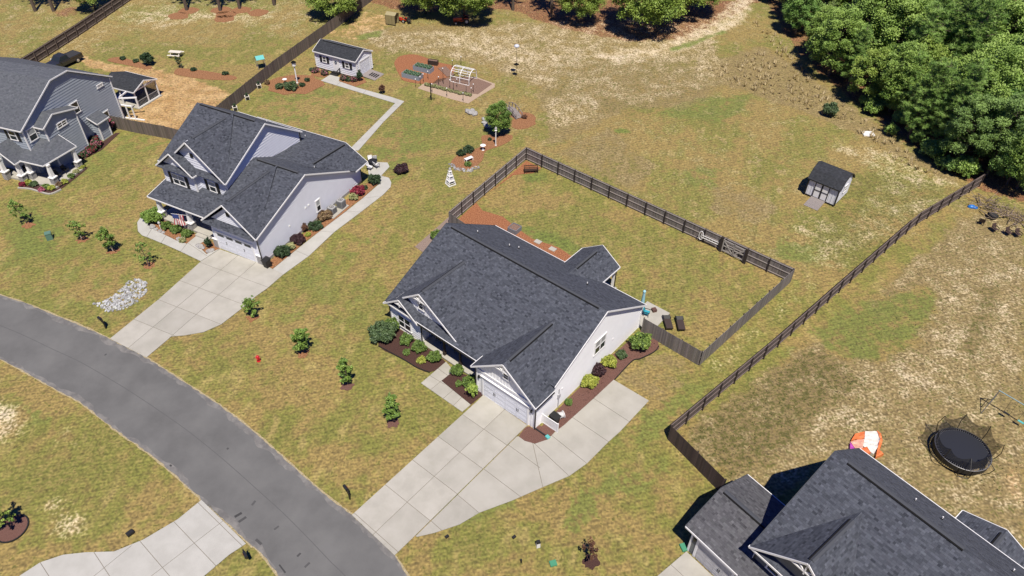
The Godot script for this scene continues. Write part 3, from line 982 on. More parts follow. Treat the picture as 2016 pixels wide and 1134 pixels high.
	put("rear_porch_slab", rp, M.concrete[0], t)
	downspout(t, [P(0.07, 3.1, -0.08), P(0.07, 0.1, -0.08)], M.black_metal)
	downspout(t, [P(-14.0, 2.9, 0.7), P(-14.0, 2.6, 0.84), P(-14.0, 0.1, 0.84)], M.black_metal)
	downspout(t, [P(-6.45, 3.1, -0.1), P(-6.45, 0.1, -0.1)], M.black_metal)
	downspout(t, [P(-18.12, 2.7, 0.8), P(-18.12, 0.1, 0.85)], M.black_metal)
	downspout(t, [P(-4.72, 2.85, 18.95), P(-4.85, 2.5, 18.98), P(-4.85, 0.1, 18.98)], M.black_metal)
	trims(t, "gutter", [[P(0.38, 3.2, -0.4), P(0.38, 3.2, 1.95)], [P(-14.0, 2.92, 0.46), P(-6.8, 2.92, 0.46)]], M.black_metal, 0.11)
	pipes(t, [P(-16.2, 6.0, 11.1), P(-13.0, 5.4, 12.1), P(-12.4, 5.0, 12.8), P(-4.4, 4.9, 13.0)])
	for q in [[0.03, 2.0, 3.6], [0.03, 2.1, 11.2]]:
		var vb := B.new()
		vb.box(P(q[0], q[1], q[2]), Vector3(0.1, 0.16, 0.16))
		put("wall_vent", vb, M.white_plastic, t)
	var mp := B.new()
	mp.box(P(0.1, 1.55, 3.1), Vector3(0.14, 0.45, 0.3))
	mp.bar(P(0.09, 0.0, 3.1), P(0.09, 2.4, 3.1), 0.06, 0.06)
	put("electric_meter", mp, M.door_grey, t)
	for u in [-6.1, -0.35]:
		var lm := B.new()
		lm.box(P(u, 2.15, -0.12), Vector3(0.14, 0.3, 0.14))
		put("wall_lantern", lm, M.black_metal, t)


# ---------- the left house: two storeys, white and lavender-grey ----------
func two_storey_house() -> void:
	var t := thing("house", "pale two-storey house with porch flag and a long white driveway", "house", v3(Vector2(-25.85, -58.86)), deg_to_rad(-26.2))
	var w: Material = M.pale_siding
	# walls of the lower storey
	wall(t, Vector2(-6.3, 0), Vector2(0, 0), [Vector2(0, 0), Vector2(6.3, 0), Vector2(6.3, 3.7), Vector2(3.1, 6.2), Vector2(0, 3.7)], w, "lap", 0.24)
	wall(t, Vector2(0, 0), Vector2(0, 17.2), [Vector2(0, 0.35), Vector2(17.2, 0.35), Vector2(17.2, 2.55), Vector2(15.7, 2.55), Vector2(8.0, 6.35), Vector2(0, 3.55)], w, "lap", 0.3)
	wall(t, Vector2(-6.3, 3.0), Vector2(-6.3, 0), [Vector2(0, 0), Vector2(3.0, 0), Vector2(3.0, 3.5), Vector2(0, 3.5)], w)
	wall(t, Vector2(-15.0, 3.0), Vector2(-6.3, 3.0), [Vector2(0, 0), Vector2(8.7, 0), Vector2(8.7, 3.9), Vector2(0, 3.9)], w)
	wall(t, Vector2(-15.0, 17.2), Vector2(-15.0, 3.0), [Vector2(0, 0), Vector2(14.2, 0), Vector2(14.2, 5.6), Vector2(7.0, 9.2), Vector2(1.5, 5.6), Vector2(0, 4.2)], w)
	wall(t, Vector2(0, 17.2), Vector2(-15.0, 17.2), [Vector2(0, 0), Vector2(15, 0), Vector2(15, 4.2), Vector2(2, 4.3), Vector2(0, 2.6)], w)
	var fd := B.new()
	fd.box(P(-0.03, 0.18, 8.6), Vector3(0.1, 0.36, 17.2))
	put("foundation", fd, M.foundation, t)
	# upper storey
	wall(t, Vector2(-15.0, 2.95), Vector2(-10.55, 2.95), [Vector2(0, 3.5), Vector2(4.45, 3.5), Vector2(4.45, 6.1), Vector2(2.2, 8.0), Vector2(0, 6.1)], w)
	wall(t, Vector2(-10.55, 2.95), Vector2(-10.55, 3.6), [Vector2(0, 3.5), Vector2(0.65, 3.5), Vector2(0.65, 6.1), Vector2(0, 6.1)], w)
	wall(t, Vector2(-10.55, 3.6), Vector2(-6.65, 3.6), [Vector2(0, 3.5), Vector2(3.9, 3.5), Vector2(3.9, 6.1), Vector2(0, 6.1)], w)
	wall(t, Vector2(-14.6, 3.65), Vector2(-6.75, 3.65), [Vector2(0, 6.2), Vector2(7.85, 6.2), Vector2(4.05, 9.75), Vector2(3.8, 9.75)], w, "lap", 0.3)
	wall(t, Vector2(-6.65, 3.6), Vector2(-6.65, 15.3), [Vector2(0, 3.5), Vector2(11.7, 3.5), Vector2(11.7, 6.05), Vector2(6.8, 9.45), Vector2(0, 6.15)], w, "lap", 0.3)
	wall(t, Vector2(-6.65, 15.3), Vector2(-15.0, 15.3), [Vector2(0, 3.5), Vector2(8.35, 3.5), Vector2(8.35, 6.05), Vector2(0, 6.05)], w)
	# roofs
	var R := roof(t, [[P(-6.7, 6.6, 8.0), P(0.32, 6.6, 8.0), P(0.32, 3.72, -0.28), P(-6.7, 3.72, -0.28)], [P(-7.0, 6.6, 8.0), P(0.32, 6.6, 8.0), P(0.32, 2.68, 15.75), P(-7.0, 2.68, 15.75)],
		[P(-7.0, 5.2, 10.8), P(-2.1, 5.12, 11.0), P(-2.0, 4.63, 17.8), P(-15.3, 4.4, 17.8), P(-15.3, 5.2, 10.8)], [P(-2.1, 5.12, 11.0), P(-2.0, 4.63, 17.8), P(0.75, 2.8, 17.9), P(0.75, 2.75, 15.6)]], M.shingle)
	fascia(R, [[P(0.32, 6.6, 8.0), P(0.32, 3.72, -0.28), P(1, 0, 0)], [P(0.32, 6.6, 8.0), P(0.32, 2.68, 15.75), P(1, 0, 0)], [P(-2.0, 4.63, 17.8), P(-15.3, 4.4, 17.8), P(0, 0, 1)], [P(0.75, 2.8, 17.9), P(-2.0, 4.63, 17.8), P(0, 0, 1)], [P(0.75, 2.75, 15.6), P(0.75, 2.8, 17.9), P(1, 0, 0)]])
	vent(R, P(-6.0, 6.6, 8.0), P(-0.5, 6.6, 8.0), P(0, 0, -1), 0.35)
	vent(R, P(-2.1, 5.05, 11.9), P(-2.0, 4.65, 17.4), P(1, 0, 0), 0.6)
	gable(t, "v", -0.42, 7.8, -6.95, 3.62, -3.2, 6.75, 0.31, 3.7, M.shingle, [0.4, 6.6, -1.0], 1, null, [0.6, -0.2])
	roof(t, [[P(-6.75, 4.15, 0.0), P(0.1, 4.15, 0.0), P(0.05, 3.5, -0.62), P(-6.7, 3.5, -0.62)]], M.shingle, "garage_skirt_roof")
	var porch := roof(t, [[P(-15.3, 4.15, 3.6), P(-6.4, 4.15, 3.6), P(-6.4, 3.0, 0.55), P(-15.9, 3.0, 0.55)]], M.shingle, "porch_roof")
	fascia(porch, [[P(-15.9, 3.0, 0.55), P(-6.95, 3.0, 0.55), P(0, 0, -1)], [P(-15.3, 4.15, 3.6), P(-15.9, 3.0, 0.55), P(-1, 0, 0)]])
	gable(t, "u", -15.95, -6.3, 3.25, 6.05, 10.35, 9.65, 15.6, 6.0, M.shingle, [-15.4, -7.6, -1.0], 2)
	gable(t, "v", 3.15, 10.3, -14.85, 6.1, -10.55, 9.85, -6.32, 6.08, M.shingle, [4.2, 9.0, -1.0], 1, null, [3.4, 3.35])
	gable(t, "v", 2.5, 5.4, -15.45, 6.05, -12.8, 8.2, -10.2, 6.05, M.shingle, [], 1, null, [3.35, 3.6])
	roof(t, [[P(-14.5, 6.5, 3.65), P(-6.9, 6.5, 3.65), P(-6.7, 6.08, 3.05), P(-14.7, 6.08, 3.05)], [P(-15.0, 6.45, 2.95), P(-10.6, 6.45, 2.95), P(-10.4, 6.03, 2.35), P(-15.2, 6.03, 2.35)]], M.shingle, "gable_skirt_roof")
	# openings
	garage_door(t, Vector2(-6.3, 0), Vector2(0, 0), 0.5, 5.35, 2.25, M.door_white, [1.7, 4.1], true)
	window(t, Vector2(-15.0, 2.95), Vector2(-10.55, 2.95), 1.15, 2.9, 4.0, 5.3, 2, true, M.blind)
	window(t, Vector2(-10.55, 3.6), Vector2(-6.65, 3.6), 1.3, 2.2, 4.1, 5.4, 1, true, M.blind)
	window(t, Vector2(0, 0), Vector2(0, 17.2), 9.05, 9.7, 0.95, 2.4, 1, false, M.blind)
	for q in [[P(-10.7, 8.0, 3.6)], [P(-3.2, 5.35, -0.05)]]:
		var vb := B.new()
		for e in [[-0.11, -0.13], [0.11, -0.13], [-0.11, 0.13], [0.11, 0.13]]:
			vb.box(q[0] + Vector3(e[0], e[1], 0.02), Vector3(0.2, 0.24, 0.05))
		put("gable_vent", vb, M.black, t)
	var door := B.new()
	door.box(P(-8.2, 1.35, 2.93), Vector3(1.05, 2.15, 0.08))
	put("front_door", door, M.black, t)
	for s in [1.0, 3.8]:
		window(t, Vector2(-15.0, 3.0), Vector2(-6.3, 3.0), s, s + 1.5, 0.9, 2.4, 2)
	var slab := B.new()
	slab.box(P(-11.0, 0.16, 1.85), Vector3(9.0, 0.32, 2.3))
	put("porch_slab", slab, M.concrete[1], t)
	var steps := B.new()
	steps.box(P(-8.75, 0.1, 0.5), Vector3(1.9, 0.2, 0.5))
	put("step", steps, M.concrete[1], t)
	pillar(t, -15.0, 0.98, 2.85)
	pillar(t, -10.65, 0.98, 2.85)
	for u in [-6.22, -0.3]:
		var s := B.new()
		s.box(P(u, 0.55, -0.06), Vector3(0.6, 1.1, 0.14))
		put("stone_veneer", s, M.stone, t)
		var cap := B.new()
		cap.box(P(u, 1.15, -0.07), Vector3(0.72, 0.1, 0.2))
		put("stone_cap", cap, M.trim, t)
	trims(t, "corner_board", [[P(0.02, 0.3, -0.02), P(0.02, 3.6, -0.02)], [P(-15.02, 3.9, 2.93), P(-15.02, 6.1, 2.93)], [P(-10.53, 3.9, 2.93), P(-10.53, 6.1, 2.93)], [P(-6.63, 3.9, 3.58), P(-6.63, 6.1, 3.58)], [P(0.02, 0.3, 17.22), P(0.02, 2.6, 17.22)]], M.trim)
	downspout(t, [P(0.1, 3.55, -0.15), P(0.1, 0.1, -0.1)], M.black_metal)
	downspout(t, [P(0.75, 2.7, 17.6), P(0.1, 2.3, 17.25), P(0.1, 0.1, 17.25)], M.black_metal)
	downspout(t, [P(-6.55, 5.95, 15.4), P(-6.55, 4.7, 15.4)], M.black_metal)
	pipes(t, [P(-1.6, 4.75, 11.6), P(-9.8, 7.0, 14.0), P(-6.9, 4.6, 16.6)])
	for q in [P(0.06, 2.6, 7.4), P(0.06, 2.65, 7.9), P(0.06, 2.0, 4.6)]:
		var vb := B.new()
		vb.box(q, Vector3(0.14, 0.2, 0.16))
		put("wall_vent", vb, M.white_plastic, t)


# ---------- far left house: blue-grey siding, wrapped porch ----------
func blue_house() -> void:
	var t := thing("house", "blue-grey two-storey house with stone-based porch columns, cut by the left edge", "house", v3(Vector2(-53.59, -72.23)), deg_to_rad(-17.6))
	var w: Material = M.blue_siding
	var ug := -3.2
	wall(t, Vector2(ug, 1.2), Vector2(ug, 15.3), [Vector2(0, 0), Vector2(14.1, 0), Vector2(14.1, 6.1), Vector2(8.5, 9.35), Vector2(5.7, 9.35), Vector2(0, 6.1)], w, "lap", 0.32)
	wall(t, Vector2(-16.0, 1.2), Vector2(ug, 1.2), [Vector2(0, 0), Vector2(12.8, 0), Vector2(12.8, 6.2), Vector2(0, 6.2)], w, "lap", 0.32)
	wall(t, Vector2(ug, 15.3), Vector2(-16.0, 15.3), [Vector2(0, 0), Vector2(12.8, 0), Vector2(12.8, 6.1), Vector2(0, 6.1)], w, "lap", 0.3)
	wall(t, Vector2(-2.0, 3.0), Vector2(-2.0, 7.7), [Vector2(0, 0), Vector2(4.7, 0), Vector2(4.7, 5.75), Vector2(1.3, 6.5), Vector2(0, 5.8)], w, "lap", 0.32)
	wall(t, Vector2(-4.2, 3.0), Vector2(-2.0, 3.0), [Vector2(0, 0), Vector2(2.2, 0), Vector2(2.2, 5.8), Vector2(0, 5.8)], w, "lap", 0.32)
	wall(t, Vector2(-2.0, 7.7), Vector2(ug, 7.7), [Vector2(0, 0), Vector2(1.2, 0), Vector2(1.2, 5.7), Vector2(0, 5.7)], w, "lap", 0.32)
	var R := roof(t, [[P(-18, 9.6, 7.0), P(ug + 0.25, 9.6, 7.0), P(ug + 0.25, 6.15, 0.85), P(-18, 6.15, 0.85)], [P(-18, 9.75, 8.3), P(ug + 0.25, 9.6, 9.7), P(ug + 0.25, 9.6, 7.0), P(-18, 9.6, 7.0)], [P(-18, 9.75, 8.3), P(ug + 0.25, 9.6, 9.7), P(ug + 0.25, 6.1, 15.7), P(-18, 6.1, 15.7)]], M.shingle_grey)
	fascia(R, [[P(ug + 0.25, 9.6, 7.0), P(ug + 0.25, 6.15, 0.85), P(1, 0, 0)], [P(ug + 0.25, 9.6, 9.7), P(ug + 0.25, 9.6, 7.0), P(1, 0, 0)], [P(ug + 0.25, 9.6, 9.7), P(ug + 0.25, 6.1, 15.7), P(1, 0, 0)], [P(-18, 6.15, 0.85), P(ug + 0.25, 6.15, 0.85), P(0, 0, -1)]])
	gable(t, "u", -6.0, -1.7, 2.65, 5.75, 4.5, 6.75, 8.1, 5.75, M.shingle_grey, [], 2)
	var pr := roof(t, [[P(-4.2, 4.15, 3.0), P(-2.6, 4.15, 3.0), P(-0.3, 2.9, -0.35), P(-3.6, 2.9, -0.35), P(-4.6, 2.9, -0.35)], [P(-2.6, 4.15, 3.0), P(-1.9, 4.1, 4.3), P(0.15, 2.9, 4.35), P(-0.3, 2.9, -0.35)]], M.shingle_grey, "porch_roof")
	fascia(pr, [[P(-3.6, 2.9, -0.35), P(-0.3, 2.9, -0.35), P(0, 0, -1)], [P(-0.3, 2.9, -0.35), P(0.15, 2.9, 4.35), P(1, 0, 0)], [P(0.15, 2.9, 4.35), P(-1.9, 4.1, 4.3), P(0, 0, 1)]])
	gable(t, "v", -1.15, 3.4, -8.2, 2.75, -5.75, 4.6, -3.6, 2.85, M.shingle_grey, [], 1)
	# lean-to bump on the right side
	wall(t, Vector2(ug + 1.1, 10.2), Vector2(ug + 1.1, 11.7), [Vector2(0, 0), Vector2(1.5, 0), Vector2(1.5, 2.5), Vector2(0, 2.5)], w, "lap", 0.32)
	wall(t, Vector2(ug, 10.2), Vector2(ug + 1.1, 10.2), [Vector2(0, 0), Vector2(1.1, 0), Vector2(1.1, 2.5), Vector2(0, 3.0)], w, "lap", 0.32)
	var lr := roof(t, [[P(ug, 3.2, 9.9), P(ug, 3.2, 12.0), P(ug + 1.4, 2.5, 12.0), P(ug + 1.4, 2.5, 9.9)]], M.shingle_grey, "lean_to_roof")
	fascia(lr, [[P(ug + 1.4, 2.5, 12.0), P(ug + 1.4, 2.5, 9.9), P(1, 0, 0)], [P(ug, 3.2, 9.9), P(ug + 1.4, 2.5, 9.9), P(0, 0, -1)]])
	window(t, Vector2(ug, 1.2), Vector2(ug, 15.3), 11.2, 12.1, 0.8, 2.5, 1)
	window(t, Vector2(ug, 1.2), Vector2(ug, 15.3), 7.2, 8.3, 4.3, 5.7, 1)
	window(t, Vector2(ug, 1.2), Vector2(ug, 15.3), 11.9, 12.8, 5.6, 5.95, 1)
	window(t, Vector2(ug, 1.2), Vector2(ug, 15.3), 0.45, 1.5, 4.3, 5.8, 1, false, M.blind)
	window(t, Vector2(-2.0, 3.0), Vector2(-2.0, 7.7), 1.7, 3.1, 4.6, 5.2, 2)
	window(t, Vector2(-4.2, 3.0), Vector2(-2.0, 3.0), 0.8, 1.35, 4.9, 5.5, 1)
	window(t, Vector2(-16.0, 1.2), Vector2(ug, 1.2), 10.6, 11.6, 4.5, 5.7, 1, true)
	var slab := B.new()
	slab.box(P(-1.2, 0.12, 1.7), Vector3(3.4, 0.24, 4.6))
	slab.box(P(-4.9, 0.12, 0.4), Vector3(4.0, 0.24, 2.0))
	put("porch_slab", slab, M.concrete[1], t)
	for q in [[-0.25, 0.15], [-0.15, 3.9], [-3.45, 0.15], [-3.95, -0.7], [-6.4, -0.75]]:
		pillar(t, q[0], q[1], 2.75)
	trims(t, "corner_board", [[P(-1.98, 0, 2.98), P(-1.98, 5.8, 2.98)], [P(-1.98, 0, 7.72), P(-1.98, 5.7, 7.72)], [P(ug + 0.02, 2.8, 1.18), P(ug + 0.02, 6.1, 1.18)], [P(ug + 0.02, 0, 15.32), P(ug + 0.02, 6.0, 15.32)], [P(ug + 1.12, 0, 10.18), P(ug + 1.12, 2.5, 10.18)], [P(ug + 1.12, 0, 11.72), P(ug + 1.12, 2.5, 11.72)]], M.trim)
	# white shade frame over the back steps
	# (built as its own thing below)


# ---------- bottom right house: dark siding, seen from behind its long roof ----------
func dark_house() -> void:
	var t := thing("house", "charcoal-sided house in the bottom right corner with side garage wing", "house", v3(Vector2(13.28, -27.91)), deg_to_rad(-50.5))
	var w: Material = M.dark_siding
	wall(t, Vector2(0, 0), Vector2(4.0, 0), [Vector2(0, 0), Vector2(4, 0), Vector2(4, 2.75), Vector2(0, 2.75)], w)
	wall(t, Vector2(0, 6.4), Vector2(0, 0), [Vector2(0, 0), Vector2(6.4, 0), Vector2(6.4, 2.7), Vector2(3.2, 4.15), Vector2(0, 2.7)], w)
	wall(t, Vector2(4.0, 6.4), Vector2(0, 6.4), [Vector2(0, 0), Vector2(4, 0), Vector2(4, 2.7), Vector2(0, 2.7)], w)
	wall(t, Vector2(4.0, 1.2), Vector2(10.6, 1.2), [Vector2(0, 0), Vector2(6.6, 0), Vector2(6.6, 5.1), Vector2(3.2, 7.75), Vector2(0, 5.1)], w)
	wall(t, Vector2(4.0, 13.4), Vector2(4.0, 1.2), [Vector2(0, 0), Vector2(12.2, 0), Vector2(12.2, 4.95), Vector2(5.1, 8.75), Vector2(0, 4.9)], w, "lap", 0.3)
	wall(t, Vector2(17, 13.4), Vector2(4.0, 13.4), [Vector2(0, 0), Vector2(13, 0), Vector2(13, 4.85), Vector2(0, 4.85)], w, "lap", 0.3)
	wall(t, Vector2(10.6, 1.6), Vector2(19, 1.6), [Vector2(0, 0), Vector2(8.4, 0), Vector2(8.4, 5), Vector2(0, 5)], w, "lap", 0.3)
	gable(t, "u", -0.62, 4.0, -0.28, 2.8, 3.15, 4.35, 6.65, 2.8, M.shingle_warm, [-0.3, 3.7, -1.0], 1, M.ridge)
	gable(t, "u", 3.65, 20.0, 0.7, 4.95, 8.3, 9.0, 13.75, 4.7, M.shingle, [4.7, 12.6, -1.0], 1, M.ridge)
	gable(t, "v", 0.65, 7.0, 3.6, 4.95, 7.2, 8.0, 10.9, 4.9, M.shingle, [1.0, 5.4, -1.0], 1, null, [0.8, 0.8])
	gable(t, "v", 0.3, 8.5, 12.4, 7.2, 15.6, 9.2, 19.5, 5.4, M.shingle_warm, [], 1)
	gable(t, "v", 12.0, 15.8, 11.0, 3.6, 13.7, 4.6, 16.6, 3.3, M.shingle, [13.4, 15.3, -1.0], 2)
	var pc := roof(t, [[P(4.6, 4.2, 13.6), P(9.4, 4.2, 13.6), P(9.4, 3.9, 14.5), P(4.6, 3.9, 14.5)]], flat(Color(0.06, 0.085, 0.075), 0.6), "patio_cover")
	var low := roof(t, [[P(4.0, 3.5, 1.2), P(7.0, 3.5, 1.2), P(7.0, 2.75, -0.4), P(4.0, 2.75, -0.4)]], M.shingle_warm, "entry_roof")
	fascia(low, [[P(4.0, 2.75, -0.4), P(7.0, 2.75, -0.4), P(0, 0, -1)]])
	garage_door(t, Vector2(0, 0), Vector2(4.0, 0), 0.62, 3.55, 2.1, M.door_grey, [2.55, 2.68])
	window(t, Vector2(4.0, 1.2), Vector2(10.6, 1.2), 1.0, 1.9, 3.7, 4.7, 1)
	brackets(t, 7.2, 0.72, 7.85, 0.9, 1.05, M.trim)
	var band := B.new()
	band.box(P(6.2, 5.05, 1.13), Vector3(4.4, 0.16, 0.1))
	put("frieze_board", band, M.trim, t)
	trims(t, "corner_board", [[P(-0.02, 0, -0.02), P(-0.02, 2.75, -0.02)], [P(3.98, 2.8, 1.18), P(3.98, 5.0, 1.18)]], M.trim)
	pipes(t, [P(8.8, 7.1, 10.7), P(10.6, 6.9, 11.0), P(15.2, 6.8, 11.1)])
	var lm := B.new()
	lm.box(P(0.3, 2.05, -0.12), Vector3(0.16, 0.32, 0.16))
	lm.bar(P(0.3, 2.2, 0.0), P(0.3, 2.3, -0.12), 0.05, 0.05)
	put("wall_lantern", lm, M.black_metal, t)
	downspout(t, [P(4.05, 4.7, 0.9), P(4.02, 4.0, 1.1), P(4.02, 3.4, 1.1)], M.black_metal)


# ---------- the two sheds ----------
func garden_shed() -> void:
	var t := thing("garden_shed", "pale grey long shed with white doors, shutters and pink flowers at its foot", "shed", v3(Vector2(-23.22, -101.20)), deg_to_rad(-26.0))
	var w: Material = M.shed_siding
	wall(t, Vector2(-7.35, 0), Vector2(0, 0), [Vector2(0, 0.2), Vector2(7.35, 0.2), Vector2(7.35, 2.7), Vector2(0, 2.7)], w)
	wall(t, Vector2(0, 0), Vector2(0, 3.7), [Vector2(0, 0.2), Vector2(3.7, 0.2), Vector2(3.7, 2.65), Vector2(1.85, 3.5), Vector2(0, 2.65)], w)
	wall(t, Vector2(0, 3.7), Vector2(-7.35, 3.7), [Vector2(0, 0.2), Vector2(7.35, 0.2), Vector2(7.35, 2.7), Vector2(0, 2.7)], w)
	wall(t, Vector2(-7.35, 3.7), Vector2(-7.35, 0), [Vector2(0, 0.2), Vector2(3.7, 0.2), Vector2(3.7, 2.65), Vector2(1.85, 3.5), Vector2(0, 2.65)], w)
	gable(t, "u", -7.5, 0.15, -0.3, 2.75, 1.85, 3.75, 4.0, 2.75, M.shed_roof, [-6.9, -0.9, -1.0], 3)
	var sk := B.new()
	sk.box(P(-3.67, 0.1, 1.85), Vector3(7.2, 0.2, 3.5))
	put("skids", sk, M.black, t)
	var door := B.new()
	door.box(P(-3.62, 1.25, -0.05), Vector3(1.1, 2.15, 0.07))
	var dr := put("door", door, M.trim, t)
	var wr := B.new()
	for k in 10:
		var e := TAU * k / 10.0
		var f := TAU * (k + 1) / 10.0
		wr.tube(P(-3.62 + 0.17 * cos(e), 1.75 + 0.17 * sin(e), -0.12), P(-3.62 + 0.17 * cos(f), 1.75 + 0.17 * sin(f), -0.12), 0.05, 0.05, 5)
	put("wreath", wr, flat(Color(0.05, 0.07, 0.10)), dr)
	window(t, Vector2(-7.35, 0), Vector2(0, 0), 1.35, 1.95, 1.3, 2.15, 1, true)
	window(t, Vector2(-7.35, 0), Vector2(0, 0), 5.4, 6.05, 1.3, 2.15, 1, true)
	garage_door(t, Vector2(0, 0), Vector2(0, 3.7), 0.75, 3.15, 2.2, M.door_white, [])
	trims(t, "corner_board", [[P(0.02, 0.2, -0.02), P(0.02, 2.7, -0.02)], [P(-7.37, 0.2, -0.02), P(-7.37, 2.7, -0.02)], [P(0.02, 0.2, 3.72), P(0.02, 2.7, 3.72)]], M.trim)
	var steps := B.new()
	steps.box(P(-3.7, 0.12, -0.55), Vector3(1.3, 0.14, 0.9))
	steps.box(P(-3.7, 0.26, -0.3), Vector3(1.3, 0.14, 0.45))
	for v in [-0.15, -0.9]:
		steps.bar(P(-3.02, 0.1, v), P(-3.02, 1.0 if v > -0.5 else 0.75, v), 0.1, 0.1)
	steps.bar(P(-3.02, 1.0, -0.1), P(-3.02, 0.75, -0.95), 0.1, 0.1)
	put("door_steps", steps, M.black, t)
	var ramp := B.new()
	ramp.slab(up_facing([P(0.05, 0.25, 0.7), P(0.05, 0.25, 3.1), P(2.5, 0.04, 3.1), P(2.5, 0.04, 0.7)]), 0.05)
	var rm := put("ramp", ramp, M.wood_grey, t)
	var st := B.new()
	for k in 4:
		st.box(P(1.0 + k * 0.36, 0.20 - k * 0.03, 1.9), Vector3(0.2, 0.02, 1.0), Basis(Vector3.FORWARD, 0.085))
	put("grip_strip", st, M.black, rm)


func barn_shed() -> void:
	var t := thing("barn_shed", "white barn-style shed with black trim, double doors and a wooden ramp", "shed", v3(Vector2(37.25, -71.59)), deg_to_rad(-41.0))
	var w: Material = M.shed_siding
	var W := 3.65
	var g := [Vector2(0, 0.25), Vector2(W, 0.25), Vector2(W, 2.35), Vector2(W - 0.75, 3.15), Vector2(W / 2.0, 3.6), Vector2(0.75, 3.15), Vector2(0, 2.35)]
	wall(t, Vector2(-3.62, 0), Vector2(0, 0), [Vector2(0, 0.25), Vector2(3.62, 0.25), Vector2(3.62, 2.5), Vector2(0, 2.5)], w, "batten")
	wall(t, Vector2(0, 0), Vector2(0, W), g, w, "batten")
	wall(t, Vector2(0, W), Vector2(-3.62, W), [Vector2(0, 0.25), Vector2(3.62, 0.25), Vector2(3.62, 2.5), Vector2(0, 2.5)], w, "batten")
	wall(t, Vector2(-3.62, W), Vector2(-3.62, 0), g, w, "batten")
	var a0 := -3.78
	var a1 := 0.16
	var pr := [[-0.18, 2.38], [0.72, 3.28], [W / 2.0, 3.72], [W - 0.72, 3.28], [W + 0.18, 2.38]]
	var pl := []
	var ed := []
	for i in 4:
		pl.append([P(a0, pr[i][1], pr[i][0]), P(a1, pr[i][1], pr[i][0]), P(a1, pr[i + 1][1], pr[i + 1][0]), P(a0, pr[i + 1][1], pr[i + 1][0])])
		ed.append([P(a1, pr[i][1], pr[i][0]), P(a1, pr[i + 1][1], pr[i + 1][0]), P(1, 0, 0)])
		ed.append([P(a0, pr[i][1], pr[i][0]), P(a0, pr[i + 1][1], pr[i + 1][0]), P(-1, 0, 0)])
	ed.append([P(a0, 2.38, -0.18), P(a1, 2.38, -0.18), P(0, 0, -1)])
	var R := roof(t, pl, M.shed_roof)
	fascia(R, ed, M.black, 0.12)
	trims(t, "corner_board", [[P(0.02, 0.2, -0.02), P(0.02, 2.4, -0.02)], [P(-3.64, 0.2, -0.02), P(-3.64, 2.4, -0.02)]], M.black, 0.12)
	var sk := B.new()
	sk.box(P(-1.81, 0.15, W / 2.0), Vector3(3.5, 0.3, W - 0.1))
	put("skids", sk, M.black, t)
	for k in 2:
		var u0 := -2.76 + k * 0.87
		var d := B.new()
		d.box(P(u0 + 0.43, 1.25, -0.03), Vector3(0.84, 1.95, 0.06))
		var dr := put("door", d, M.trim, t)
		var f := B.new()
		for s in [u0 + 0.04, u0 + 0.82]:
			f.box(P(s, 1.25, -0.075), Vector3(0.09, 2.05, 0.04))
		for h in [0.28, 1.25, 2.22]:
			f.box(P(u0 + 0.43, h, -0.0755), Vector3(0.7, 0.09, 0.04))
		put("door_trim", f, M.black, dr)
	window(t, Vector2(0, 0), Vector2(0, W), 1.65, 2.3, 1.25, 2.1)
	var rp := thing("wooden_ramp", "weathered plank ramp leading up to the white barn shed's doors", "ramp", t.position, t.rotation.y)
	for k in 13:
		var s := B.new()
		var v := -0.12 - k * 0.155
		var y := 0.27 - k * 0.0185
		s.box(P(-1.92, y, v), Vector3(1.72, 0.035, 0.142), Basis(Vector3.RIGHT, 0.118))
		put("plank", s, M.wood_grey, rp)
	var rr := B.new()
	for u in [-2.6, -1.25]:
		rr.bar(P(u, 0.21, -0.15), P(u, 0.02, -1.95), 0.06, 0.08)
	put("joist", rr, M.wood_grey, rp)


# ---------- fences ----------
func fence(label: String, pts: Array, side: float, tone: Color, post_tone: Color, closed := false, h := 1.83, gate_at := -1.0) -> Node3D:
	# pts run along the fence; boards stand on the left (side 1) or right (side -1) of the posts
	var o := thing("wooden_fence", label, "fence", v3(pts[0]))
	var org := v3(pts[0])
	var pm := flat(post_tone, 0.95)
	var rm := flat(tone * 2.0, 0.95)
	var boards := B.new()
	for i in pts.size() - 1:
		var a := v3(pts[i]) - org
		var b := v3(pts[i + 1]) - org
		var d := (b - a).normalized()
		var n := UP.cross(d) * side
		var l := a.distance_to(b)
		var bays := maxi(1, roundi(l / 2.44))
		for k in bays + 1:
			if k == bays and i < pts.size() - 2:
				continue
			var p := a + d * (l * k / bays)
			var post := B.new()
			post.box(p + UP * (h / 2.0 - 0.02), Vector3(0.1, h - 0.02, 0.1), Basis(d, UP, d.cross(UP)))
			put("post", post, pm, o)
		for k in bays:
			var p0 := a + d * (l * k / bays)
			var p1 := a + d * (l * (k + 1) / bays)
			for y in [0.22, 0.98, 1.70]:
				var r := B.new()
				r.bar(p0 + n * 0.072 + UP * y, p1 + n * 0.072 + UP * y, 0.042, 0.09)
				put("rail", r, rm, o)
		var x := 0.0
		while x < l:
			var wv := rng.randf_range(0.128, 0.142)
			var t := rng.randf_range(0.72, 1.28)
			boards.c = Color(tone.r * t, tone.g * t * rng.randf_range(0.97, 1.03), tone.b * t * rng.randf_range(0.95, 1.05))
			boards.box(a + d * (x + wv / 2.0) + n * (0.104 + rng.randf_range(-0.003, 0.003)) + UP * (h / 2.0 + rng.randf_range(-0.015, 0.015)), Vector3(wv, h, 0.018), Basis(d.rotated(UP, rng.randf_range(-0.02, 0.02)), UP, d.cross(UP)))
			x += wv + 0.006
	var bo := put("picket_boards", boards, M.vwood, o)
	bo.set_meta("kind", "stuff")
	return o


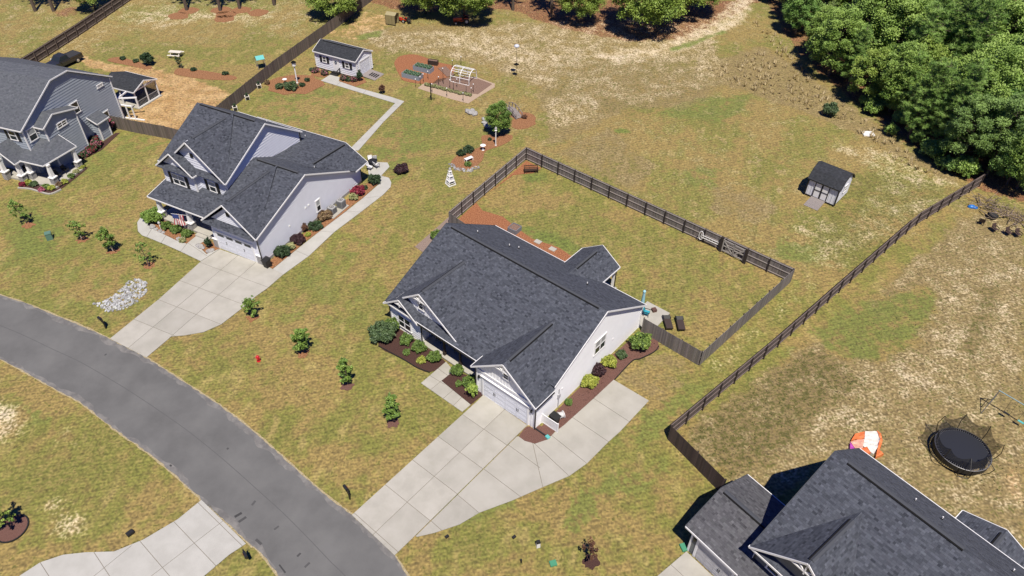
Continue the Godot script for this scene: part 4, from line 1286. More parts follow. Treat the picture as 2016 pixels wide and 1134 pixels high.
func build_fences() -> void:
	var f := fence("weathered grey privacy fence around the white house's back yard, with a cross-braced double gate", [Vector2(-4.72, -63.95), Vector2(-7.06, -66.38), Vector2(1.38, -80.17), Vector2(28.49, -58.00), Vector2(17.19, -46.25), Vector2(12.47, -50.40)], 1.0, Color(0.165, 0.148, 0.14), Color(0.028, 0.02, 0.018))
	# the double gate in its back run
	var g0: Vector3 = v3(Vector2(22.32, -62.92)) - f.position
	var g1: Vector3 = v3(Vector2(24.50, -60.95)) - f.position
	var d := (g1 - g0).normalized()
	var n := UP.cross(d)
	var wood := flat(Color(0.34, 0.32, 0.30), 0.9)
	for p in [g0, g1]:
		var post := B.new()
		post.box(p + UP * 0.95 - n * 0.05, Vector3(0.3, 1.95, 0.2), Basis(d, UP, d.cross(UP)))
		put("gate_post", post, flat(Color(0.03, 0.021, 0.018), 0.95), f)
	for k in 2:
		var e0 := g0.lerp(g1, 0.07 + k * 0.44) - n * 0.04
		var e1 := g0.lerp(g1, 0.49 + k * 0.44) - n * 0.04
		var m := B.new()
		for y in [0.3, 1.6]:
			m.bar(e0 + UP * y, e1 + UP * y, 0.05, 0.14)
		m.bar(e0 + UP * 0.9, e0 + UP * 0.94 + (e1 - e0), 0.05, 0.12)
		m.bar(e0 + UP * (0.3 if k == 1 else 1.6), e1 + UP * (1.6 if k == 1 else 0.3), 0.048, 0.13)
		for e in [e0, e1]:
			m.box(e + UP * 0.95, Vector3(0.14, 1.6, 0.05), Basis(d, UP, d.cross(UP)))
		put("gate_leaf", m, wood, f)
	fence("long dark brown fence running up to the woods beside the charcoal-sided house's yard", [Vector2(13.25, -37.86), Vector2(24.98, -48.67), Vector2(34.80, -58.09), Vector2(45.55, -68.30), Vector2(56.43, -76.52)], 1.0, Color(0.085, 0.066, 0.062), Color(0.04, 0.028, 0.026))
	fence("short dark brown fence joining the long fence to the charcoal-sided house's garage wing", [Vector2(16.66, -32.88), Vector2(13.27, -37.84)], 1.0, Color(0.07, 0.048, 0.042), Color(0.03, 0.022, 0.02))
	fence("brown board fence running from the pale two-storey house up past the garden shed", [Vector2(-41.56, -82.35), Vector2(-39.02, -91.21), Vector2(-35.70, -102.73), Vector2(-31.95, -113.27), Vector2(-29.30, -120.68), Vector2(-26.77, -128.50), Vector2(-23.78, -137.46)], -1.0, Color(0.13, 0.105, 0.092), Color(0.07, 0.055, 0.048))
	fence("low brown board fence between the blue-grey house and the pale two-storey house", [Vector2(-53.26, -86.04), Vector2(-48.84, -84.60), Vector2(-44.68, -83.46), Vector2(-41.60, -82.29)], -1.0, Color(0.13, 0.108, 0.095), Color(0.06, 0.05, 0.045))
	fence("brown fence with visible rails behind the dark pickup, top left", [Vector2(-72.33, -99.23), Vector2(-71.31, -103.84), Vector2(-69.58, -113.32), Vector2(-67.28, -128.63), Vector2(-65.99, -136.30)], 1.0, Color(0.12, 0.095, 0.08), Color(0.11, 0.085, 0.07))


# ---------- street and yard things ----------
func mailbox(at: Vector2, turn: float, label: String) -> void:
	var o := thing("mailbox", label, "mailbox", v3(at), turn, "mailboxes by the road")
	var p := B.new()
	p.bar(Vector3.ZERO, UP * 1.25, 0.1, 0.1)
	p.bar(Vector3(0, 0.5, 0), Vector3(0, 0.95, -0.42), 0.07, 0.07)
	p.bar(Vector3(0, 0.98, 0.12), Vector3(0, 0.98, -0.62), 0.1, 0.08)
	put("post", p, M.black_metal, o)
	var m := B.new()
	var pr := [Vector2(-0.11, 1.02), Vector2(0.11, 1.02), Vector2(0.11, 1.18), Vector2(0.07, 1.25), Vector2(-0.07, 1.25), Vector2(-0.11, 1.18)]
	var fr := []
	for q in pr:
		fr.append(Vector3(q.x, q.y, -0.12))
	m.slab(fr, 0.5)
	put("box", m, flat(grey(0.02), 0.35), o)
	var fl := B.new()
	fl.box(Vector3(0.125, 1.2, -0.3), Vector3(0.01, 0.06, 0.22))
	put("flag", fl, flat(Color(0.3, 0.02, 0.02)), o)


func hydrant() -> void:
	var o := thing("fire_hydrant", "small red fire hydrant on the lawn by the street", "hydrant", v3(Vector2(-22.74, -45.44)))
	var red := flat(Color(0.50, 0.02, 0.03), 0.45)
	var b := B.new()
	b.tube(Vector3.ZERO, UP * 0.06, 0.18, 0.18, 10)
	b.tube(UP * 0.06, UP * 0.58, 0.12, 0.12, 10)
	b.tube(UP * 0.54, UP * 0.6, 0.16, 0.16, 10)
	put("barrel", b, red, o)
	var c := B.new()
	c.ball(UP * 0.6, Vector3(0.13, 0.14, 0.13), 10, 6)
	c.tube(UP * 0.7, UP * 0.8, 0.04, 0.035, 6)
	put("bonnet", c, red, o)
	for e in 3:
		var n := B.new()
		var dr := Vector3(cos(e * PI / 2), 0, sin(e * PI / 2))
		n.tube(UP * 0.42 + dr * 0.1, UP * 0.42 + dr * 0.22, 0.075 if e == 1 else 0.055, 0.075 if e == 1 else 0.055, 8)
		put("nozzle", n, red, o)


func plain_box(called: String, label: String, cat: String, at: Vector2, turn: float, s: Vector3, mat: Material, lid := 0.06, lid_mat: Material = null) -> Node3D:
	var o := thing(called, label, cat, v3(at), turn)
	var b := B.new()
	var q := []
	for k in [[1.0, 0.0], [0.92, s.y - lid]]:
		for e in [[-1, 1], [1, 1], [1, -1], [-1, -1]]:
			q.append(Vector3(e[0] * s.x / 2.0 * k[0], k[1], e[1] * s.z / 2.0 * k[0]))
	for i in 4:
		b.face([q[i], q[(i + 1) % 4], q[4 + (i + 1) % 4], q[4 + i]])
	b.face([q[4], q[5], q[6], q[7]])
	put("body", b, mat, o)
	var l := B.new()
	l.box(UP * (s.y - lid / 2.0), Vector3(s.x, lid, s.z))
	l.box(UP * (s.y + 0.01), Vector3(s.x * 0.8, 0.03, s.z * 0.8))
	put("lid", l, mat if lid_mat == null else lid_mat, o)
	return o


func wheelie_bin(label: String, at: Vector2, turn: float) -> void:
	var o := thing("trash_bin", label, "trash bin", v3(at), turn)
	var b := B.new()
	var q := []
	for k in [[0.24, 0.05, 0.24], [0.32, 1.0, 0.36]]:
		for e in [[-1, 1], [1, 1], [1, -1], [-1, -1]]:
			q.append(Vector3(e[0] * k[0], k[1], e[1] * k[2]))
	for i in 4:
		b.face([q[i], q[(i + 1) % 4], q[4 + (i + 1) % 4], q[4 + i]])
	put("body", b, M.black, o)
	var l := B.new()
	l.slab([Vector3(-0.35, 1.02, 0.40), Vector3(0.35, 1.02, 0.40), Vector3(0.35, 1.1, -0.40), Vector3(-0.35, 1.1, -0.40)], 0.05)
	put("lid", l, M.black, o)
	for x in [-0.27, 0.27]:
		var w := B.new()
		w.tube(Vector3(x - 0.03, 0.13, -0.3), Vector3(x + 0.03, 0.13, -0.3), 0.13, 0.13, 12)
		put("wheel", w, M.black, o)
	var h := B.new()
	h.tube(Vector3(-0.3, 1.02, -0.45), Vector3(0.3, 1.02, -0.45), 0.02, 0.02, 6)
	put("handle", h, M.black, o)


func lounger(at: Vector2, toward: Vector2, label: String) -> void:
	var d := (toward - at).normalized()
	var o := thing("sun_lounger", label, "sun lounger", v3(at), atan2(-d.x, -d.y), "sun loungers on the back lawn")
	var fr := B.new()
	for x in [-0.33, 0.33]:
		fr.bar(Vector3(x, 0.3, 0.95), Vector3(x, 0.3, -0.95), 0.05, 0.06)
		fr.bar(Vector3(x, 0.32, -0.3), Vector3(x, 0.52, -0.3), 0.04, 0.04)
		fr.bar(Vector3(x, 0.52, -0.25), Vector3(x, 0.52, -0.75), 0.06, 0.04)
	for k in 6:
		fr.bar(Vector3(-0.31, 0.31, -0.35 - k * 0.11), Vector3(0.31, 0.31, -0.35 - k * 0.11), 0.05, 0.02)
	put("frame", fr, M.black_metal, o)
	var m := B.new()
	m.slab([Vector3(-0.33, 0.43, 0.97), Vector3(0.33, 0.43, 0.97), Vector3(0.33, 0.44, -0.28), Vector3(-0.33, 0.44, -0.28)], 0.09)
	put("cushion", m, flat(Color(0.045, 0.03, 0.026), 0.9), o)
	var bk := B.new()
	bk.slab([Vector3(-0.32, 0.45, -0.28), Vector3(0.32, 0.45, -0.28), Vector3(0.32, 0.62, -0.62), Vector3(-0.32, 0.62, -0.62)], 0.05)
	put("backrest", bk, M.black, o)
	for x in [-0.3, 0.3]:
		for z in [-0.85, 0.85]:
			var l := B.new()
			l.bar(Vector3(x, 0, z), Vector3(x, 0.28, z), 0.045, 0.045)
			put("leg", l, M.black_metal, o)


func bench(called: String, label: String, at: Vector2, turn: float, wide: float, mat: Material, back := true) -> void:
	var o := thing(called, label, "bench", v3(at), turn)
	for k in 4:
		var s := B.new()
		s.box(Vector3(0, 0.44, -0.18 + k * 0.12), Vector3(wide, 0.035, 0.1))
		put("seat_slat", s, mat, o)
	if back:
		var b := B.new()
		b.bar(Vector3(-wide / 2, 0.86, -0.3), Vector3(wide / 2, 0.86, -0.3), 0.05, 0.08)
		b.bar(Vector3(-wide / 2, 0.55, -0.26), Vector3(wide / 2, 0.55, -0.26), 0.05, 0.06)
		for k in 11:
			var x := -wide / 2 + 0.05 + k * (wide - 0.1) / 10.0
			b.bar(Vector3(x, 0.5, -0.26), Vector3(x, 0.86, -0.3), 0.04, 0.03)
		put("backrest", b, mat, o)
	for x in [-wide / 2 + 0.06, wide / 2 - 0.06]:
		for z in [-0.22, 0.2]:
			var l := B.new()
			l.bar(Vector3(x, 0, z), Vector3(x, (0.88 if back and z < 0 else 0.62 if back else 0.43), z - (0.06 if z < 0 else 0.0)), 0.07, 0.07)
			put("leg", l, mat, o)
		if back:
			var a := B.new()
			a.bar(Vector3(x, 0.63, -0.26), Vector3(x, 0.63, 0.24), 0.07, 0.04)
			put("armrest", a, mat, o)


func chair(label: String, at: Vector2, turn: float, mat: Material, y := 0.0, tilt := 0.0) -> void:
	var o := thing("chair", label, "chair", v3(at, y), turn)
	o.rotation.x = tilt
	var s := B.new()
	s.box(Vector3(0, 0.4, 0), Vector3(0.52, 0.05, 0.5))
	put("seat", s, mat, o)
	var b := B.new()
	b.slab([Vector3(-0.26, 0.45, -0.24), Vector3(0.26, 0.45, -0.24), Vector3(0.26, 0.92, -0.36), Vector3(-0.26, 0.92, -0.36)], 0.04)
	put("backrest", b, mat, o)
	for x in [-0.28, 0.28]:
		var a := B.new()
		a.bar(Vector3(x, 0.6, -0.3), Vector3(x, 0.6, 0.26), 0.06, 0.035)
		put("armrest", a, M.black_metal, o)
		for z in [-0.24, 0.24]:
			var l := B.new()
			l.bar(Vector3(x, 0, z), Vector3(x, 0.6, z), 0.035, 0.035)
			put("leg", l, M.black_metal, o)


func planter(label: String, at: Vector2, turn: float) -> void:
	var o := thing("planter", label, "planter", v3(at), turn)
	var p := B.new()
	p.box(UP * 0.25, Vector3(0.5, 0.46, 0.5))
	put("panel_box", p, M.black, o)
	var f := B.new()
	for x in [-0.26, 0.26]:
		for z in [-0.26, 0.26]:
			f.box(Vector3(x, 0.27, z), Vector3(0.07, 0.54, 0.07))
	for e in [-0.26, 0.26]:
		f.box(Vector3(0, 0.52, e), Vector3(0.58, 0.07, 0.09))
		f.box(Vector3(e, 0.521, 0), Vector3(0.09, 0.07, 0.58))
	put("frame", f, flat(Color(0.6, 0.57, 0.5)), o)
	var c := foliage("conifer", 0.16, 0.55, 40, 0.14)
	c.position = UP * 0.5
	c.name = "conifer"
	o.add_child(c, true)


func ac_unit(label: String, at: Vector2, turn: float, s: float) -> void:
	var o := thing("air_conditioner", label, "air conditioner", v3(at, 0.12), turn)
	var b := B.new()
	b.box(UP * (0.42 * s + 0.0), Vector3(0.78, 0.84 * s, 0.78))
	put("cabinet", b, flat(Color(0.30, 0.31, 0.32), 0.5, 0.3), o)
	for k in 4:
		var g := B.new()
		for j in 12:
			g.box(Vector3(0, 0.1 + j * 0.06 * s, 0.395), Vector3(0.68, 0.022, 0.02))
		var gr := put("grille", g, flat(grey(0.12), 0.5), o)
		gr.rotation.y = k * PI / 2
	var r := B.new()
	for k in 16:
		var e := TAU * k / 16.0
		var f := TAU * (k + 1) / 16.0
		r.bar(Vector3(cos(e) * 0.33, 0.86 * s, sin(e) * 0.33), Vector3(cos(f) * 0.33, 0.86 * s, sin(f) * 0.33), 0.05, 0.05)
		r.bar(Vector3(cos(e) * 0.33, 0.865 * s, sin(e) * 0.33), Vector3(cos(e) * 0.06, 0.87 * s, sin(e) * 0.06), 0.014, 0.014)
	put("fan_guard", r, flat(grey(0.5), 0.4), o)
	var d := B.new()
	d.tube(UP * 0.842 * s, UP * 0.846 * s, 0.31, 0.31, 16)
	put("fan_opening", d, flat(grey(0.05)), o)


func pole_thing(called: String, label: String, cat: String, at: Vector2, h: float, r: float, head: String) -> void:
	var o := thing(called, label, cat, v3(at))
	var p := B.new()
	p.tube(Vector3.ZERO, UP * h, r, r * 0.9, 10)
	if r > 0.05:
		p.tube(Vector3.ZERO, UP * 0.12, r * 1.5, r * 1.5, 10)
	put("pole", p, M.trim if r > 0.03 else M.black_metal, o)
	if head == "lamp":
		var g := B.new()
		g.tube(UP * h, UP * (h + 0.06), 0.17, 0.17, 8)
		g.tube(UP * (h + 0.06), UP * (h + 0.36), 0.11, 0.15, 8)
		put("lantern", g, M.trim, o)
		var c := B.new()
		c.tube(UP * (h + 0.36), UP * (h + 0.56), 0.19, 0.02, 8)
		put("cap", c, M.trim, o)
	elif head == "birdhouse":
		var g := B.new()
		g.tube(UP * h, UP * (h + 0.5), 0.3, 0.3, 6)
		put("house_box", g, M.trim, o)
		var c := B.new()
		c.tube(UP * (h + 0.5), UP * (h + 0.78), 0.42, 0.03, 6)
		put("roof", c, M.black, o)
	elif head == "dome":
		var g := B.new()
		g.ball(UP * (h + 0.12), Vector3(0.42, 0.24, 0.42), 10, 6)
		put("dome", g, flat(Color(0.55, 0.58, 0.66), 0.3), o)
		var bf := B.new()
		bf.tube(UP * (h * 0.42), UP * (h * 0.47), 0.4, 0.05, 12)
		put("baffle", bf, M.black, o)


func lighthouse() -> void:
	var o := thing("lighthouse_ornament", "white wooden lawn lighthouse with open lattice sides", "lawn ornament", v3(Vector2(-7.63, -74.50)), 0.6)
	for k in 3:
		var y := k * 0.62
		var w := 0.46 - k * 0.12
		var m := B.new()
		for e in 4:
			var a := Basis(UP, e * PI / 2)
			m.bar(a * Vector3(-w, y, w), a * Vector3(-w + 0.1, y + 0.6, w - 0.1), 0.075, 0.075)
			m.bar(a * Vector3(-w + 0.1, y + 0.58, w - 0.1), a * Vector3(w - 0.1, y + 0.58, w - 0.1), 0.08, 0.08)
			m.bar(a * Vector3(-w, y + 0.05, w), a * Vector3(w, y + 0.05, w), 0.07, 0.1)
			m.bar(a * Vector3(-w + 0.06, y + 0.3, w - 0.05), a * Vector3(w - 0.06, y + 0.3, w - 0.05), 0.05, 0.05)
		m.box(UP * (y + 0.6), Vector3(w * 1.7, 0.05, w * 1.7))
		put("tier", m, M.trim, o)
	var t := B.new()
	t.tube(UP * 1.86, UP * 2.16, 0.13, 0.13, 8)
	put("lamp_room", t, M.trim, o)
	var c := B.new()
	c.tube(UP * 2.16, UP * 2.36, 0.19, 0.02, 8)
	put("cap", c, M.trim, o)


func footbridge() -> void:
	var o := thing("garden_footbridge", "weathered wooden arched footbridge beside the round green tree", "footbridge", v3(Vector2(-0.48, -91.90)), deg_to_rad(-58))
	var L := 3.4
	var y := func(s: float) -> float: return 0.15 + 0.5 * (1.0 - pow(s / (L / 2.0), 2.0))
	for k in 20:
		var s := -L / 2 + (k + 0.5) * L / 20.0
		var p := B.new()
		p.box(Vector3(s, y.call(s), 0), Vector3(0.15, 0.035, 0.95), Basis(Vector3.BACK, -atan(s * 0.35)))
		put("plank", p, M.wood_grey, o)
	for z in [-0.47, 0.47]:
		var r := B.new()
		for k in 8:
			var a := -L / 2 + k * L / 8.0
			var b := a + L / 8.0
			r.bar(Vector3(a, y.call(a) + 0.62, z), Vector3(b, y.call(b) + 0.62, z), 0.07, 0.07)
			r.bar(Vector3(a, y.call(a) - 0.08, z), Vector3(b, y.call(b) - 0.08, z), 0.06, 0.14)
		put("handrail", r, M.wood_grey, o)
		for k in 5:
			var a := -L / 2 + k * L / 4.0
			var p := B.new()
			p.bar(Vector3(a, 0.0, z), Vector3(a, y.call(a) + 0.72, z), 0.09, 0.09)
			put("post", p, M.wood_grey, o)


func hoop_tunnel() -> void:
	var o := thing("hoop_tunnel", "white plastic-pipe hoop tunnel over the vegetable plot", "hoop tunnel", v3(Vector2(-7.77, -101.53)), deg_to_rad(-24))
	var W := 1.25
	var arc := []
	for k in 13:
		var e := PI * k / 12.0
		arc.append(Vector2(cos(e) * W, sin(e) * 1.2 + 0.7 * minf(1.0, sin(e) * 3.0)))
	for x in [-1.5, 0.0, 1.5]:
		var m := B.new()
		for k in 12:
			m.tube(Vector3(x, arc[k].y, arc[k].x), Vector3(x, arc[k + 1].y, arc[k + 1].x), 0.055, 0.055, 6)
		put("hoop", m, M.trim, o)
	for k in [0, 1, 3, 4, 6, 8, 9, 11, 12]:
		var m := B.new()
		m.tube(Vector3(-1.5, arc[k].y + 0.03, arc[k].x), Vector3(1.5, arc[k].y + 0.03, arc[k].x), 0.04, 0.04, 6)
		put("cross_pipe", m, M.trim, o)


func raised_bed(label: String, at: Vector2, turn: float, s: Vector3, col: Color, planted := true) -> void:
	var o := thing("raised_bed", label, "raised bed", v3(at), turn)
	for k in 4:
		var b := B.new()
		if k < 2:
			b.box(Vector3(0, s.y / 2, (k * 2 - 1) * s.z / 2), Vector3(s.x, s.y, 0.05))
		else:
			b.box(Vector3((k * 2 - 5) * s.x / 2, s.y / 2 - 0.005, 0), Vector3(0.05, s.y, s.z - 0.06))
		for j in 9:
			var x := (j - 4) * 0.1 * (s.x if k < 2 else s.z)
			if k < 2:
				b.box(Vector3(x, s.y / 2, (k * 2 - 1) * (s.z / 2 + 0.03)), Vector3(0.06, s.y - 0.04, 0.02))
		put("side_panel", b, flat(col, 0.5, 0.2), o)
	var e := B.new()
	e.box(UP * (s.y - 0.1), Vector3(s.x - 0.08, 0.04, s.z - 0.08))
	put("soil", e, M.soil, o)
	if planted:
		for i in 8:
			var c := foliage("cabbage", 0.3, 0.3, 26, 0.2)
			c.name = "leafy_plant"
			c.position = Vector3((i % 4 - 1.5) * s.x * 0.23, s.y - 0.08, (i / 4 - 0.5) * s.z * 0.46)
			o.add_child(c, true)


func trampoline() -> void:
	var o := thing("trampoline", "round black trampoline with a sagging safety net", "trampoline", v3(Vector2(37.65, -37.73)) * Vector3(0, 0, 0) + Vector3(36.85, 0, -36.85))
	var R := 2.12
	var y := 0.9
	var ring := B.new()
	for k in 40:
		var e := TAU * k / 40.0
		var f := TAU * (k + 1) / 40.0
		ring.tube(Vector3(cos(e) * R, y, sin(e) * R), Vector3(cos(f) * R, y, sin(f) * R), 0.035, 0.035, 6, false)
	put("frame_ring", ring, flat(grey(0.25), 0.4, 0.5), o)
	var mt := B.new()
	var pts := []
	for k in 40:
		var e := -TAU * k / 40.0
		pts.append(Vector3(cos(e) * (R - 0.22), y, sin(e) * (R - 0.22)))
	mt.face(pts)
	put("mat", mt, flat(Color(0.016, 0.018, 0.024), 0.55), o)
	var sp := B.new()
	for k in 80:
		var e := TAU * k / 80.0
		sp.bar(Vector3(cos(e) * R, y - 0.01, sin(e) * R), Vector3(cos(e) * (R - 0.24), y, sin(e) * (R - 0.24)), 0.03, 0.03)
	put("springs", sp, flat(grey(0.45), 0.3, 0.7), o).set_meta("kind", "stuff")
	var pad := B.new()
	for k in 40:
		var e := TAU * k / 40.0
		var f := TAU * (k + 1) / 40.0
		pad.face([Vector3(cos(e) * (R + 0.03), y - 0.02, sin(e) * (R + 0.03)), Vector3(cos(f) * (R + 0.03), y - 0.02, sin(f) * (R + 0.03)), Vector3(cos(f) * (R + 0.02), y - 0.5, sin(f) * (R + 0.02)), Vector3(cos(e) * (R + 0.02), y - 0.5, sin(e) * (R + 0.02))])
	put("side_skirt", pad, M.black, o)
	var net := StandardMaterial3D.new()
	net.albedo_color = Color(0.05, 0.045, 0.045, 0.6)
	net.transparency = BaseMaterial3D.TRANSPARENCY_ALPHA
	net.roughness = 0.9
	var tops := []
	var feet := []
	for k in 8:
		var e := TAU * k / 8.0 + 0.28
		var dr := Vector3(cos(e), 0, sin(e))
		var droop := 0.75 if k == 2 or k == 1 else 1.0                      # two poles lean in where the net hangs loose
		var top := dr * (R + 0.3 if droop == 1.0 else R * 0.8) + UP * (2.45 if droop == 1.0 else 1.9)
		tops.append(top)
		feet.append(dr * (R - 0.05))
		var p := B.new()
		var bow := [dr * (R + 0.05) + UP * 0.1, dr * (R + 0.36) + UP * 0.75, dr * (R + 0.5) + UP * 1.4, top]
		for j in 3:
			p.tube(bow[j], bow[j + 1], 0.03, 0.03, 6)
		put("net_pole", p, M.black_metal, o)
		if k % 2 == 0:
			var l := B.new()
			var side := dr.cross(UP)
			for s in [-0.5, 0.5]:
				l.tube(dr * R + side * s + UP * y, dr * (R + 0.1) + side * s * 0.8, 0.03, 0.03, 6)
			l.tube(dr * (R + 0.1) + side * 0.4 + UP * 0.03, dr * (R + 0.1) - side * 0.4 + UP * 0.03, 0.03, 0.03, 6)
			put("leg", l, M.black_metal, o)
	for k in 8:
		var n := B.new()
		var a: Vector3 = feet[k]
		var b: Vector3 = feet[(k + 1) % 8]
		var ta: Vector3 = tops[k]
		var tb: Vector3 = tops[(k + 1) % 8]
		for i in 6:
			var f0 := i / 6.0
			var f1 := (i + 1) / 6.0
			var s0 := UP * (-0.55 * 4.0 * f0 * (1.0 - f0))
			var s1 := UP * (-0.55 * 4.0 * f1 * (1.0 - f1))
			n.face([a.lerp(b, f0) + UP * y, a.lerp(b, f1) + UP * y, ta.lerp(tb, f1) + s1, ta.lerp(tb, f0) + s0])
		put("safety_net", n, net, o)


func swing_set() -> void:
	var o := thing("swing_set", "metal swing set with pale top bar at the right edge", "swing set", Vector3(41.64, 0, -42.07), atan2(-0.75, 0.66))
	var steel := flat(Color(0.30, 0.42, 0.42), 0.35, 0.4)
	var b := B.new()
	b.tube(Vector3(0, 2.2, 0), Vector3(4.6, 2.2, 0), 0.05, 0.05, 8)
	put("top_bar", b, steel, o)
	var l := B.new()
	for x in [0.05, 4.5]:
		for z in [-1.2, 1.2]:
			l.tube(Vector3(x, 2.2, 0), Vector3(x - 0.1, 0, z), 0.035, 0.035, 6)
		l.tube(Vector3(x - 0.04, 0.9, -0.7), Vector3(x - 0.04, 0.9, 0.7), 0.025, 0.025, 6)
	put("legs", l, flat(grey(0.16), 0.4, 0.4), o)
	for x in [1.4, 2.6]:
		var s := B.new()
		s.box(Vector3(x, 0.55, 0.1), Vector3(0.5, 0.05, 0.2))
		var st := put("swing_seat", s, M.teal if x > 2 else M.black, o)
		var c := B.new()
		for e in [-0.24, 0.24]:
			c.tube(Vector3(x + e, 0.55, 0.1), Vector3(x + e, 2.2, 0), 0.012, 0.012, 5)
		put("chain", c, M.black_metal, st)


func bounce_house() -> void:
	var o := thing("deflated_inflatable", "deflated orange, white and purple inflatable lying behind the charcoal house", "inflatable", v3(Vector2(29.65, -37.81)))
	var org := v3(Vector2(29.65, -37.81))
	var parts := [["orange_wall", Color(0.62, 0.17, 0.05), [Vector2(28.36, -37.98), Vector2(28.92, -38.67), Vector2(29.77, -38.90), Vector2(29.58, -38.22), Vector2(28.97, -38.05)]],
		["pink_panel", Color(0.62, 0.33, 0.24), [Vector2(28.28, -37.87), Vector2(28.97, -38.05), Vector2(29.50, -38.11), Vector2(28.90, -36.83), Vector2(28.43, -36.92)]],
		["white_floor", Color(0.66, 0.63, 0.57), [Vector2(29.54, -38.22), Vector2(29.81, -38.90), Vector2(30.95, -38.99), Vector2(30.82, -38.15), Vector2(30.48, -37.53), Vector2(29.74, -36.60), Vector2(29.33, -37.09), Vector2(29.17, -37.49)]],
		["purple_panel", Color(0.42, 0.06, 0.36), [Vector2(28.21, -37.77), Vector2(28.43, -36.92), Vector2(28.15, -36.56), Vector2(27.79, -36.60)]],
		["orange_edge", Color(0.66, 0.19, 0.06), [Vector2(30.84, -39.04), Vector2(31.05, -38.68), Vector2(30.92, -37.95), Vector2(30.31, -36.92), Vector2(30.58, -36.63), Vector2(29.80, -36.31), Vector2(30.36, -37.42), Vector2(30.78, -38.15)]],
		["orange_fold", Color(0.6, 0.16, 0.05), [Vector2(28.80, -37.03), Vector2(29.39, -37.29), Vector2(29.52, -36.70), Vector2(28.97, -36.53)]]]
	var n := FastNoiseLite.new()
	n.frequency = 1.1
	n.seed = 9
	for k in parts.size():
		var pg: PackedVector2Array = PackedVector2Array(parts[k][2])
		if Geometry2D.is_polygon_clockwise(pg):
			pg.reverse()
		var cells := B.new()
		var lo := pg[0]
		var hi := pg[0]
		for q in pg:
			lo = lo.min(q)
			hi = hi.max(q)
		var y := func(q: Vector2) -> Vector3: return Vector3(q.x - org.x, 0.16 + 0.02 * k + 0.28 * absf(n.get_noise_2d(q.x * 1.6, q.y * 0.8)), q.y - org.z)
		var x0 := lo.x
		while x0 < hi.x:
			var z0 := lo.y
			while z0 < hi.y:
				for r in Geometry2D.intersect_polygons(pg, PackedVector2Array([Vector2(x0, z0), Vector2(x0 + 0.16, z0), Vector2(x0 + 0.16, z0 + 0.16), Vector2(x0, z0 + 0.16)])):
					var f := []
					for q in r:
						f.append(y.call(q))
					if f.size() > 2:
						cells.face(up_facing(f))
				z0 += 0.16
			x0 += 0.16
		for i in pg.size():
			var a := pg[i]
			var b := pg[(i + 1) % pg.size()]
			var ya: Vector3 = y.call(a)
			var yb: Vector3 = y.call(b)
			cells.face([ya, yb, yb * Vector3(1, 0, 1), ya * Vector3(1, 0, 1)])
		put(parts[k][0], cells, flat(parts[k][1], 0.45), o)


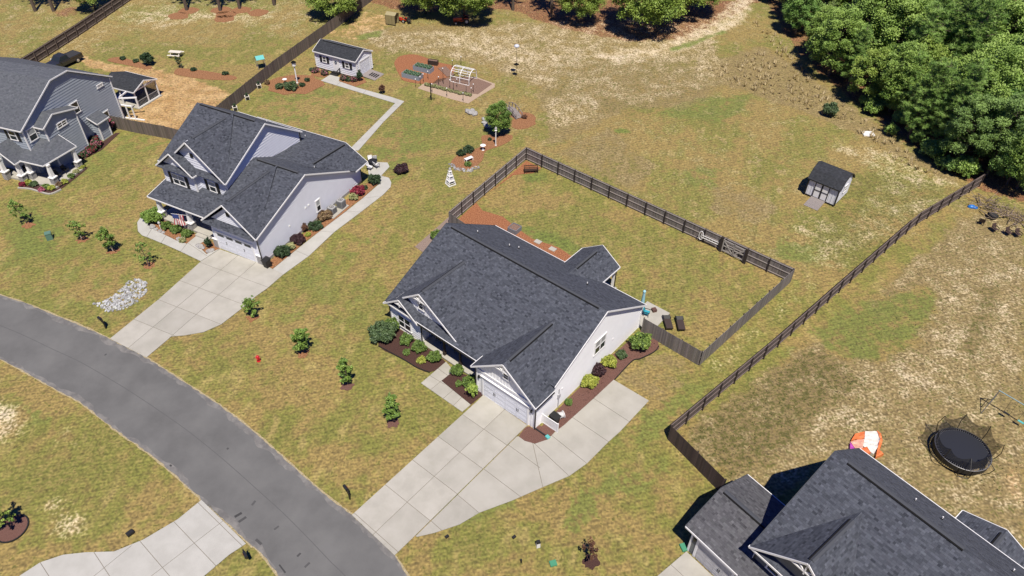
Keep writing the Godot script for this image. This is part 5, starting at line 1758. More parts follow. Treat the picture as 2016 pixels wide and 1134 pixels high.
func pickup() -> void:
	var d: Vector2 = (Vector2(-68.37, -102.30) - Vector2(-67.06, -105.10)).normalized()
	var rw: Vector2 = Vector2(-67.06, -105.10)
	var side := Vector2(d.y, -d.x)            # to the left of travel
	var at := rw + d * 1.75 + side * 0.85
	var o := thing("pickup_truck", "dark pickup truck parked behind the blue-grey house", "pickup truck", v3(at), atan2(-d.x, -d.y))
	var paint := flat(Color(0.018, 0.018, 0.02), 0.25)
	paint.clearcoat_enabled = true
	var b := B.new()
	# lower body with raised wheel arches, forward is -z
	b.box(Vector3(0, 0.72, 0), Vector3(1.9, 0.5, 5.5))
	b.slab([Vector3(-0.93, 1.12, -1.3), Vector3(0.93, 1.12, -1.3), Vector3(0.88, 1.02, -2.72), Vector3(-0.88, 1.02, -2.72)], 0.3)
	for x in [-0.9, 0.9]:
		b.box(Vector3(x, 1.05, 1.7), Vector3(0.1, 0.3, 2.1))
	b.box(Vector3(0, 1.05, 2.7), Vector3(1.9, 0.3, 0.08))
	put("body", b, paint, o)
	var c := B.new()
	var lowr := [Vector3(-0.92, 0.95, -1.35), Vector3(0.92, 0.95, -1.35), Vector3(0.92, 0.95, 0.7), Vector3(-0.92, 0.95, 0.7)]
	var top := [Vector3(-0.72, 1.78, -0.55), Vector3(0.72, 1.78, -0.55), Vector3(0.74, 1.78, 0.45), Vector3(-0.74, 1.78, 0.45)]
	c.face([top[3], top[2], top[1], top[0]])
	for i in 4:
		var j := (i + 1) % 4
		c.face([lowr[j], lowr[i], top[i], top[j]])
	put("cab", c, paint, o)
	var gl := [[[0, 1], "windshield"], [[2, 3], "rear_window"], [[1, 2], "side_window"], [[3, 0], "side_window"]]
	for g in gl:
		var i: int = g[0][0]
		var j: int = g[0][1]
		var m := B.new()
		var q0: Vector3 = lowr[i].lerp(top[i], 0.28)
		var q1: Vector3 = lowr[j].lerp(top[j], 0.28)
		var q2: Vector3 = lowr[j].lerp(top[j], 0.92)
		var q3: Vector3 = lowr[i].lerp(top[i], 0.92)
		var ce := (q0 + q1 + q2 + q3) / 4.0
		var nn := (q1 - q0).cross(q3 - q0).normalized()
		if nn.dot(ce - Vector3(0, 1.3, -0.2)) < 0:
			nn = -nn
		var f := []
		for q in [q0, q1, q2, q3]:
			f.append(ce + (q - ce) * 0.92 + nn * 0.012)
		m.face(f)
		put(g[1], m, M.glass, o)
	var bed := B.new()
	bed.box(Vector3(0, 1.16, 1.7), Vector3(1.72, 0.03, 2.0))
	put("bed_cover", bed, flat(grey(0.03), 0.7), o)
	for x in [-0.88, 0.88]:
		for z in [-1.75, 1.75]:
			var w := B.new()
			w.tube(Vector3(x - 0.13, 0.38, z), Vector3(x + 0.13, 0.38, z), 0.38, 0.38, 18)
			var wh := put("wheel", w, M.black, o)
			var r := B.new()
			var sx := signf(x) * 0.135
			r.tube(Vector3(x + sx, 0.38, z), Vector3(x + sx * 1.08, 0.38, z), 0.23, 0.2, 12)
			put("rim", r, flat(grey(0.6), 0.3, 0.6), wh)
		var mi := B.new()
		mi.box(Vector3(x * 1.16, 1.2, -0.95), Vector3(0.16, 0.18, 0.1))
		put("mirror", mi, M.white_plastic if x > 0 else paint, o)
		var hl := B.new()
		hl.box(Vector3(x * 0.82, 0.88, -2.76), Vector3(0.35, 0.2, 0.05))
		put("headlight", hl, flat(grey(0.6), 0.2), o)
		var tl := B.new()
		tl.box(Vector3(x * 0.98, 0.9, 2.76), Vector3(0.16, 0.36, 0.05))
		put("taillight", tl, flat(Color(0.35, 0.02, 0.02), 0.3), o)
	var bp := B.new()
	bp.box(Vector3(0, 0.52, -2.82), Vector3(1.85, 0.22, 0.14))
	bp.box(Vector3(0, 0.52, 2.82), Vector3(1.85, 0.2, 0.14))
	put("bumper", bp, flat(grey(0.2), 0.4, 0.4), o)


func tractor(at: Vector2, turn: float, label: String, called: String, s: float) -> void:
	var o := thing(called, label, "mower" if s < 0.8 else "tractor", v3(at), turn)
	o.scale = Vector3.ONE * s
	var red := flat(Color(0.45, 0.05, 0.02), 0.4)
	var b := B.new()
	b.slab([Vector3(-0.28, 1.05, 0.1), Vector3(0.28, 1.05, 0.1), Vector3(0.26, 0.95, -1.3), Vector3(-0.26, 0.95, -1.3)], 0.55)
	b.box(Vector3(0, 0.55, 0.4), Vector3(0.9, 0.12, 1.2))
	for x in [-0.6, 0.6]:
		b.slab([Vector3(x - 0.18, 1.0, 1.3), Vector3(x + 0.18, 1.0, 1.3), Vector3(x + 0.18, 1.12, 0.4), Vector3(x - 0.18, 1.12, 0.4)], 0.06)
	put("hood", b, red, o)
	var st := B.new()
	st.box(Vector3(0, 0.85, 0.75), Vector3(0.5, 0.12, 0.5))
	st.box(Vector3(0, 1.1, 1.0), Vector3(0.5, 0.45, 0.1))
	put("seat", st, M.black, o)
	var sw := B.new()
	sw.tube(Vector3(0, 0.9, 0.1), Vector3(0, 1.25, 0.35), 0.03, 0.03, 6)
	sw.tube(Vector3(0, 1.25, 0.35), Vector3(0, 1.27, 0.37), 0.2, 0.2, 12)
	put("steering_wheel", sw, M.black, o)
	for x in [-0.6, 0.6]:
		for z in [[0.85, 0.5], [-0.95, 0.3]]:
			var w := B.new()
			w.tube(Vector3(x - 0.12, z[1], z[0]), Vector3(x + 0.12, z[1], z[0]), z[1], z[1], 16)
			var wh := put("wheel", w, M.black, o)
			var h := B.new()
			h.tube(Vector3(x * 1.2, z[1], z[0]), Vector3(x * 1.24, z[1], z[0]), z[1] * 0.5, z[1] * 0.45, 10)
			put("hub", h, flat(grey(0.5), 0.4), wh)


func chicken_coop() -> void:
	var o := thing("garden_cart_canopy", "tan boxy canopy of a small wooden coop near the woods", "coop", v3(Vector2(-20.86, -121.29)), deg_to_rad(-18))
	var tan := flat(Color(0.30, 0.26, 0.14), 0.8)
	for k in 2:
		var r := B.new()
		r.slab(up_facing([Vector3(-0.9, 1.7 + 0.0, (k * 2 - 1) * 0.75), Vector3(0.9, 1.7, (k * 2 - 1) * 0.75), Vector3(0.9, 2.0, 0), Vector3(-0.9, 2.0, 0)]), 0.05)
		put("roof_panel", r, tan, o)
	for k in 3:
		var b := B.new()
		b.box(Vector3(-0.57 + k * 0.57, 0.95, 0.72), Vector3(0.53, 1.5, 0.04))
		put("side_panel", b, flat(Color(0.25, 0.21, 0.10), 0.8), o)
	for x in [-0.86, 0.86]:
		for z in [-0.7, 0.7]:
			var p := B.new()
			p.bar(Vector3(x, 0, z), Vector3(x, 1.72, z), 0.07, 0.07)
			put("post", p, M.dark_wood, o)
	var bk := B.new()
	bk.box(Vector3(0, 0.9, -0.72), Vector3(1.7, 1.6, 0.04))
	put("back_panel", bk, tan, o)


func picnic_table() -> void:
	var o := thing("picnic_table", "weathered white picnic table in the left back yard", "picnic table", v3(Vector2(-51.87, -107.22)), deg_to_rad(-6))
	var mt := flat(Color(0.62, 0.58, 0.5), 0.8)
	for k in 5:
		var p := B.new()
		p.box(Vector3(0, 0.75, -0.32 + k * 0.16), Vector3(1.9, 0.04, 0.145))
		put("tabletop_board", p, mt, o)
	for z in [-0.78, 0.78]:
		var p := B.new()
		p.box(Vector3(0, 0.45, z), Vector3(1.9, 0.05, 0.28))
		put("seat_board", p, mt, o)
	for x in [-0.65, 0.65]:
		var l := B.new()
		l.bar(Vector3(x, 0, 0.62), Vector3(x, 0.72, 0.2), 0.09, 0.05)
		l.bar(Vector3(x, 0, -0.62), Vector3(x, 0.72, -0.2), 0.09, 0.05)
		l.bar(Vector3(x, 0.4, -0.88), Vector3(x, 0.4, 0.88), 0.05, 0.1)
		put("trestle", l, mt, o)


func flag() -> void:
	var th := deg_to_rad(-26.2)
	var o := thing("porch_flag", "striped red, white and blue flag hanging from a porch column of the two-storey house", "flag", v3(Vector2(-25.85, -58.86)), th)
	var p := B.new()
	p.tube(P(-10.75, 2.1, 0.75), P(-11.6, 2.75, -0.35), 0.02, 0.02, 6)
	put("pole", p, M.trim, o)
	var a := P(-10.95, 2.26, 0.5)
	var b := P(-11.55, 2.72, -0.3)
	for k in 13:
		var s := B.new()
		var f0 := a.lerp(b, k / 13.0)
		var f1 := a.lerp(b, (k + 1) / 13.0)
		var fall := func(q: Vector3, t: float) -> Vector3: return q + Vector3(0.06 * sin(t * 6.0 + k * 0.5), -1.45 * t, 0.08 * sin(t * 4.0 + k * 0.8))
		for i in 6:
			s.face([fall.call(f0, i / 6.0), fall.call(f1, i / 6.0), fall.call(f1, (i + 1) / 6.0), fall.call(f0, (i + 1) / 6.0)])
		put("stripe", s, flat(Color(0.42, 0.03, 0.05) if k % 2 == 0 else grey(0.7), 0.9), o)
	var c := B.new()
	var e0 := a.lerp(b, 0.46)
	c.face([b + Vector3(0.0, 0, 0.015), e0 + Vector3(0, 0, 0.015), e0 + Vector3(0.03, -0.55, 0.05), b + Vector3(0.03, -0.55, 0.05)])
	c.face([b - Vector3(0.0, 0, 0.015), e0 - Vector3(0, 0, 0.015), e0 + Vector3(0.03, -0.55, -0.02), b + Vector3(0.03, -0.55, -0.02)])
	put("canton", c, flat(Color(0.03, 0.05, 0.18), 0.9), o)


func screen_porch() -> void:
	var o := thing("screened_pavilion", "dark-roofed screened pavilion with white posts behind the blue-grey house", "pavilion", v3(Vector2(-51.25, -90.99)), deg_to_rad(-22))
	# origin at the near right corner of the slab; x runs right, -z runs back
	var W := 3.9
	var D := 5.2
	gable(o, "u", -D - 0.2, 0.25, -0.25, 2.5, W / 2.0, 3.35, W + 0.25, 2.5, M.shed_roof, [], 2)
	for q in [[0, 0], [0, W / 2.0], [0, W], [-D, 0], [-D / 2.0, 0], [-D, W], [-D / 2.0, W]]:
		var p := B.new()
		p.box(P(q[0], 1.28, q[1]), Vector3(0.16, 2.45, 0.16))
		put("post", p, M.trim, o)
	var bm := B.new()
	bm.bar(P(0, 2.45, -0.1), P(0, 2.45, W + 0.1), 0.14, 0.2)
	bm.bar(P(-D, 2.45, 0), P(0, 2.45, 0), 0.14, 0.18)
	bm.bar(P(0.02, 0.1, 0), P(0.02, 0.1, W), 0.14, 0.14)
	for k in [-0.7, -0.35, 0.0, 0.35, 0.7]:
		bm.bar(P(0.15, 2.5, W / 2.0), P(0.15, 3.15 - absf(k) * 0.45, W / 2.0 + k), 0.05, 0.05)
	put("beam", bm, M.trim, o)
	var sc := StandardMaterial3D.new()
	sc.albedo_color = Color(0.03, 0.03, 0.03, 0.72)
	sc.transparency = BaseMaterial3D.TRANSPARENCY_ALPHA
	sc.roughness = 0.9
	for k in 2:
		var s := B.new()
		s.face([P(0, 0.15, W / 2.0 * k + 0.08), P(0, 0.15, W / 2.0 * (k + 1) - 0.08), P(0, 2.35, W / 2.0 * (k + 1) - 0.08), P(0, 2.35, W / 2.0 * k + 0.08)])
		put("screen", s, sc, o)
		var r := B.new()
		r.bar(P(0.01, 0.95, W / 2.0 * k + 0.08), P(0.01, 0.95, W / 2.0 * (k + 1) - 0.08), 0.05, 0.08)
		for j in 8:
			var v := W / 2.0 * k + 0.25 + j * 0.22
			r.bar(P(0.012, 0.2, v), P(0.012, 0.92, v), 0.03, 0.03)
		put("railing", r, flat(grey(0.3)), o)
	var fl := B.new()
	fl.box(P(-D / 2.0, 0.06, W / 2.0), Vector3(D + 0.6, 0.12, W + 0.5))
	put("floor_slab", fl, M.concrete[0], o)


func pergola() -> void:
	var o := thing("white_frame", "white timber frame around the back steps of the blue-grey house", "pergola", v3(Vector2(-52.17, -88.30)), deg_to_rad(-22))
	var legs := [[0, 0, 2.9], [1.7, 0.3, 2.0], [-1.7, -0.2, 1.3], [-3.0, -0.5, 1.3], [0.9, 0.1, 2.0]]
	for q in legs:
		var p := B.new()
		p.bar(P(q[0], 0, q[1]), P(q[0], q[2], q[1]), 0.13, 0.13)
		put("post", p, M.trim, o)
	for q in [[P(0, 2.85, 0), P(1.9, 2.75, 1.4)], [P(0, 2.85, 0), P(-0.4, 2.8, 2.0)], [P(-3.0, 1.25, -0.5), P(0, 1.25, 0)], [P(0, 1.95, 0), P(1.7, 1.95, 0.3)], [P(0.1, 0.1, 0), P(3.0, 0.1, 0.55)]]:
		var b := B.new()
		b.bar(q[0], q[1], 0.16, 0.16)
		put("beam", b, M.trim, o)


func rocks(called: String, label: String, cat: String, spots: Array, sz: float, mat: Material, sd: int) -> void:      # a few stones one can count: one thing each
	var r := RandomNumberGenerator.new()
	r.seed = sd
	var i := 0
	for s in spots:
		var o := thing(called, label % ["largest", "second", "third", "fourth", "fifth", "sixth", "seventh"][i] if label.contains("%s") else label, cat, v3(s), r.randf() * TAU, "" if label.contains("%s") else label)
		put("stone", rock_mesh(sz * r.randf_range(0.8, 1.2) * (1.0 - i * 0.06), r), mat, o)
		i += 1


func rock_mesh(s: float, r: RandomNumberGenerator) -> B:
	var b := B.new()
	# rings of 7, closed at both ends
	var n := 7
	var ring := []
	for j in 3:
		var q := []
		for k in n:
			var la: float = [0.6, 1.3, 2.2][j]
			var lo := TAU * (k + 0.5 * j) / n
			q.append(Vector3(sin(la) * cos(lo), cos(la) * 0.6 + 0.25, sin(la) * sin(lo) * 0.85) * s * r.randf_range(0.78, 1.18))
		ring.append(q)
	var top := Vector3(0, 0.75 * s, 0)
	for k in n:
		var k1 := (k + 1) % n
		b.face([top, ring[0][k1], ring[0][k]])
		for j in 2:
			b.face([ring[j][k], ring[j][k1], ring[j + 1][k]])
			b.face([ring[j][k1], ring[j + 1][k1], ring[j + 1][k]])
	return b




func stone_mass(called: String, label: String, outline: PackedVector2Array, n: int, s0: float, s1: float, mat: Material, sd: int, cat := "stones") -> void:
	var r := RandomNumberGenerator.new()
	r.seed = sd
	var lo := outline[0]
	var hi := outline[0]
	for q in outline:
		lo = lo.min(q)
		hi = hi.max(q)
	var mm := MultiMesh.new()
	mm.transform_format = MultiMesh.TRANSFORM_3D
	mm.use_colors = true
	mm.mesh = rock_mesh(1.0, r).mesh()
	var ts := []
	var guard := 0
	while ts.size() < n and guard < n * 20:
		guard += 1
		var p := Vector2(r.randf_range(lo.x, hi.x), r.randf_range(lo.y, hi.y))
		if Geometry2D.is_point_in_polygon(p, outline):
			var s := r.randf_range(s0, s1)
			ts.append(Transform3D(Basis(UP, r.randf() * TAU) * Basis(Vector3.RIGHT, r.randf_range(-0.4, 0.4)) * Basis.from_scale(Vector3(s, s * r.randf_range(0.6, 1.1), s)), v3(p, s * 0.1)))
	mm.instance_count = ts.size()
	for i in ts.size():
		mm.set_instance_transform(i, ts[i])
		var t := r.randf_range(0.55, 1.3)
		mm.set_instance_color(i, Color(t, t * r.randf_range(0.97, 1.02), t * r.randf_range(0.94, 1.04)))
	var o := MultiMeshInstance3D.new()
	o.name = named(called, self)
	o.multimesh = mm
	o.material_override = mat
	add_child(o, true)
	tag(o, label, cat)
	o.set_meta("kind", "stuff")


# ---------- plants ----------
func leaf_clump(n: int, sz: float, sd: int, flatness := 0.6) -> ArrayMesh:      # a handful of separate folded leaves in a unit ball
	var r := RandomNumberGenerator.new()
	r.seed = sd
	var b := B.new()
	for i in n:
		var c := Vector3(r.randfn(0, 0.42), r.randfn(0, 0.34), r.randfn(0, 0.42))
		var nn := Vector3(r.randfn(0, flatness), 1.0, r.randfn(0, flatness)).normalized()
		var t := nn.cross(Vector3(r.randfn(), r.randfn(), r.randfn())).normalized()
		var s := nn.cross(t) * sz * 0.34
		t *= sz * r.randf_range(0.7, 1.15)
		var v := r.randf_range(0.8, 1.2)
		b.c = Color(v, v, v * 0.95)
		b.face([c - t * 0.5, c + s - nn * sz * 0.06, c + t * 0.6])
		b.face([c - t * 0.5, c + t * 0.6, c - s - nn * sz * 0.06])
	return b.mesh()


func needle_puff(sd: int) -> ArrayMesh:
	var r := RandomNumberGenerator.new()
	r.seed = sd
	var b := B.new()
	for i in 70:
		var e := r.randf() * TAU
		var up := r.randf_range(-0.35, 1.0)
		var d := Vector3(cos(e) * sqrt(maxf(0.0, 1.0 - up * up)), up, sin(e) * sqrt(maxf(0.0, 1.0 - up * up)))
		var w := d.cross(Vector3(r.randfn(), r.randfn(), r.randfn())).normalized() * 0.045
		var v := r.randf_range(0.8, 1.25)
		b.c = Color(v, v, v)
		b.face([d * 0.08 - w, d * 0.08 + w, d * r.randf_range(0.75, 1.1)])
	return b.mesh()


const PALETTE := {
	"broad": [Color(0.115, 0.215, 0.03), Color(0.33, 0.47, 0.1)], "broad2": [Color(0.1, 0.22, 0.04), Color(0.28, 0.46, 0.11)], "bright": [Color(0.14, 0.23, 0.03), Color(0.36, 0.47, 0.09)],
	"pine": [Color(0.11, 0.22, 0.04), Color(0.3, 0.46, 0.11)], "conifer": [Color(0.012, 0.035, 0.012), Color(0.03, 0.07, 0.022)], "sapling": [Color(0.09, 0.17, 0.025), Color(0.23, 0.35, 0.065)],
	"boxwood": [Color(0.06, 0.11, 0.02), Color(0.16, 0.25, 0.045)], "holly": [Color(0.035, 0.07, 0.025), Color(0.11, 0.17, 0.065)], "gold": [Color(0.2, 0.25, 0.03), Color(0.4, 0.42, 0.07)],
	"purple": [Color(0.022, 0.008, 0.012), Color(0.065, 0.025, 0.03)], "red": [Color(0.12, 0.008, 0.02), Color(0.34, 0.025, 0.06)], "pink": [Color(0.30, 0.06, 0.10), Color(0.6, 0.2, 0.3)],
	"mixed": [Color(0.10, 0.05, 0.03), Color(0.28, 0.20, 0.10)], "cabbage": [Color(0.05, 0.11, 0.06), Color(0.14, 0.24, 0.14)], "pale": [Color(0.22, 0.24, 0.10), Color(0.42, 0.42, 0.2)],
	"straw": [Color(0.3, 0.23, 0.11), Color(0.52, 0.42, 0.24)], "dark": [Color(0.012, 0.03, 0.01), Color(0.05, 0.095, 0.03)], "lawn": [Color(0.16, 0.135, 0.045), Color(0.30, 0.235, 0.10)], "lawn_green": [Color(0.11, 0.12, 0.03), Color(0.19, 0.185, 0.055)], "pine_pale": [Color(0.15, 0.24, 0.05), Color(0.37, 0.48, 0.14)], "broad_dark": [Color(0.09, 0.17, 0.04), Color(0.24, 0.37, 0.09)], "bronze": [Color(0.07, 0.028, 0.016), Color(0.16, 0.075, 0.04)]}


func shade(kind: String, k: float) -> Color:
	var p: Array = PALETTE[kind]
	return (p[0] as Color).lerp(p[1], clampf(k, 0.0, 1.0))


func multi(ts: Array, cs: Array, mesh: Mesh, mat: Material) -> MultiMeshInstance3D:
	var mm := MultiMesh.new()
	mm.transform_format = MultiMesh.TRANSFORM_3D
	mm.use_colors = true
	mm.mesh = mesh
	mm.instance_count = ts.size()
	for i in ts.size():
		mm.set_instance_transform(i, ts[i])
		mm.set_instance_color(i, cs[i])
	var o := MultiMeshInstance3D.new()
	o.multimesh = mm
	o.material_override = mat
	o.set_meta("kind", "stuff")
	return o


func foliage(kind: String, r: float, h: float, n: int, leaf: float) -> MultiMeshInstance3D:
	# leaf clumps over the shell of an uneven mound; shared between plants of one kind and size
	var key := "%s_%.2f_%.2f" % [kind, r, h]
	if not leafy.has("clump"):
		leafy.clump = leaf_clump(7, 0.75, 5)
	if leafy.has(key):
		var c := MultiMeshInstance3D.new()
		c.multimesh = leafy[key]
		c.material_override = M.leaf
		c.set_meta("kind", "stuff")
		return c
	var g := RandomNumberGenerator.new()
	g.seed = hash(key)
	var ts := []
	var cs := []
	for i in n:
		var d := Vector3(g.randfn(), g.randf_range(-0.3, 1.0), g.randfn()).normalized()
		var bump := 0.82 + 0.28 * sin(d.x * 4.1 + d.y * 2.0) * cos(d.z * 3.7 + 1.0)
		var rad := g.randf_range(0.72, 1.02) * bump
		var p := Vector3(d.x * r * rad, h * 0.45 + d.y * h * 0.5 * rad, d.z * r * rad)
		ts.append(Transform3D(Basis.from_euler(Vector3(g.randf_range(-0.7, 0.7), g.randf() * TAU, g.randf_range(-0.7, 0.7))) * Basis.from_scale(Vector3.ONE * leaf * g.randf_range(0.7, 1.3)), p))
		cs.append(shade(kind, g.randfn(0.5, 0.3)))
	var o := multi(ts, cs, leafy.clump, M.leaf)
	leafy[key] = o.multimesh
	return o


func shrub(kind: String, label: String, at: Vector2, r: float, h: float, group := "", called := "shrub") -> Node3D:
	var o := thing(called, label, "flowers" if kind in ["pink", "red"] and called != "shrub" else "shrub", v3(at, 0.03), rng.randf() * TAU, group)
	var f := foliage(kind, r, h, int(60 + 130 * r * (r + h)), 0.13 + 0.12 * r)
	f.name = "foliage"
	o.add_child(f)
	var s := B.new()
	s.tube(Vector3.ZERO, UP * h * 0.5, 0.04, 0.02, 5)
	put("stem", s, M.bark, o)
	return o


func flowering(label: String, at: Vector2, r: float, h: float, bloom: String, leafk := "dark", group := "", share := 0.6) -> void:
	var o := shrub(leafk, label, at, r, h, group, "flowering_shrub")
	var f := foliage(bloom, r * 1.06, h * 1.05, int(share * (60 + 110 * r * (r + h))), 0.11 + 0.09 * r)
	f.name = "blossom"
	o.add_child(f)


func ring_of_mulch(at: Vector2, r: float, mat: Material) -> void:
	bed("mulch_bed", "mulch circle under a young tree", disc(at, r, r * 0.9, 0.3, 22), mat, 0.03)


func sapling(label: String, at: Vector2, h: float, r: float, n: int, kind: String, lean: Vector2, trunk: Material, low := 0.25) -> void:
	var o := thing("young_tree", label, "tree", v3(at), rng.randf() * 0.01)
	var t := B.new()
	var tip := Vector3(lean.x, h * 0.97, lean.y)
	t.tube(Vector3.ZERO, tip * 0.3, 0.055, 0.045, 7)
	put("trunk", t, trunk, o)
	var l := B.new()
	l.tube(tip * 0.3, tip * 0.65, 0.045, 0.03, 6)
	l.tube(tip * 0.65, tip, 0.03, 0.012, 6)
	var ts := []
	var cs := []
	var tips := []
	for i in 15:
		var f := lerpf(low, 0.98, (i + rng.randf()) / 15.0)
		var e := i * 2.4 + rng.randf_range(-0.4, 0.4)
		var out := r * sin(PI * clampf((f - low) / (1.05 - low) * 0.8 + 0.22, 0.0, 1.0)) * rng.randf_range(0.6, 1.15)
		var p := tip * f
		var q := p + Vector3(cos(e) * out, out * 0.45 + 0.1, sin(e) * out)
		l.tube(p, q, 0.018, 0.008, 4, false)
		tips.append([p, q])
	for i in n:
		var s: Array = tips[rng.randi() % tips.size()]
		var c: Vector3 = s[0].lerp(s[1], sqrt(rng.randf_range(0.1, 1.15)))
		ts.append(Transform3D(Basis.from_euler(Vector3(rng.randf_range(-0.8, 0.8), rng.randf() * TAU, rng.randf_range(-0.8, 0.8))) * Basis.from_scale(Vector3.ONE * rng.randf_range(0.17, 0.32)), c + Vector3(rng.randfn(0, 0.1), rng.randfn(0, 0.09), rng.randfn(0, 0.1))))
		cs.append(shade(kind, rng.randfn(0.5, 0.3)))
	put("limbs", l, M.bark, o)
	if not leafy.has("clump"):
		leafy.clump = leaf_clump(7, 0.75, 5)
	var m := multi(ts, cs, leafy.clump, M.leaf)
	m.name = "crown"
	o.add_child(m)


func broad_tree(called: String, label: String, sd: int, h: float, R: float, kind: String, lobes := 30, per := 64, leaf := 0.42, from := 0.3, cat := "tree") -> Node3D:
	var g := RandomNumberGenerator.new()
	g.seed = sd
	var o := thing(called, label, cat)
	var t := B.new()
	t.tube(Vector3.ZERO, Vector3(0.1, h * 0.4, 0.0), 0.045 * R + 0.05, 0.03 * R + 0.04, 9)
	t.tube(Vector3(0.1, h * 0.4, 0.0), Vector3(-0.1, h * 0.8, 0.1), 0.03 * R + 0.04, 0.04, 8)
	put("trunk", t, M.bark, o)
	var lm := B.new()
	var ts := []
	var cs := []
	if not leafy.has("big"):
		leafy.big = leaf_clump(10, 0.5, 6, 0.45)
	for i in lobes:
		var y := 1.0 - (i + 0.5) / lobes * 1.62                       # from the top of the crown to below its middle
		var e := i * 2.39996 + g.randf_range(-0.3, 0.3)
		var rr := sqrt(maxf(0.0, 1.0 - y * y)) * g.randf_range(0.72, 1.06)
		var c := Vector3(cos(e) * rr * R, h * lerpf(from, 1.0, 0.5) + y * h * (1.0 - from) * 0.46 * g.randf_range(0.9, 1.08), sin(e) * rr * R)
		var lr := R * g.randf_range(0.22, 0.36)
		lm.tube(Vector3(0, maxf(h * 0.22, c.y - rr * R * 0.6), 0), c, 0.05, 0.02, 5, false)
		var tone := g.randfn(0.5, 0.16)
		for k in per:
			var d := Vector3(g.randfn(), g.randfn() * 0.8 + 0.35, g.randfn()).normalized()
			var p := c + d * lr * g.randf_range(0.55, 1.05) * Vector3(1, 0.75, 1)
			ts.append(Transform3D(Basis.from_euler(Vector3(g.randf_range(-0.4, 0.4) + d.z * 0.4, g.randf() * TAU, g.randf_range(-0.4, 0.4) - d.x * 0.4)) * Basis.from_scale(Vector3.ONE * leaf * g.randf_range(0.7, 1.3)), p))
			cs.append(shade(kind, tone + g.randfn(0.0, 0.17)))
	put("limbs", lm, M.bark, o)
	var m := multi(ts, cs, leafy.big, M.leaf)
	m.name = "crown"
	o.add_child(m)
	return o


func pine_tree(label: String, sd: int, h: float, R: float, kind := "pine", from := 0.3, whorls := 13) -> Node3D:
	var g := RandomNumberGenerator.new()
	g.seed = sd
	var o := thing("pine_tree", label, "tree")
	var t := B.new()
	t.tube(Vector3.ZERO, Vector3(0, h * 0.97, 0), 0.1 + h * 0.011, 0.04, 9)
	put("trunk", t, M.bark, o)
	var lm := B.new()
	var ts := []
	var cs := []
	if not leafy.has("puff"):
		leafy.puff = needle_puff(3)
	for w in whorls:
		var f := float(w) / (whorls - 1)
		var y := h * lerpf(from, 0.98, f)
		var reach := R * pow(1.0 - f, 0.62) * (0.55 + 0.45 * minf(1.0, f * 5.0 + 0.4)) + 0.25
		for k in (6 if w < whorls - 1 else 1):
			var e := k * TAU / 6.0 + w * 0.7 + g.randf_range(-0.4, 0.4)
			var l := reach * g.randf_range(0.6, 1.15)
			var tip := Vector3(cos(e) * l, y + l * g.randf_range(0.12, 0.38), sin(e) * l)
			lm.tube(Vector3(0, y, 0), tip, 0.05, 0.02, 4, false)
			var tone := g.randfn(0.5, 0.2)
			for q in 1 + int(l / 0.62):
				var s := 1.0 - q * 0.62 / maxf(l, 0.3) * g.randf_range(0.8, 1.1)
				if s < 0.2 and q > 0:
					break
				var p := Vector3(0, y, 0).lerp(tip, s) + Vector3(g.randfn(0, 0.22), g.randfn(0, 0.15), g.randfn(0, 0.22))
				ts.append(Transform3D(Basis.from_euler(Vector3(g.randf_range(-0.4, 0.4), g.randf() * TAU, g.randf_range(-0.4, 0.4))) * Basis.from_scale(Vector3.ONE * g.randf_range(0.5, 0.78)), p))
				cs.append(shade(kind, tone + g.randfn(0.0, 0.18)))
	put("limbs", lm, M.bark, o)
	var m := multi(ts, cs, leafy.puff, M.needle)
	m.name = "crown"
	o.add_child(m)
	return o


func tufts(called: String, label: String, areas: Array, kinds: Array, sd: int, h0: float, h1: float) -> void:       # [count, outline]
	var g := RandomNumberGenerator.new()
	g.seed = sd
	var b := B.new()
	for i in 9:
		var e := g.randf() * TAU
		var d := Vector3(cos(e), 0, sin(e))
		var w := d.cross(UP) * 0.07
		b.face([d * 0.06 - w, d * 0.06 + w, d * g.randf_range(0.25, 0.7) + UP * g.randf_range(0.6, 1.0)])
	var ts := []
	var cs := []
	for a in areas:
		var pg := PackedVector2Array(a[1])
		var lo := pg[0]
		var hi := pg[0]
		for q in pg:
			lo = lo.min(q)
			hi = hi.max(q)
		var n := 0
		var guard := 0
		while n < a[0] and guard < a[0] * 12:
			guard += 1
			var p := Vector2(g.randf_range(lo.x, hi.x), g.randf_range(lo.y, hi.y))
			if Geometry2D.is_point_in_polygon(p, pg):
				n += 1
				var s := g.randf_range(h0, h1)
				ts.append(Transform3D(Basis(UP, g.randf() * TAU) * Basis.from_scale(Vector3(s * g.randf_range(0.8, 1.3), s, s * g.randf_range(0.8, 1.3))), v3(p, 0.0)))
				cs.append(shade(kinds[g.randi() % kinds.size()], g.randfn(0.5, 0.3)))
	var o := multi(ts, cs, b.mesh(), M.leaf)
	o.name = named(called, self)
	add_child(o, true)
	tag(o, label, "grass")
	o.set_meta("kind", "stuff")


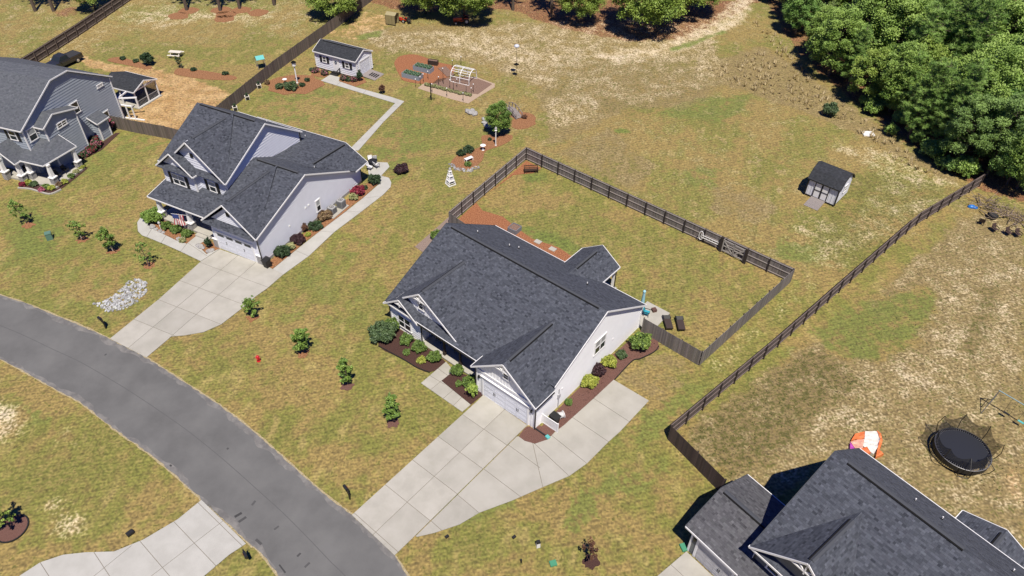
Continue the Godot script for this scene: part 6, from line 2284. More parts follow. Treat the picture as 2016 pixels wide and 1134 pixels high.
func edge_grass() -> void:                # blades leaning over the concrete's rim
	var g := RandomNumberGenerator.new()
	g.seed = 91
	var b := B.new()
	for i in 6:
		var e := g.randf() * TAU
		var d := Vector3(cos(e), 0, sin(e))
		var w := d.cross(UP) * 0.12
		b.face([d * 0.05 - w, d * 0.05 + w, d * g.randf_range(0.4, 0.9) + UP * g.randf_range(0.5, 1.0)])
	var ts := []
	var cs := []
	for pg in edges:
		for i in pg.size():
			var p: Vector2 = pg[i]
			var q: Vector2 = pg[(i + 1) % pg.size()]
			var l := p.distance_to(q)
			for k in int(l * 14.0):
				var c := p.lerp(q, g.randf()) + Vector2(g.randfn(0, 0.05), g.randfn(0, 0.05))
				var n := (q - p).normalized()
				c += Vector2(n.y, -n.x) * 0.04
				var s := g.randf_range(0.05, 0.13)
				ts.append(Transform3D(Basis(UP, g.randf() * TAU) * Basis.from_scale(Vector3(s, s, s)), v3(c, 0.0)))
				cs.append(shade(["lawn", "lawn_green", "lawn_green"][g.randi() % 3], g.randfn(0.25, 0.3)))
	var o := multi(ts, cs, b.mesh(), M.leaf)
	o.name = "edge_grass"
	add_child(o, true)
	tag(o, "ragged grass along the edges of the concrete", "grass")


func _ready() -> void:
	# camera: a drone about 50 m up, looking down at 42 degrees
	var cam := Camera3D.new()
	cam.name = "camera"
	var pt := deg_to_rad(41.839)
	var rl := deg_to_rad(1.325)
	var fw := Vector3(0, -sin(pt), -cos(pt))
	var up0 := Vector3(0, cos(pt), -sin(pt))
	var rt := Vector3.RIGHT * cos(rl) + up0 * sin(rl)
	cam.basis = Basis(rt, up0 * cos(rl) - Vector3.RIGHT * sin(rl), -fw)
	cam.position = Vector3(0, 50.27, 0)
	cam.fov = 42.265
	cam.near = 0.5
	cam.far = 4000.0
	add_child(cam)
	# sky and sun: early afternoon, the sun high behind the camera
	var sky := ProceduralSkyMaterial.new()
	sky.sky_top_color = Color(0.12, 0.30, 0.74)
	sky.sky_horizon_color = Color(0.55, 0.69, 0.88)
	sky.sky_curve = 0.12
	sky.ground_bottom_color = Color(0.30, 0.27, 0.18)
	sky.ground_horizon_color = Color(0.5, 0.52, 0.5)
	sky.sky_energy_multiplier = 1.0
	var env := Environment.new()
	env.background_mode = Environment.BG_SKY
	env.sky = Sky.new()
	env.sky.sky_material = sky
	env.background_energy_multiplier = 0.5
	env.tonemap_mode = Environment.TONE_MAPPER_LINEAR
	env.tonemap_exposure = 1.22
	env.sdfgi_enabled = true
	env.ssao_enabled = true
	env.ssil_enabled = true
	var we := WorldEnvironment.new()
	we.name = "environment"
	we.environment = env
	add_child(we)
	var sun := DirectionalLight3D.new()
	sun.name = "sun"
	sun.light_energy = 1.6
	sun.light_color = Color(1.0, 0.965, 0.91)
	sun.light_angular_distance = 0.5
	sun.shadow_enabled = true
	add_child(sun)
	sun.look_at_from_position(Vector3.ZERO, Vector3(-0.10, -1.0, -0.47), Vector3.FORWARD)

	rng.seed = 20
	make_materials()
	build_ground()
	build_paving()
	build_beds()
	white_house()
	two_storey_house()
	blue_house()
	dark_house()
	garden_shed()
	barn_shed()
	build_fences()
	build_yard_things()
	build_plants()
	build_trees()
	edge_grass()


func build_paving() -> void:
	# the street
	var right := smooth_open([Vector2(-59.29, -55.78), Vector2(-54.14, -54.80), Vector2(-50.35, -53.39), Vector2(-47.29, -52.28), Vector2(-44.19, -50.96), Vector2(-41.17, -49.67), Vector2(-37.23, -47.79), Vector2(-32.95, -45.52), Vector2(-27.82, -42.28), Vector2(-25.05, -40.52), Vector2(-21.12, -37.68), Vector2(-18.20, -35.30), Vector2(-15.70, -33.20), Vector2(-13.35, -31.37), Vector2(-11.63, -30.15), Vector2(-9.81, -28.65), Vector2(-8.00, -26.96), Vector2(-6.87, -25.47), Vector2(-4.91, -22.61)])
	var left := smooth_open([Vector2(-54.61, -48.02), Vector2(-49.46, -46.42), Vector2(-45.90, -44.96), Vector2(-42.87, -43.47), Vector2(-39.41, -41.65), Vector2(-36.73, -40.32), Vector2(-34.33, -38.75), Vector2(-32.09, -37.24), Vector2(-28.68, -35.13), Vector2(-26.10, -33.29), Vector2(-23.32, -31.20), Vector2(-18.76, -27.72), Vector2(-18.06, -27.28), Vector2(-15.91, -25.25), Vector2(-13.11, -22.42)])
	var road := PackedVector2Array()
	var worn := PackedVector2Array()
	for q in right:
		road.append(q)
	for i in left.size():
		road.append(left[left.size() - 1 - i])
	var st := B.new()
	st.sheet(road, 0.02)
	var street := struct("road", st, M.asphalt, "grey asphalt street curving through the lower left")
	var seam := B.new()
	var mid := []
	for i in right.size():
		mid.append(right[i].lerp(left[mini(i, left.size() - 1)], 0.5))
	for i in mid.size() - 1:
		seam.bar(v3(mid[i], 0.021), v3(mid[i + 1], 0.021), 0.05, 0.006)
	put("paving_seam", seam, flat(grey(0.085)), street)
	for q in [[Vector2(-20.33, -29.76), Vector2(-19.90, -30.11)], [Vector2(-19.91, -29.35), Vector2(-19.47, -29.78)], [Vector2(-19.32, -30.77), Vector2(-19.16, -31.17)], [Vector2(-17.13, -28.80), Vector2(-16.86, -29.09)], [Vector2(-14.96, -26.73), Vector2(-14.77, -27.00)], [Vector2(-14.24, -25.93), Vector2(-13.96, -26.29)], [Vector2(-18.26, -27.99), Vector2(-17.75, -27.60)], [Vector2(-36.79, -45.68), Vector2(-36.69, -45.88)], [Vector2(-22.71, -35.79), Vector2(-22.64, -35.94)], [Vector2(-15.50, -25.49), Vector2(-16.08, -26.08)], [Vector2(-26.70, -34.08), Vector2(-26.62, -34.18)]]:
		var sk := B.new()
		sk.bar(v3(q[0], 0.022), v3(q[1], 0.022), rng.randf_range(0.1, 0.22), 0.006)
		put("tyre_mark", sk, flat(grey(rng.randf_range(0.035, 0.07))), street)
	var wob := FastNoiseLite.new()
	wob.seed = 8
	wob.frequency = 0.9
	for side in [right, left]:
		var fine := []
		for i in side.size() - 1:
			var cnt := maxi(1, int(side[i].distance_to(side[i + 1]) / 0.3))
			for k in cnt:
				fine.append(side[i].lerp(side[i + 1], float(k) / cnt))
		for k in 2:
			var pg := PackedVector2Array()
			var inner := PackedVector2Array()
			for i in fine.size():
				var d: Vector2 = (fine[mini(i + 2, fine.size() - 1)] - fine[maxi(i - 2, 0)]).normalized()
				var n := Vector2(d.y, -d.x) * (-1.0 if side == left else 1.0)
				var q: Vector2 = fine[i]
				if k == 0:
					pg.append(q + n * (0.10 + 0.12 * wob.get_noise_2d(q.x, q.y)))
					inner.append(q - n * maxf(-0.08, 0.02 + 0.14 * wob.get_noise_2d(q.x * 1.6, q.y * 1.6 + 50.0)))
				else:
					pg.append(q + n * 0.02)
					inner.append(q - n * maxf(0.05, 0.38 + 0.6 * wob.get_noise_2d(q.x * 0.35, q.y * 0.35 + 90.0)))
			inner.reverse()
			pg.append_array(inner)
			var s := B.new()
			s.sheet(pg, 0.028 if k == 0 else 0.024)
			struct("road_edge", s, M.sand if k == 0 else M.asphalt_worn, "")
	# driveway of the white house with its flared side pad
	var c := Vector2(-9.5509, -32.8598)
	var u := Vector2(cos(-0.8972), sin(-0.8972))
	var w := Vector2(-u.y, u.x)
	var gr := func(i: float, j: float) -> Vector2: return c + u * (2.9877 * i) + w * (2.452 * j)
	var main: PackedVector2Array = poly([Vector2(-11.62, -30.13), Vector2(-8.00, -26.98), gr.call(-0.55, 2.0), gr.call(3.82, 2.0), Vector2(1.55, -38.86), Vector2(-2.26, -42.10), gr.call(3.7, 0.0)])
	var jj := []
	for i in [0, 1, 2, 3]:
		jj.append([gr.call(i, 0.0), gr.call(i, 2.0)])
	jj.append([gr.call(-1.35, 1.02), gr.call(4.4, 0.97)])
	jj.append([Vector2(-11.41, -30.24), Vector2(-7.81, -27.26)])
	slabs("driveway", "concrete driveway of the white house", main, jj, M.concrete)
	var pad := poly([gr.call(-0.53, 2.03), Vector2(-6.55, -28.47), Vector2(-5.33, -28.81), Vector2(-3.49, -29.56), Vector2(-2.08, -30.57), Vector2(0.38, -31.68), Vector2(2.73, -32.92), Vector2(4.87, -34.01), Vector2(6.35, -35.24), Vector2(8.26, -37.41), Vector2(9.25, -38.42), Vector2(12.10, -41.84), Vector2(9.24, -44.14), Vector2(7.28, -41.90), Vector2(4.62, -38.97), Vector2(3.87, -38.27), Vector2(3.22, -37.47), Vector2(2.17, -37.01), Vector2(1.34, -37.27), Vector2(0.83, -37.71), gr.call(3.4, 2.03)])
	slabs("driveway", "side parking pad beside the white house's driveway", pad, [[Vector2(-5.72, -29.84), Vector2(-4.93, -29.15)], [Vector2(-3.82, -32.06), Vector2(-2.02, -30.49)], [Vector2(-1.86, -34.42), Vector2(0.98, -32.06)], [Vector2(0.18, -36.68), Vector2(2.28, -34.92)], [Vector2(2.00, -37.03), Vector2(2.77, -32.83)], [Vector2(2.21, -36.94), Vector2(4.88, -33.95)], [Vector2(3.65, -37.79), Vector2(6.35, -35.18)], [Vector2(5.34, -39.85), Vector2(8.32, -37.31)], [Vector2(7.29, -41.96), Vector2(10.09, -39.56)]], [M.concrete[0], M.concrete[2], M.concrete[0]])
	slabs("walkway", "concrete front walk of the white house", poly([Vector2(-7.83, -43.24), Vector2(-3.99, -40.15), Vector2(-3.32, -40.94), Vector2(-6.06, -43.56), Vector2(-5.07, -44.76), Vector2(-5.84, -45.84)]), [[Vector2(-7.15, -44.15), Vector2(-6.04, -43.35)], [Vector2(-6.51, -45.02), Vector2(-5.43, -44.08)], [Vector2(-6.90, -42.51), Vector2(-6.06, -43.53)], [Vector2(-5.71, -41.57), Vector2(-4.91, -42.57)], [Vector2(-4.78, -40.82), Vector2(-4.10, -41.79)]], [M.concrete[1], M.concrete[0]])
	# driveway and walks of the two-storey house
	c = Vector2(-35.9633, -50.3731)
	u = Vector2(cos(-1.1478), sin(-1.1478))
	w = Vector2(-u.y, u.x)
	var ga := func(i: float, j: float) -> Vector2: return c + u * (3.0841 * i) + w * (2.414 * j)
	slabs("driveway", "concrete driveway of the pale two-storey house", poly([Vector2(-37.15, -47.76), Vector2(-32.93, -45.52), Vector2(-31.62, -48.23), Vector2(-30.49, -48.40), Vector2(-28.85, -48.89), Vector2(-27.51, -49.98), Vector2(-26.21, -52.20), Vector2(-25.32, -53.99), Vector2(-24.50, -55.22), Vector2(-23.42, -57.36), Vector2(-25.84, -58.85), Vector2(-31.10, -61.17), Vector2(-32.42, -59.11), Vector2(-34.64, -53.22)]), [[ga.call(0, 0), ga.call(0, 4)], [ga.call(1, 0), ga.call(1, 4.5)], [ga.call(2, 0), ga.call(2, 4.5)], [ga.call(3, 0), ga.call(3, 4.4)], [ga.call(-1.5, 1), ga.call(3.9, 1)], [ga.call(-0.05, 2), ga.call(3.9, 2)]], M.concrete)
	var wk: Array = M.concrete_grey
	slabs("walkway", "concrete front walk curving to the two-storey house's porch", poly([Vector2(-32.46, -59.15), Vector2(-35.08, -60.66), Vector2(-37.20, -61.80), Vector2(-39.21, -62.81), Vector2(-40.15, -63.25), Vector2(-40.86, -63.94), Vector2(-41.54, -65.48), Vector2(-41.56, -66.61), Vector2(-41.03, -67.15), Vector2(-40.33, -66.37), Vector2(-40.18, -65.04), Vector2(-38.30, -63.74), Vector2(-36.14, -62.47), Vector2(-34.88, -61.98), Vector2(-34.27, -63.43), Vector2(-32.81, -62.99), Vector2(-33.67, -61.77), Vector2(-32.23, -60.32), Vector2(-31.16, -61.22)]), [[Vector2(-35.07, -60.64), Vector2(-34.87, -61.94)], [Vector2(-37.61, -62.02), Vector2(-37.58, -63.43)], [Vector2(-39.54, -63.09), Vector2(-39.53, -64.54)], [Vector2(-34.73, -62.04), Vector2(-32.36, -60.24)]], wk)
	slabs("walkway", "concrete side walk running along the two-storey house to its back patio", poly([Vector2(-24.71, -58.12), Vector2(-23.42, -57.36), Vector2(-21.45, -60.46), Vector2(-19.58, -64.66), Vector2(-17.26, -68.52), Vector2(-15.30, -71.91), Vector2(-14.66, -73.51), Vector2(-14.70, -74.48), Vector2(-15.11, -75.44), Vector2(-16.12, -75.88), Vector2(-15.38, -77.89), Vector2(-15.76, -78.80), Vector2(-16.90, -78.87), Vector2(-17.56, -79.07), Vector2(-18.03, -77.67), Vector2(-17.64, -76.00), Vector2(-16.19, -75.28), Vector2(-16.03, -74.21), Vector2(-17.57, -71.05), Vector2(-19.12, -68.25), Vector2(-21.24, -64.61), Vector2(-23.09, -61.22)]), [[Vector2(-23.08, -61.26), Vector2(-21.54, -60.38)], [Vector2(-21.25, -64.68), Vector2(-19.61, -64.56)], [Vector2(-19.14, -68.35), Vector2(-17.36, -68.42)], [Vector2(-17.57, -71.10), Vector2(-15.52, -71.59)], [Vector2(-17.58, -76.00), Vector2(-16.01, -75.73)]], wk)
	slabs("path", "concrete path from the two-storey house to the garden shed", poly([Vector2(-21.07, -81.42), Vector2(-19.80, -81.47), Vector2(-17.70, -88.74), Vector2(-15.63, -94.60), Vector2(-17.67, -95.81), Vector2(-22.95, -98.41), Vector2(-25.84, -100.21), Vector2(-25.92, -101.42), Vector2(-27.38, -102.41), Vector2(-28.43, -100.24), Vector2(-16.83, -94.00)]), [[Vector2(-17.27, -93.10), Vector2(-16.12, -92.87)], [Vector2(-18.81, -89.37), Vector2(-17.51, -88.89)], [Vector2(-25.83, -99.02), Vector2(-25.49, -100.31)], [Vector2(-21.70, -96.59), Vector2(-21.40, -97.84)]], wk)
	# lower left driveway and the charcoal house's apron
	slabs("driveway", "pale concrete driveway in the lower left, across the street", poly([Vector2(-23.24, -31.11), Vector2(-18.87, -27.62), Vector2(-19.84, -26.72), Vector2(-21.08, -25.13), Vector2(-23.11, -21.67), Vector2(-35.49, -21.39), Vector2(-33.86, -24.82), Vector2(-32.93, -25.82), Vector2(-31.59, -26.43), Vector2(-30.06, -26.66), Vector2(-28.08, -26.77), Vector2(-26.36, -27.75), Vector2(-24.45, -29.45)]), [[Vector2(-24.72, -29.27), Vector2(-20.58, -25.93)], [Vector2(-26.57, -27.62), Vector2(-23.52, -25.07)], [Vector2(-29.54, -26.72), Vector2(-27.68, -24.97)], [Vector2(-32.93, -25.82), Vector2(-31.79, -24.79)], [Vector2(-21.06, -29.40), Vector2(-24.72, -25.04)], [Vector2(-27.23, -26.97), Vector2(-28.70, -24.94)], [Vector2(-23.44, -30.88), Vector2(-19.06, -27.41)]], M.concrete_grey)
	slabs("driveway", "concrete apron before the charcoal house's garage", poly([Vector2(13.12, -27.80), Vector2(14.68, -25.99), Vector2(15.88, -24.33), Vector2(11.22, -20.16), Vector2(6.43, -22.70), Vector2(10.81, -25.90)]), [[Vector2(11.83, -26.76), Vector2(13.31, -25.14)]], [M.concrete[3]])


func build_beds() -> void:
	bed("mulch_bed", "orange pine straw bed inside the grey fence's corner", poly([Vector2(-6.46, -66.73), Vector2(-6.18, -67.60), Vector2(-4.72, -70.20), Vector2(-0.80, -76.25), Vector2(1.41, -80.00), Vector2(3.29, -78.45), Vector2(2.28, -77.28), Vector2(-0.19, -76.72), Vector2(-3.01, -72.83), Vector2(-4.34, -70.72), Vector2(-3.57, -69.25), Vector2(-1.22, -68.17), Vector2(0.07, -66.51), Vector2(1.98, -64.29), Vector2(4.94, -62.81), Vector2(6.40, -61.22), Vector2(5.12, -60.09), Vector2(-0.57, -64.20), Vector2(-4.52, -65.41)]), M.red_straw)
	bed("mulch_bed", "pine straw bed along the two-storey house's side wall", poly([Vector2(-25.71, -58.73), Vector2(-24.78, -58.20), Vector2(-23.97, -59.62), Vector2(-23.14, -61.30), Vector2(-22.25, -63.12), Vector2(-21.25, -64.68), Vector2(-20.17, -66.58), Vector2(-19.14, -68.35), Vector2(-18.34, -70.06), Vector2(-17.58, -71.15), Vector2(-16.16, -74.31), Vector2(-17.09, -76.02), Vector2(-17.49, -74.25), Vector2(-22.00, -65.85)]), M.straw_bed)
	bed("mulch_bed", "pine straw bed before the two-storey house's porch", smooth([Vector2(-40.19, -65.16), Vector2(-39.47, -64.36), Vector2(-38.32, -63.81), Vector2(-36.17, -62.55), Vector2(-34.91, -62.07), Vector2(-34.34, -63.47), Vector2(-36.30, -64.85), Vector2(-38.41, -66.07), Vector2(-40.43, -66.94)], 3), M.straw_bed)
	bed("mulch_bed", "small pine straw bed beside the two-storey house's garage door", poly([Vector2(-32.25, -60.41), Vector2(-33.60, -61.73), Vector2(-33.39, -62.26), Vector2(-32.78, -62.90), Vector2(-31.14, -61.30)]), M.straw_bed)
	bed("mulch_bed", "dark brown mulch bed before the white house's porch", smooth([Vector2(-12.24, -47.61), Vector2(-11.79, -49.41), Vector2(-10.82, -50.05), Vector2(-8.48, -48.06), Vector2(-5.89, -45.84), Vector2(-7.19, -44.57), Vector2(-8.34, -45.08), Vector2(-9.60, -45.97)], 3), M.dark_mulch)
	bed("mulch_bed", "dark brown mulch bed between the white house's walk and garage", poly([Vector2(-6.04, -43.59), Vector2(-5.04, -44.73), Vector2(-3.07, -44.04), Vector2(-2.31, -42.10), Vector2(-3.30, -40.97)]), M.dark_mulch)
	bed("mulch_bed", "reddish mulch bed along the white house's right wall", smooth([Vector2(2.65, -38.70), Vector2(12.47, -50.54), Vector2(13.84, -48.44), Vector2(13.27, -47.71), Vector2(11.90, -46.84), Vector2(11.12, -46.50), Vector2(9.25, -44.17), Vector2(7.29, -41.96), Vector2(4.62, -39.00), Vector2(3.87, -38.32), Vector2(3.24, -38.15)], 3), M.red_mulch)
	bed("mulch_bed", "rounded mulch bed at the white house's garage corner", smooth([Vector2(0.87, -37.72), Vector2(1.55, -38.78), Vector2(2.14, -38.53), Vector2(2.48, -38.91), Vector2(3.79, -38.27), Vector2(3.18, -37.52), Vector2(2.17, -37.06), Vector2(1.34, -37.32)], 3), M.red_mulch, 0.058)
	bed("rock_bed", "pinkish gravel bed beside the white house's left wall", poly([Vector2(-10.52, -62.41), Vector2(-9.21, -64.59), Vector2(-7.35, -67.84), Vector2(-6.82, -66.16), Vector2(-7.35, -64.39), Vector2(-9.25, -61.16)]), M.pink_rock)
	bed("mulch_bed", "pine straw bed by the garden shed's front", poly([Vector2(-25.89, -101.26), Vector2(-25.77, -100.22), Vector2(-23.14, -98.69), Vector2(-21.78, -100.18), Vector2(-22.55, -101.76), Vector2(-24.57, -102.64)]), M.straw_bed)
	bed("mulch_bed", "pine straw strip at the garden shed's left front", poly([Vector2(-30.39, -103.17), Vector2(-27.54, -102.49), Vector2(-28.05, -101.31), Vector2(-30.25, -101.86)]), M.straw_bed)
	bed("mulch_bed", "pine straw island bed below the brown fence", disc(Vector2(-31.98, -99.03), 4.0, 3.1), M.straw_bed)
	bed("mulch_bed", "red-brown mulch round the two raised beds", smooth([Vector2(-18.63, -107.03), Vector2(-18.03, -109.02), Vector2(-16.08, -109.75), Vector2(-14.01, -108.69), Vector2(-11.68, -107.05), Vector2(-9.51, -105.95), Vector2(-9.55, -103.41), Vector2(-11.47, -100.45), Vector2(-13.95, -100.09), Vector2(-16.48, -100.93), Vector2(-17.28, -102.52), Vector2(-18.32, -105.32)], 3), M.red_straw)
	bed("garden_plot", "pale sandy margin of the vegetable plot", poly([Vector2(-14.23, -98.66), Vector2(-13.39, -100.44), Vector2(-6.20, -102.75), Vector2(-3.20, -100.63), Vector2(-3.17, -99.52), Vector2(-5.17, -96.79), Vector2(-6.69, -94.48), Vector2(-9.26, -95.69)]), M.pale_soil, 0.035)
	bed("garden_plot", "bare brown soil of the vegetable plot", poly([Vector2(-12.32, -100.01), Vector2(-11.58, -101.66), Vector2(-9.04, -102.60), Vector2(-6.26, -102.42), Vector2(-3.57, -100.45), Vector2(-5.48, -97.24), Vector2(-8.47, -97.70)]), M.soil)
	bed("mulch_bed", "pine straw bed around the round green tree and lamp post", smooth([Vector2(-4.44, -85.65), Vector2(-3.33, -86.09), Vector2(-0.60, -86.21), Vector2(-0.58, -84.93), Vector2(-1.98, -83.36), Vector2(-3.76, -82.05), Vector2(-4.10, -79.76), Vector2(-5.51, -77.74), Vector2(-6.95, -77.79), Vector2(-7.91, -78.90), Vector2(-7.62, -80.20), Vector2(-6.46, -81.93), Vector2(-4.76, -82.74), Vector2(-4.29, -83.88)], 3), M.straw_bed)
	bed("mulch_bed", "pine straw patch beside the footbridge", disc(Vector2(0.71, -90.00), 2.0, 2.4), M.straw_bed)
	bed("mulch_bed", "pine straw strip across the blue-grey house's back yard", smooth([Vector2(-61.48, -105.13), Vector2(-60.77, -106.39), Vector2(-58.91, -105.97), Vector2(-54.35, -103.62), Vector2(-54.56, -102.60), Vector2(-57.01, -103.48)], 3), M.straw_bed)
	bed("mulch_bed", "second pine straw strip nearer the brown fence", smooth([Vector2(-50.31, -101.82), Vector2(-50.11, -103.16), Vector2(-47.13, -102.81), Vector2(-43.04, -101.70), Vector2(-40.85, -100.83), Vector2(-41.37, -99.83), Vector2(-45.45, -99.95), Vector2(-49.52, -101.04)], 3), M.straw_bed)
	bed("mulch_bed", "flower bed before the blue-grey house's porch", smooth([Vector2(-57.78, -71.75), Vector2(-57.50, -72.61), Vector2(-55.78, -72.15), Vector2(-53.69, -72.13), Vector2(-53.17, -72.05), Vector2(-52.64, -75.09), Vector2(-51.93, -76.23), Vector2(-51.76, -75.57), Vector2(-52.82, -71.54), Vector2(-53.59, -70.68), Vector2(-54.94, -71.04)], 3), M.dark_mulch)
	bed("mulch_bed", "flower bed along the blue-grey house's side", poly([Vector2(-54.15, -78.43), Vector2(-52.64, -81.49), Vector2(-51.73, -84.42), Vector2(-51.21, -84.44), Vector2(-51.77, -80.20), Vector2(-53.25, -77.54)]), M.dark_mulch)
	for p in [Vector2(-55.94, -124.84), Vector2(-50.67, -125.38), Vector2(-49.32, -123.48), Vector2(-48.97, -121.78), Vector2(-47.18, -125.59), Vector2(-56.81, -122.39), Vector2(-44.16, -124.66)]:
		bed("mulch_bed", "pine straw circle under a far tree", disc(p, 1.7, 1.5), M.straw_bed, 0.04)
	# bed edging: a thin dark border
	var e := B.new()
	var pts := smooth_open([Vector2(-12.24, -47.61), Vector2(-9.59, -45.91), Vector2(-8.34, -45.02), Vector2(-7.19, -44.51)])
	for i in pts.size() - 1:
		e.bar(v3(pts[i], 0.06), v3(pts[i + 1], 0.06), 0.07, 0.12)
	struct("bed_edging", e, M.black, "dark edging of the white house's front bed")
	e = B.new()
	pts = smooth_open([Vector2(13.84, -48.44), Vector2(13.26, -47.64), Vector2(11.90, -46.77), Vector2(11.11, -46.43), Vector2(9.34, -44.18)])
	for i in pts.size() - 1:
		e.bar(v3(pts[i], 0.06), v3(pts[i + 1], 0.06), 0.07, 0.12)
	struct("bed_edging", e, M.black, "dark edging of the white house's side bed")
	e = B.new()
	pts = smooth_open([Vector2(-57.79, -71.54), Vector2(-56.30, -71.39), Vector2(-54.84, -70.83), Vector2(-53.50, -70.48), Vector2(-52.71, -71.44)])
	for i in pts.size() - 1:
		e.bar(v3(pts[i], 0.08), v3(pts[i + 1], 0.08), 0.16, 0.16)
	struct("bed_edging", e, M.concrete[1], "pale curb round the blue-grey house's flower bed")
	var hl := [Vector2(2.70, -63.69), Vector2(4.27, -62.48)]
	for i in 2:
		var s := thing("stepping_slab", ["white stepping slab in the pine straw, the one nearer the grey planter", "white stepping slab in the pine straw, the one nearer the rear porch"][i], "slab", v3(hl[i]), -0.62)
		var m := B.new()
		m.box(UP * 0.08, Vector3(0.75, 0.08, 0.6))
		put("slab_stone", m, M.concrete[1], s)


func build_yard_things() -> void:
	mailbox(Vector2(-38.09, -49.09), deg_to_rad(55), "black mailbox on a post beside the two-storey house's driveway")
	mailbox(Vector2(-12.02, -31.49), deg_to_rad(40), "black mailbox on a post beside the white house's driveway")
	mailbox(Vector2(-18.50, -26.48), deg_to_rad(215), "black mailbox on a post beside the lower left driveway")
	hydrant()
	plain_box("utility_box", "round-topped green utility box on the left front lawn", "utility box", Vector2(-49.68, -62.36), 0.5, Vector3(0.62, 0.8, 0.62), flat(Color(0.10, 0.19, 0.15), 0.5))
	plain_box("utility_marker", "short white and black utility post on the bottom lawn", "utility box", Vector2(2.33, -27.94), 0.3, Vector3(0.28, 0.75, 0.24), M.white_plastic, 0.18, M.black)
	plain_box("valve_cover", "low green valve box lid on the bottom lawn", "valve box", Vector2(3.40, -26.63), 0.3, Vector3(0.5, 0.16, 0.42), flat(Color(0.06, 0.25, 0.14), 0.5))
	plain_box("drain_box", "green drain outlet by the charcoal house's garage corner", "drain", Vector2(12.95, -28.09), 0.3, Vector3(0.4, 0.18, 0.6), flat(Color(0.06, 0.25, 0.14), 0.5))
	plain_box("ground_pot", "dark plant pot lying on the lawn above the lower left driveway", "pot", Vector2(-27.50, -28.20), 0.9, Vector3(0.5, 0.22, 0.36), M.black)
	plain_box("ground_marker", "small black marker stub on the bottom lawn", "marker", Vector2(1.11, -26.69), 0.2, Vector3(0.12, 0.4, 0.12), M.black)
	plain_box("septic_lid", "round white lid in the grass near the woods", "lid", Vector2(47.09, -88.62), 0.0, Vector3(1.5, 0.12, 1.2), M.white_plastic, 0.05)
	for q in [[Vector2(0.57, -28.63), "leftmost small black lawn stub near the bottom edge"], [Vector2(-4.36, -28.54), "small black clod on the lawn below the flared pad"]]:
		plain_box("ground_marker", q[1], "marker", q[0], 0.7, Vector3(0.3, 0.12, 0.2), M.black)
	wheelie_bin("black trash bin at the two-storey house's garage corner", Vector2(-25.33, -58.50), deg_to_rad(-30))
	wheelie_bin("black trash bin behind the white vinyl screen of the white house", Vector2(3.85, -39.16), deg_to_rad(50))
	var o := thing("vinyl_screen", "white vinyl slat screen hiding a trash bin beside the white house", "screen", v3(Vector2(3.42, -38.73)), deg_to_rad(-39))
	for k in 11:
		var s := B.new()
		s.box(Vector3(-0.7 + k * 0.14, 0.58, 0), Vector3(0.115, 1.06, 0.03))
		put("slat", s, M.trim, o)
	var fr := B.new()
	for y in [0.12, 1.1]:
		fr.box(Vector3(0, y, 0.0), Vector3(1.62, 0.1, 0.06))
	for x in [-0.8, 0.8]:
		fr.box(Vector3(x, 0.6, 0), Vector3(0.1, 1.2, 0.1))
	put("frame", fr, M.trim, o)
	o = thing("hose_reel", "white garden hose reel beside the white house's trash bin", "hose reel", v3(Vector2(4.39, -39.82)), 0.4)
	var hr := B.new()
	hr.tube(Vector3(-0.18, 0.35, 0), Vector3(0.18, 0.35, 0), 0.26, 0.26, 14)
	put("hose", hr, flat(grey(0.5), 0.6), o)
	for x in [-0.22, 0.22]:
		var d := B.new()
		d.tube(Vector3(x - 0.02, 0.35, 0), Vector3(x + 0.02, 0.35, 0), 0.34, 0.34, 14)
		put("reel_side", d, M.white_plastic, o)
	o = thing("downspout_drain", "black downspout extension with teal end in the corner mulch", "drain pipe", v3(Vector2(2.22, -38.53)))
	var dp := B.new()
	var e0: Vector3 = v3(Vector2(3.23, -37.68)) - o.position
	dp.tube(UP * 0.12, e0 + UP * 0.12, 0.07, 0.07, 8)
	put("pipe", dp, M.black, o)
	var de := B.new()
	de.box(e0 + UP * 0.11, Vector3(0.3, 0.16, 0.36), Basis(UP, 0.7))
	put("splash_end", de, M.teal, o)
	lounger(Vector2(15.04, -51.45), Vector2(14.95, -52.72), "dark sun lounger on the back lawn, the one nearer the white house")
	lounger(Vector2(16.23, -51.35), Vector2(16.21, -52.69), "dark sun lounger on the back lawn, the one nearer the outer fence")
	bench("garden_bench", "brown slatted garden bench in the fence's far corner", Vector2(2.00, -77.38), deg_to_rad(8), 1.75, flat(Color(0.045, 0.025, 0.016), 0.7))
	bench("stone_bench", "small white backless bench in the lamp post bed", Vector2(-5.75, -79.69), deg_to_rad(40), 1.1, M.trim, false)
	raised_bed("grey square planter box on the pine straw behind the white house", Vector2(0.14, -65.59), deg_to_rad(-35), Vector3(1.1, 0.6, 1.1), Color(0.20, 0.23, 0.27), false)
	raised_bed("long blue-grey raised bed with leafy plants, the nearer of two", Vector2(-15.34, -101.96), deg_to_rad(-24), Vector3(2.9, 0.7, 1.2), Color(0.26, 0.32, 0.38))
	raised_bed("long blue-grey raised bed with leafy plants, the farther of two", Vector2(-13.95, -104.35), deg_to_rad(-24), Vector3(2.9, 0.7, 1.2), Color(0.26, 0.32, 0.38))
	raised_bed("dark wooden trough at the edge of the red mulch", Vector2(-12.70, -106.39), deg_to_rad(-14), Vector3(1.5, 0.75, 0.6), Color(0.05, 0.04, 0.035), false)
	hoop_tunnel()
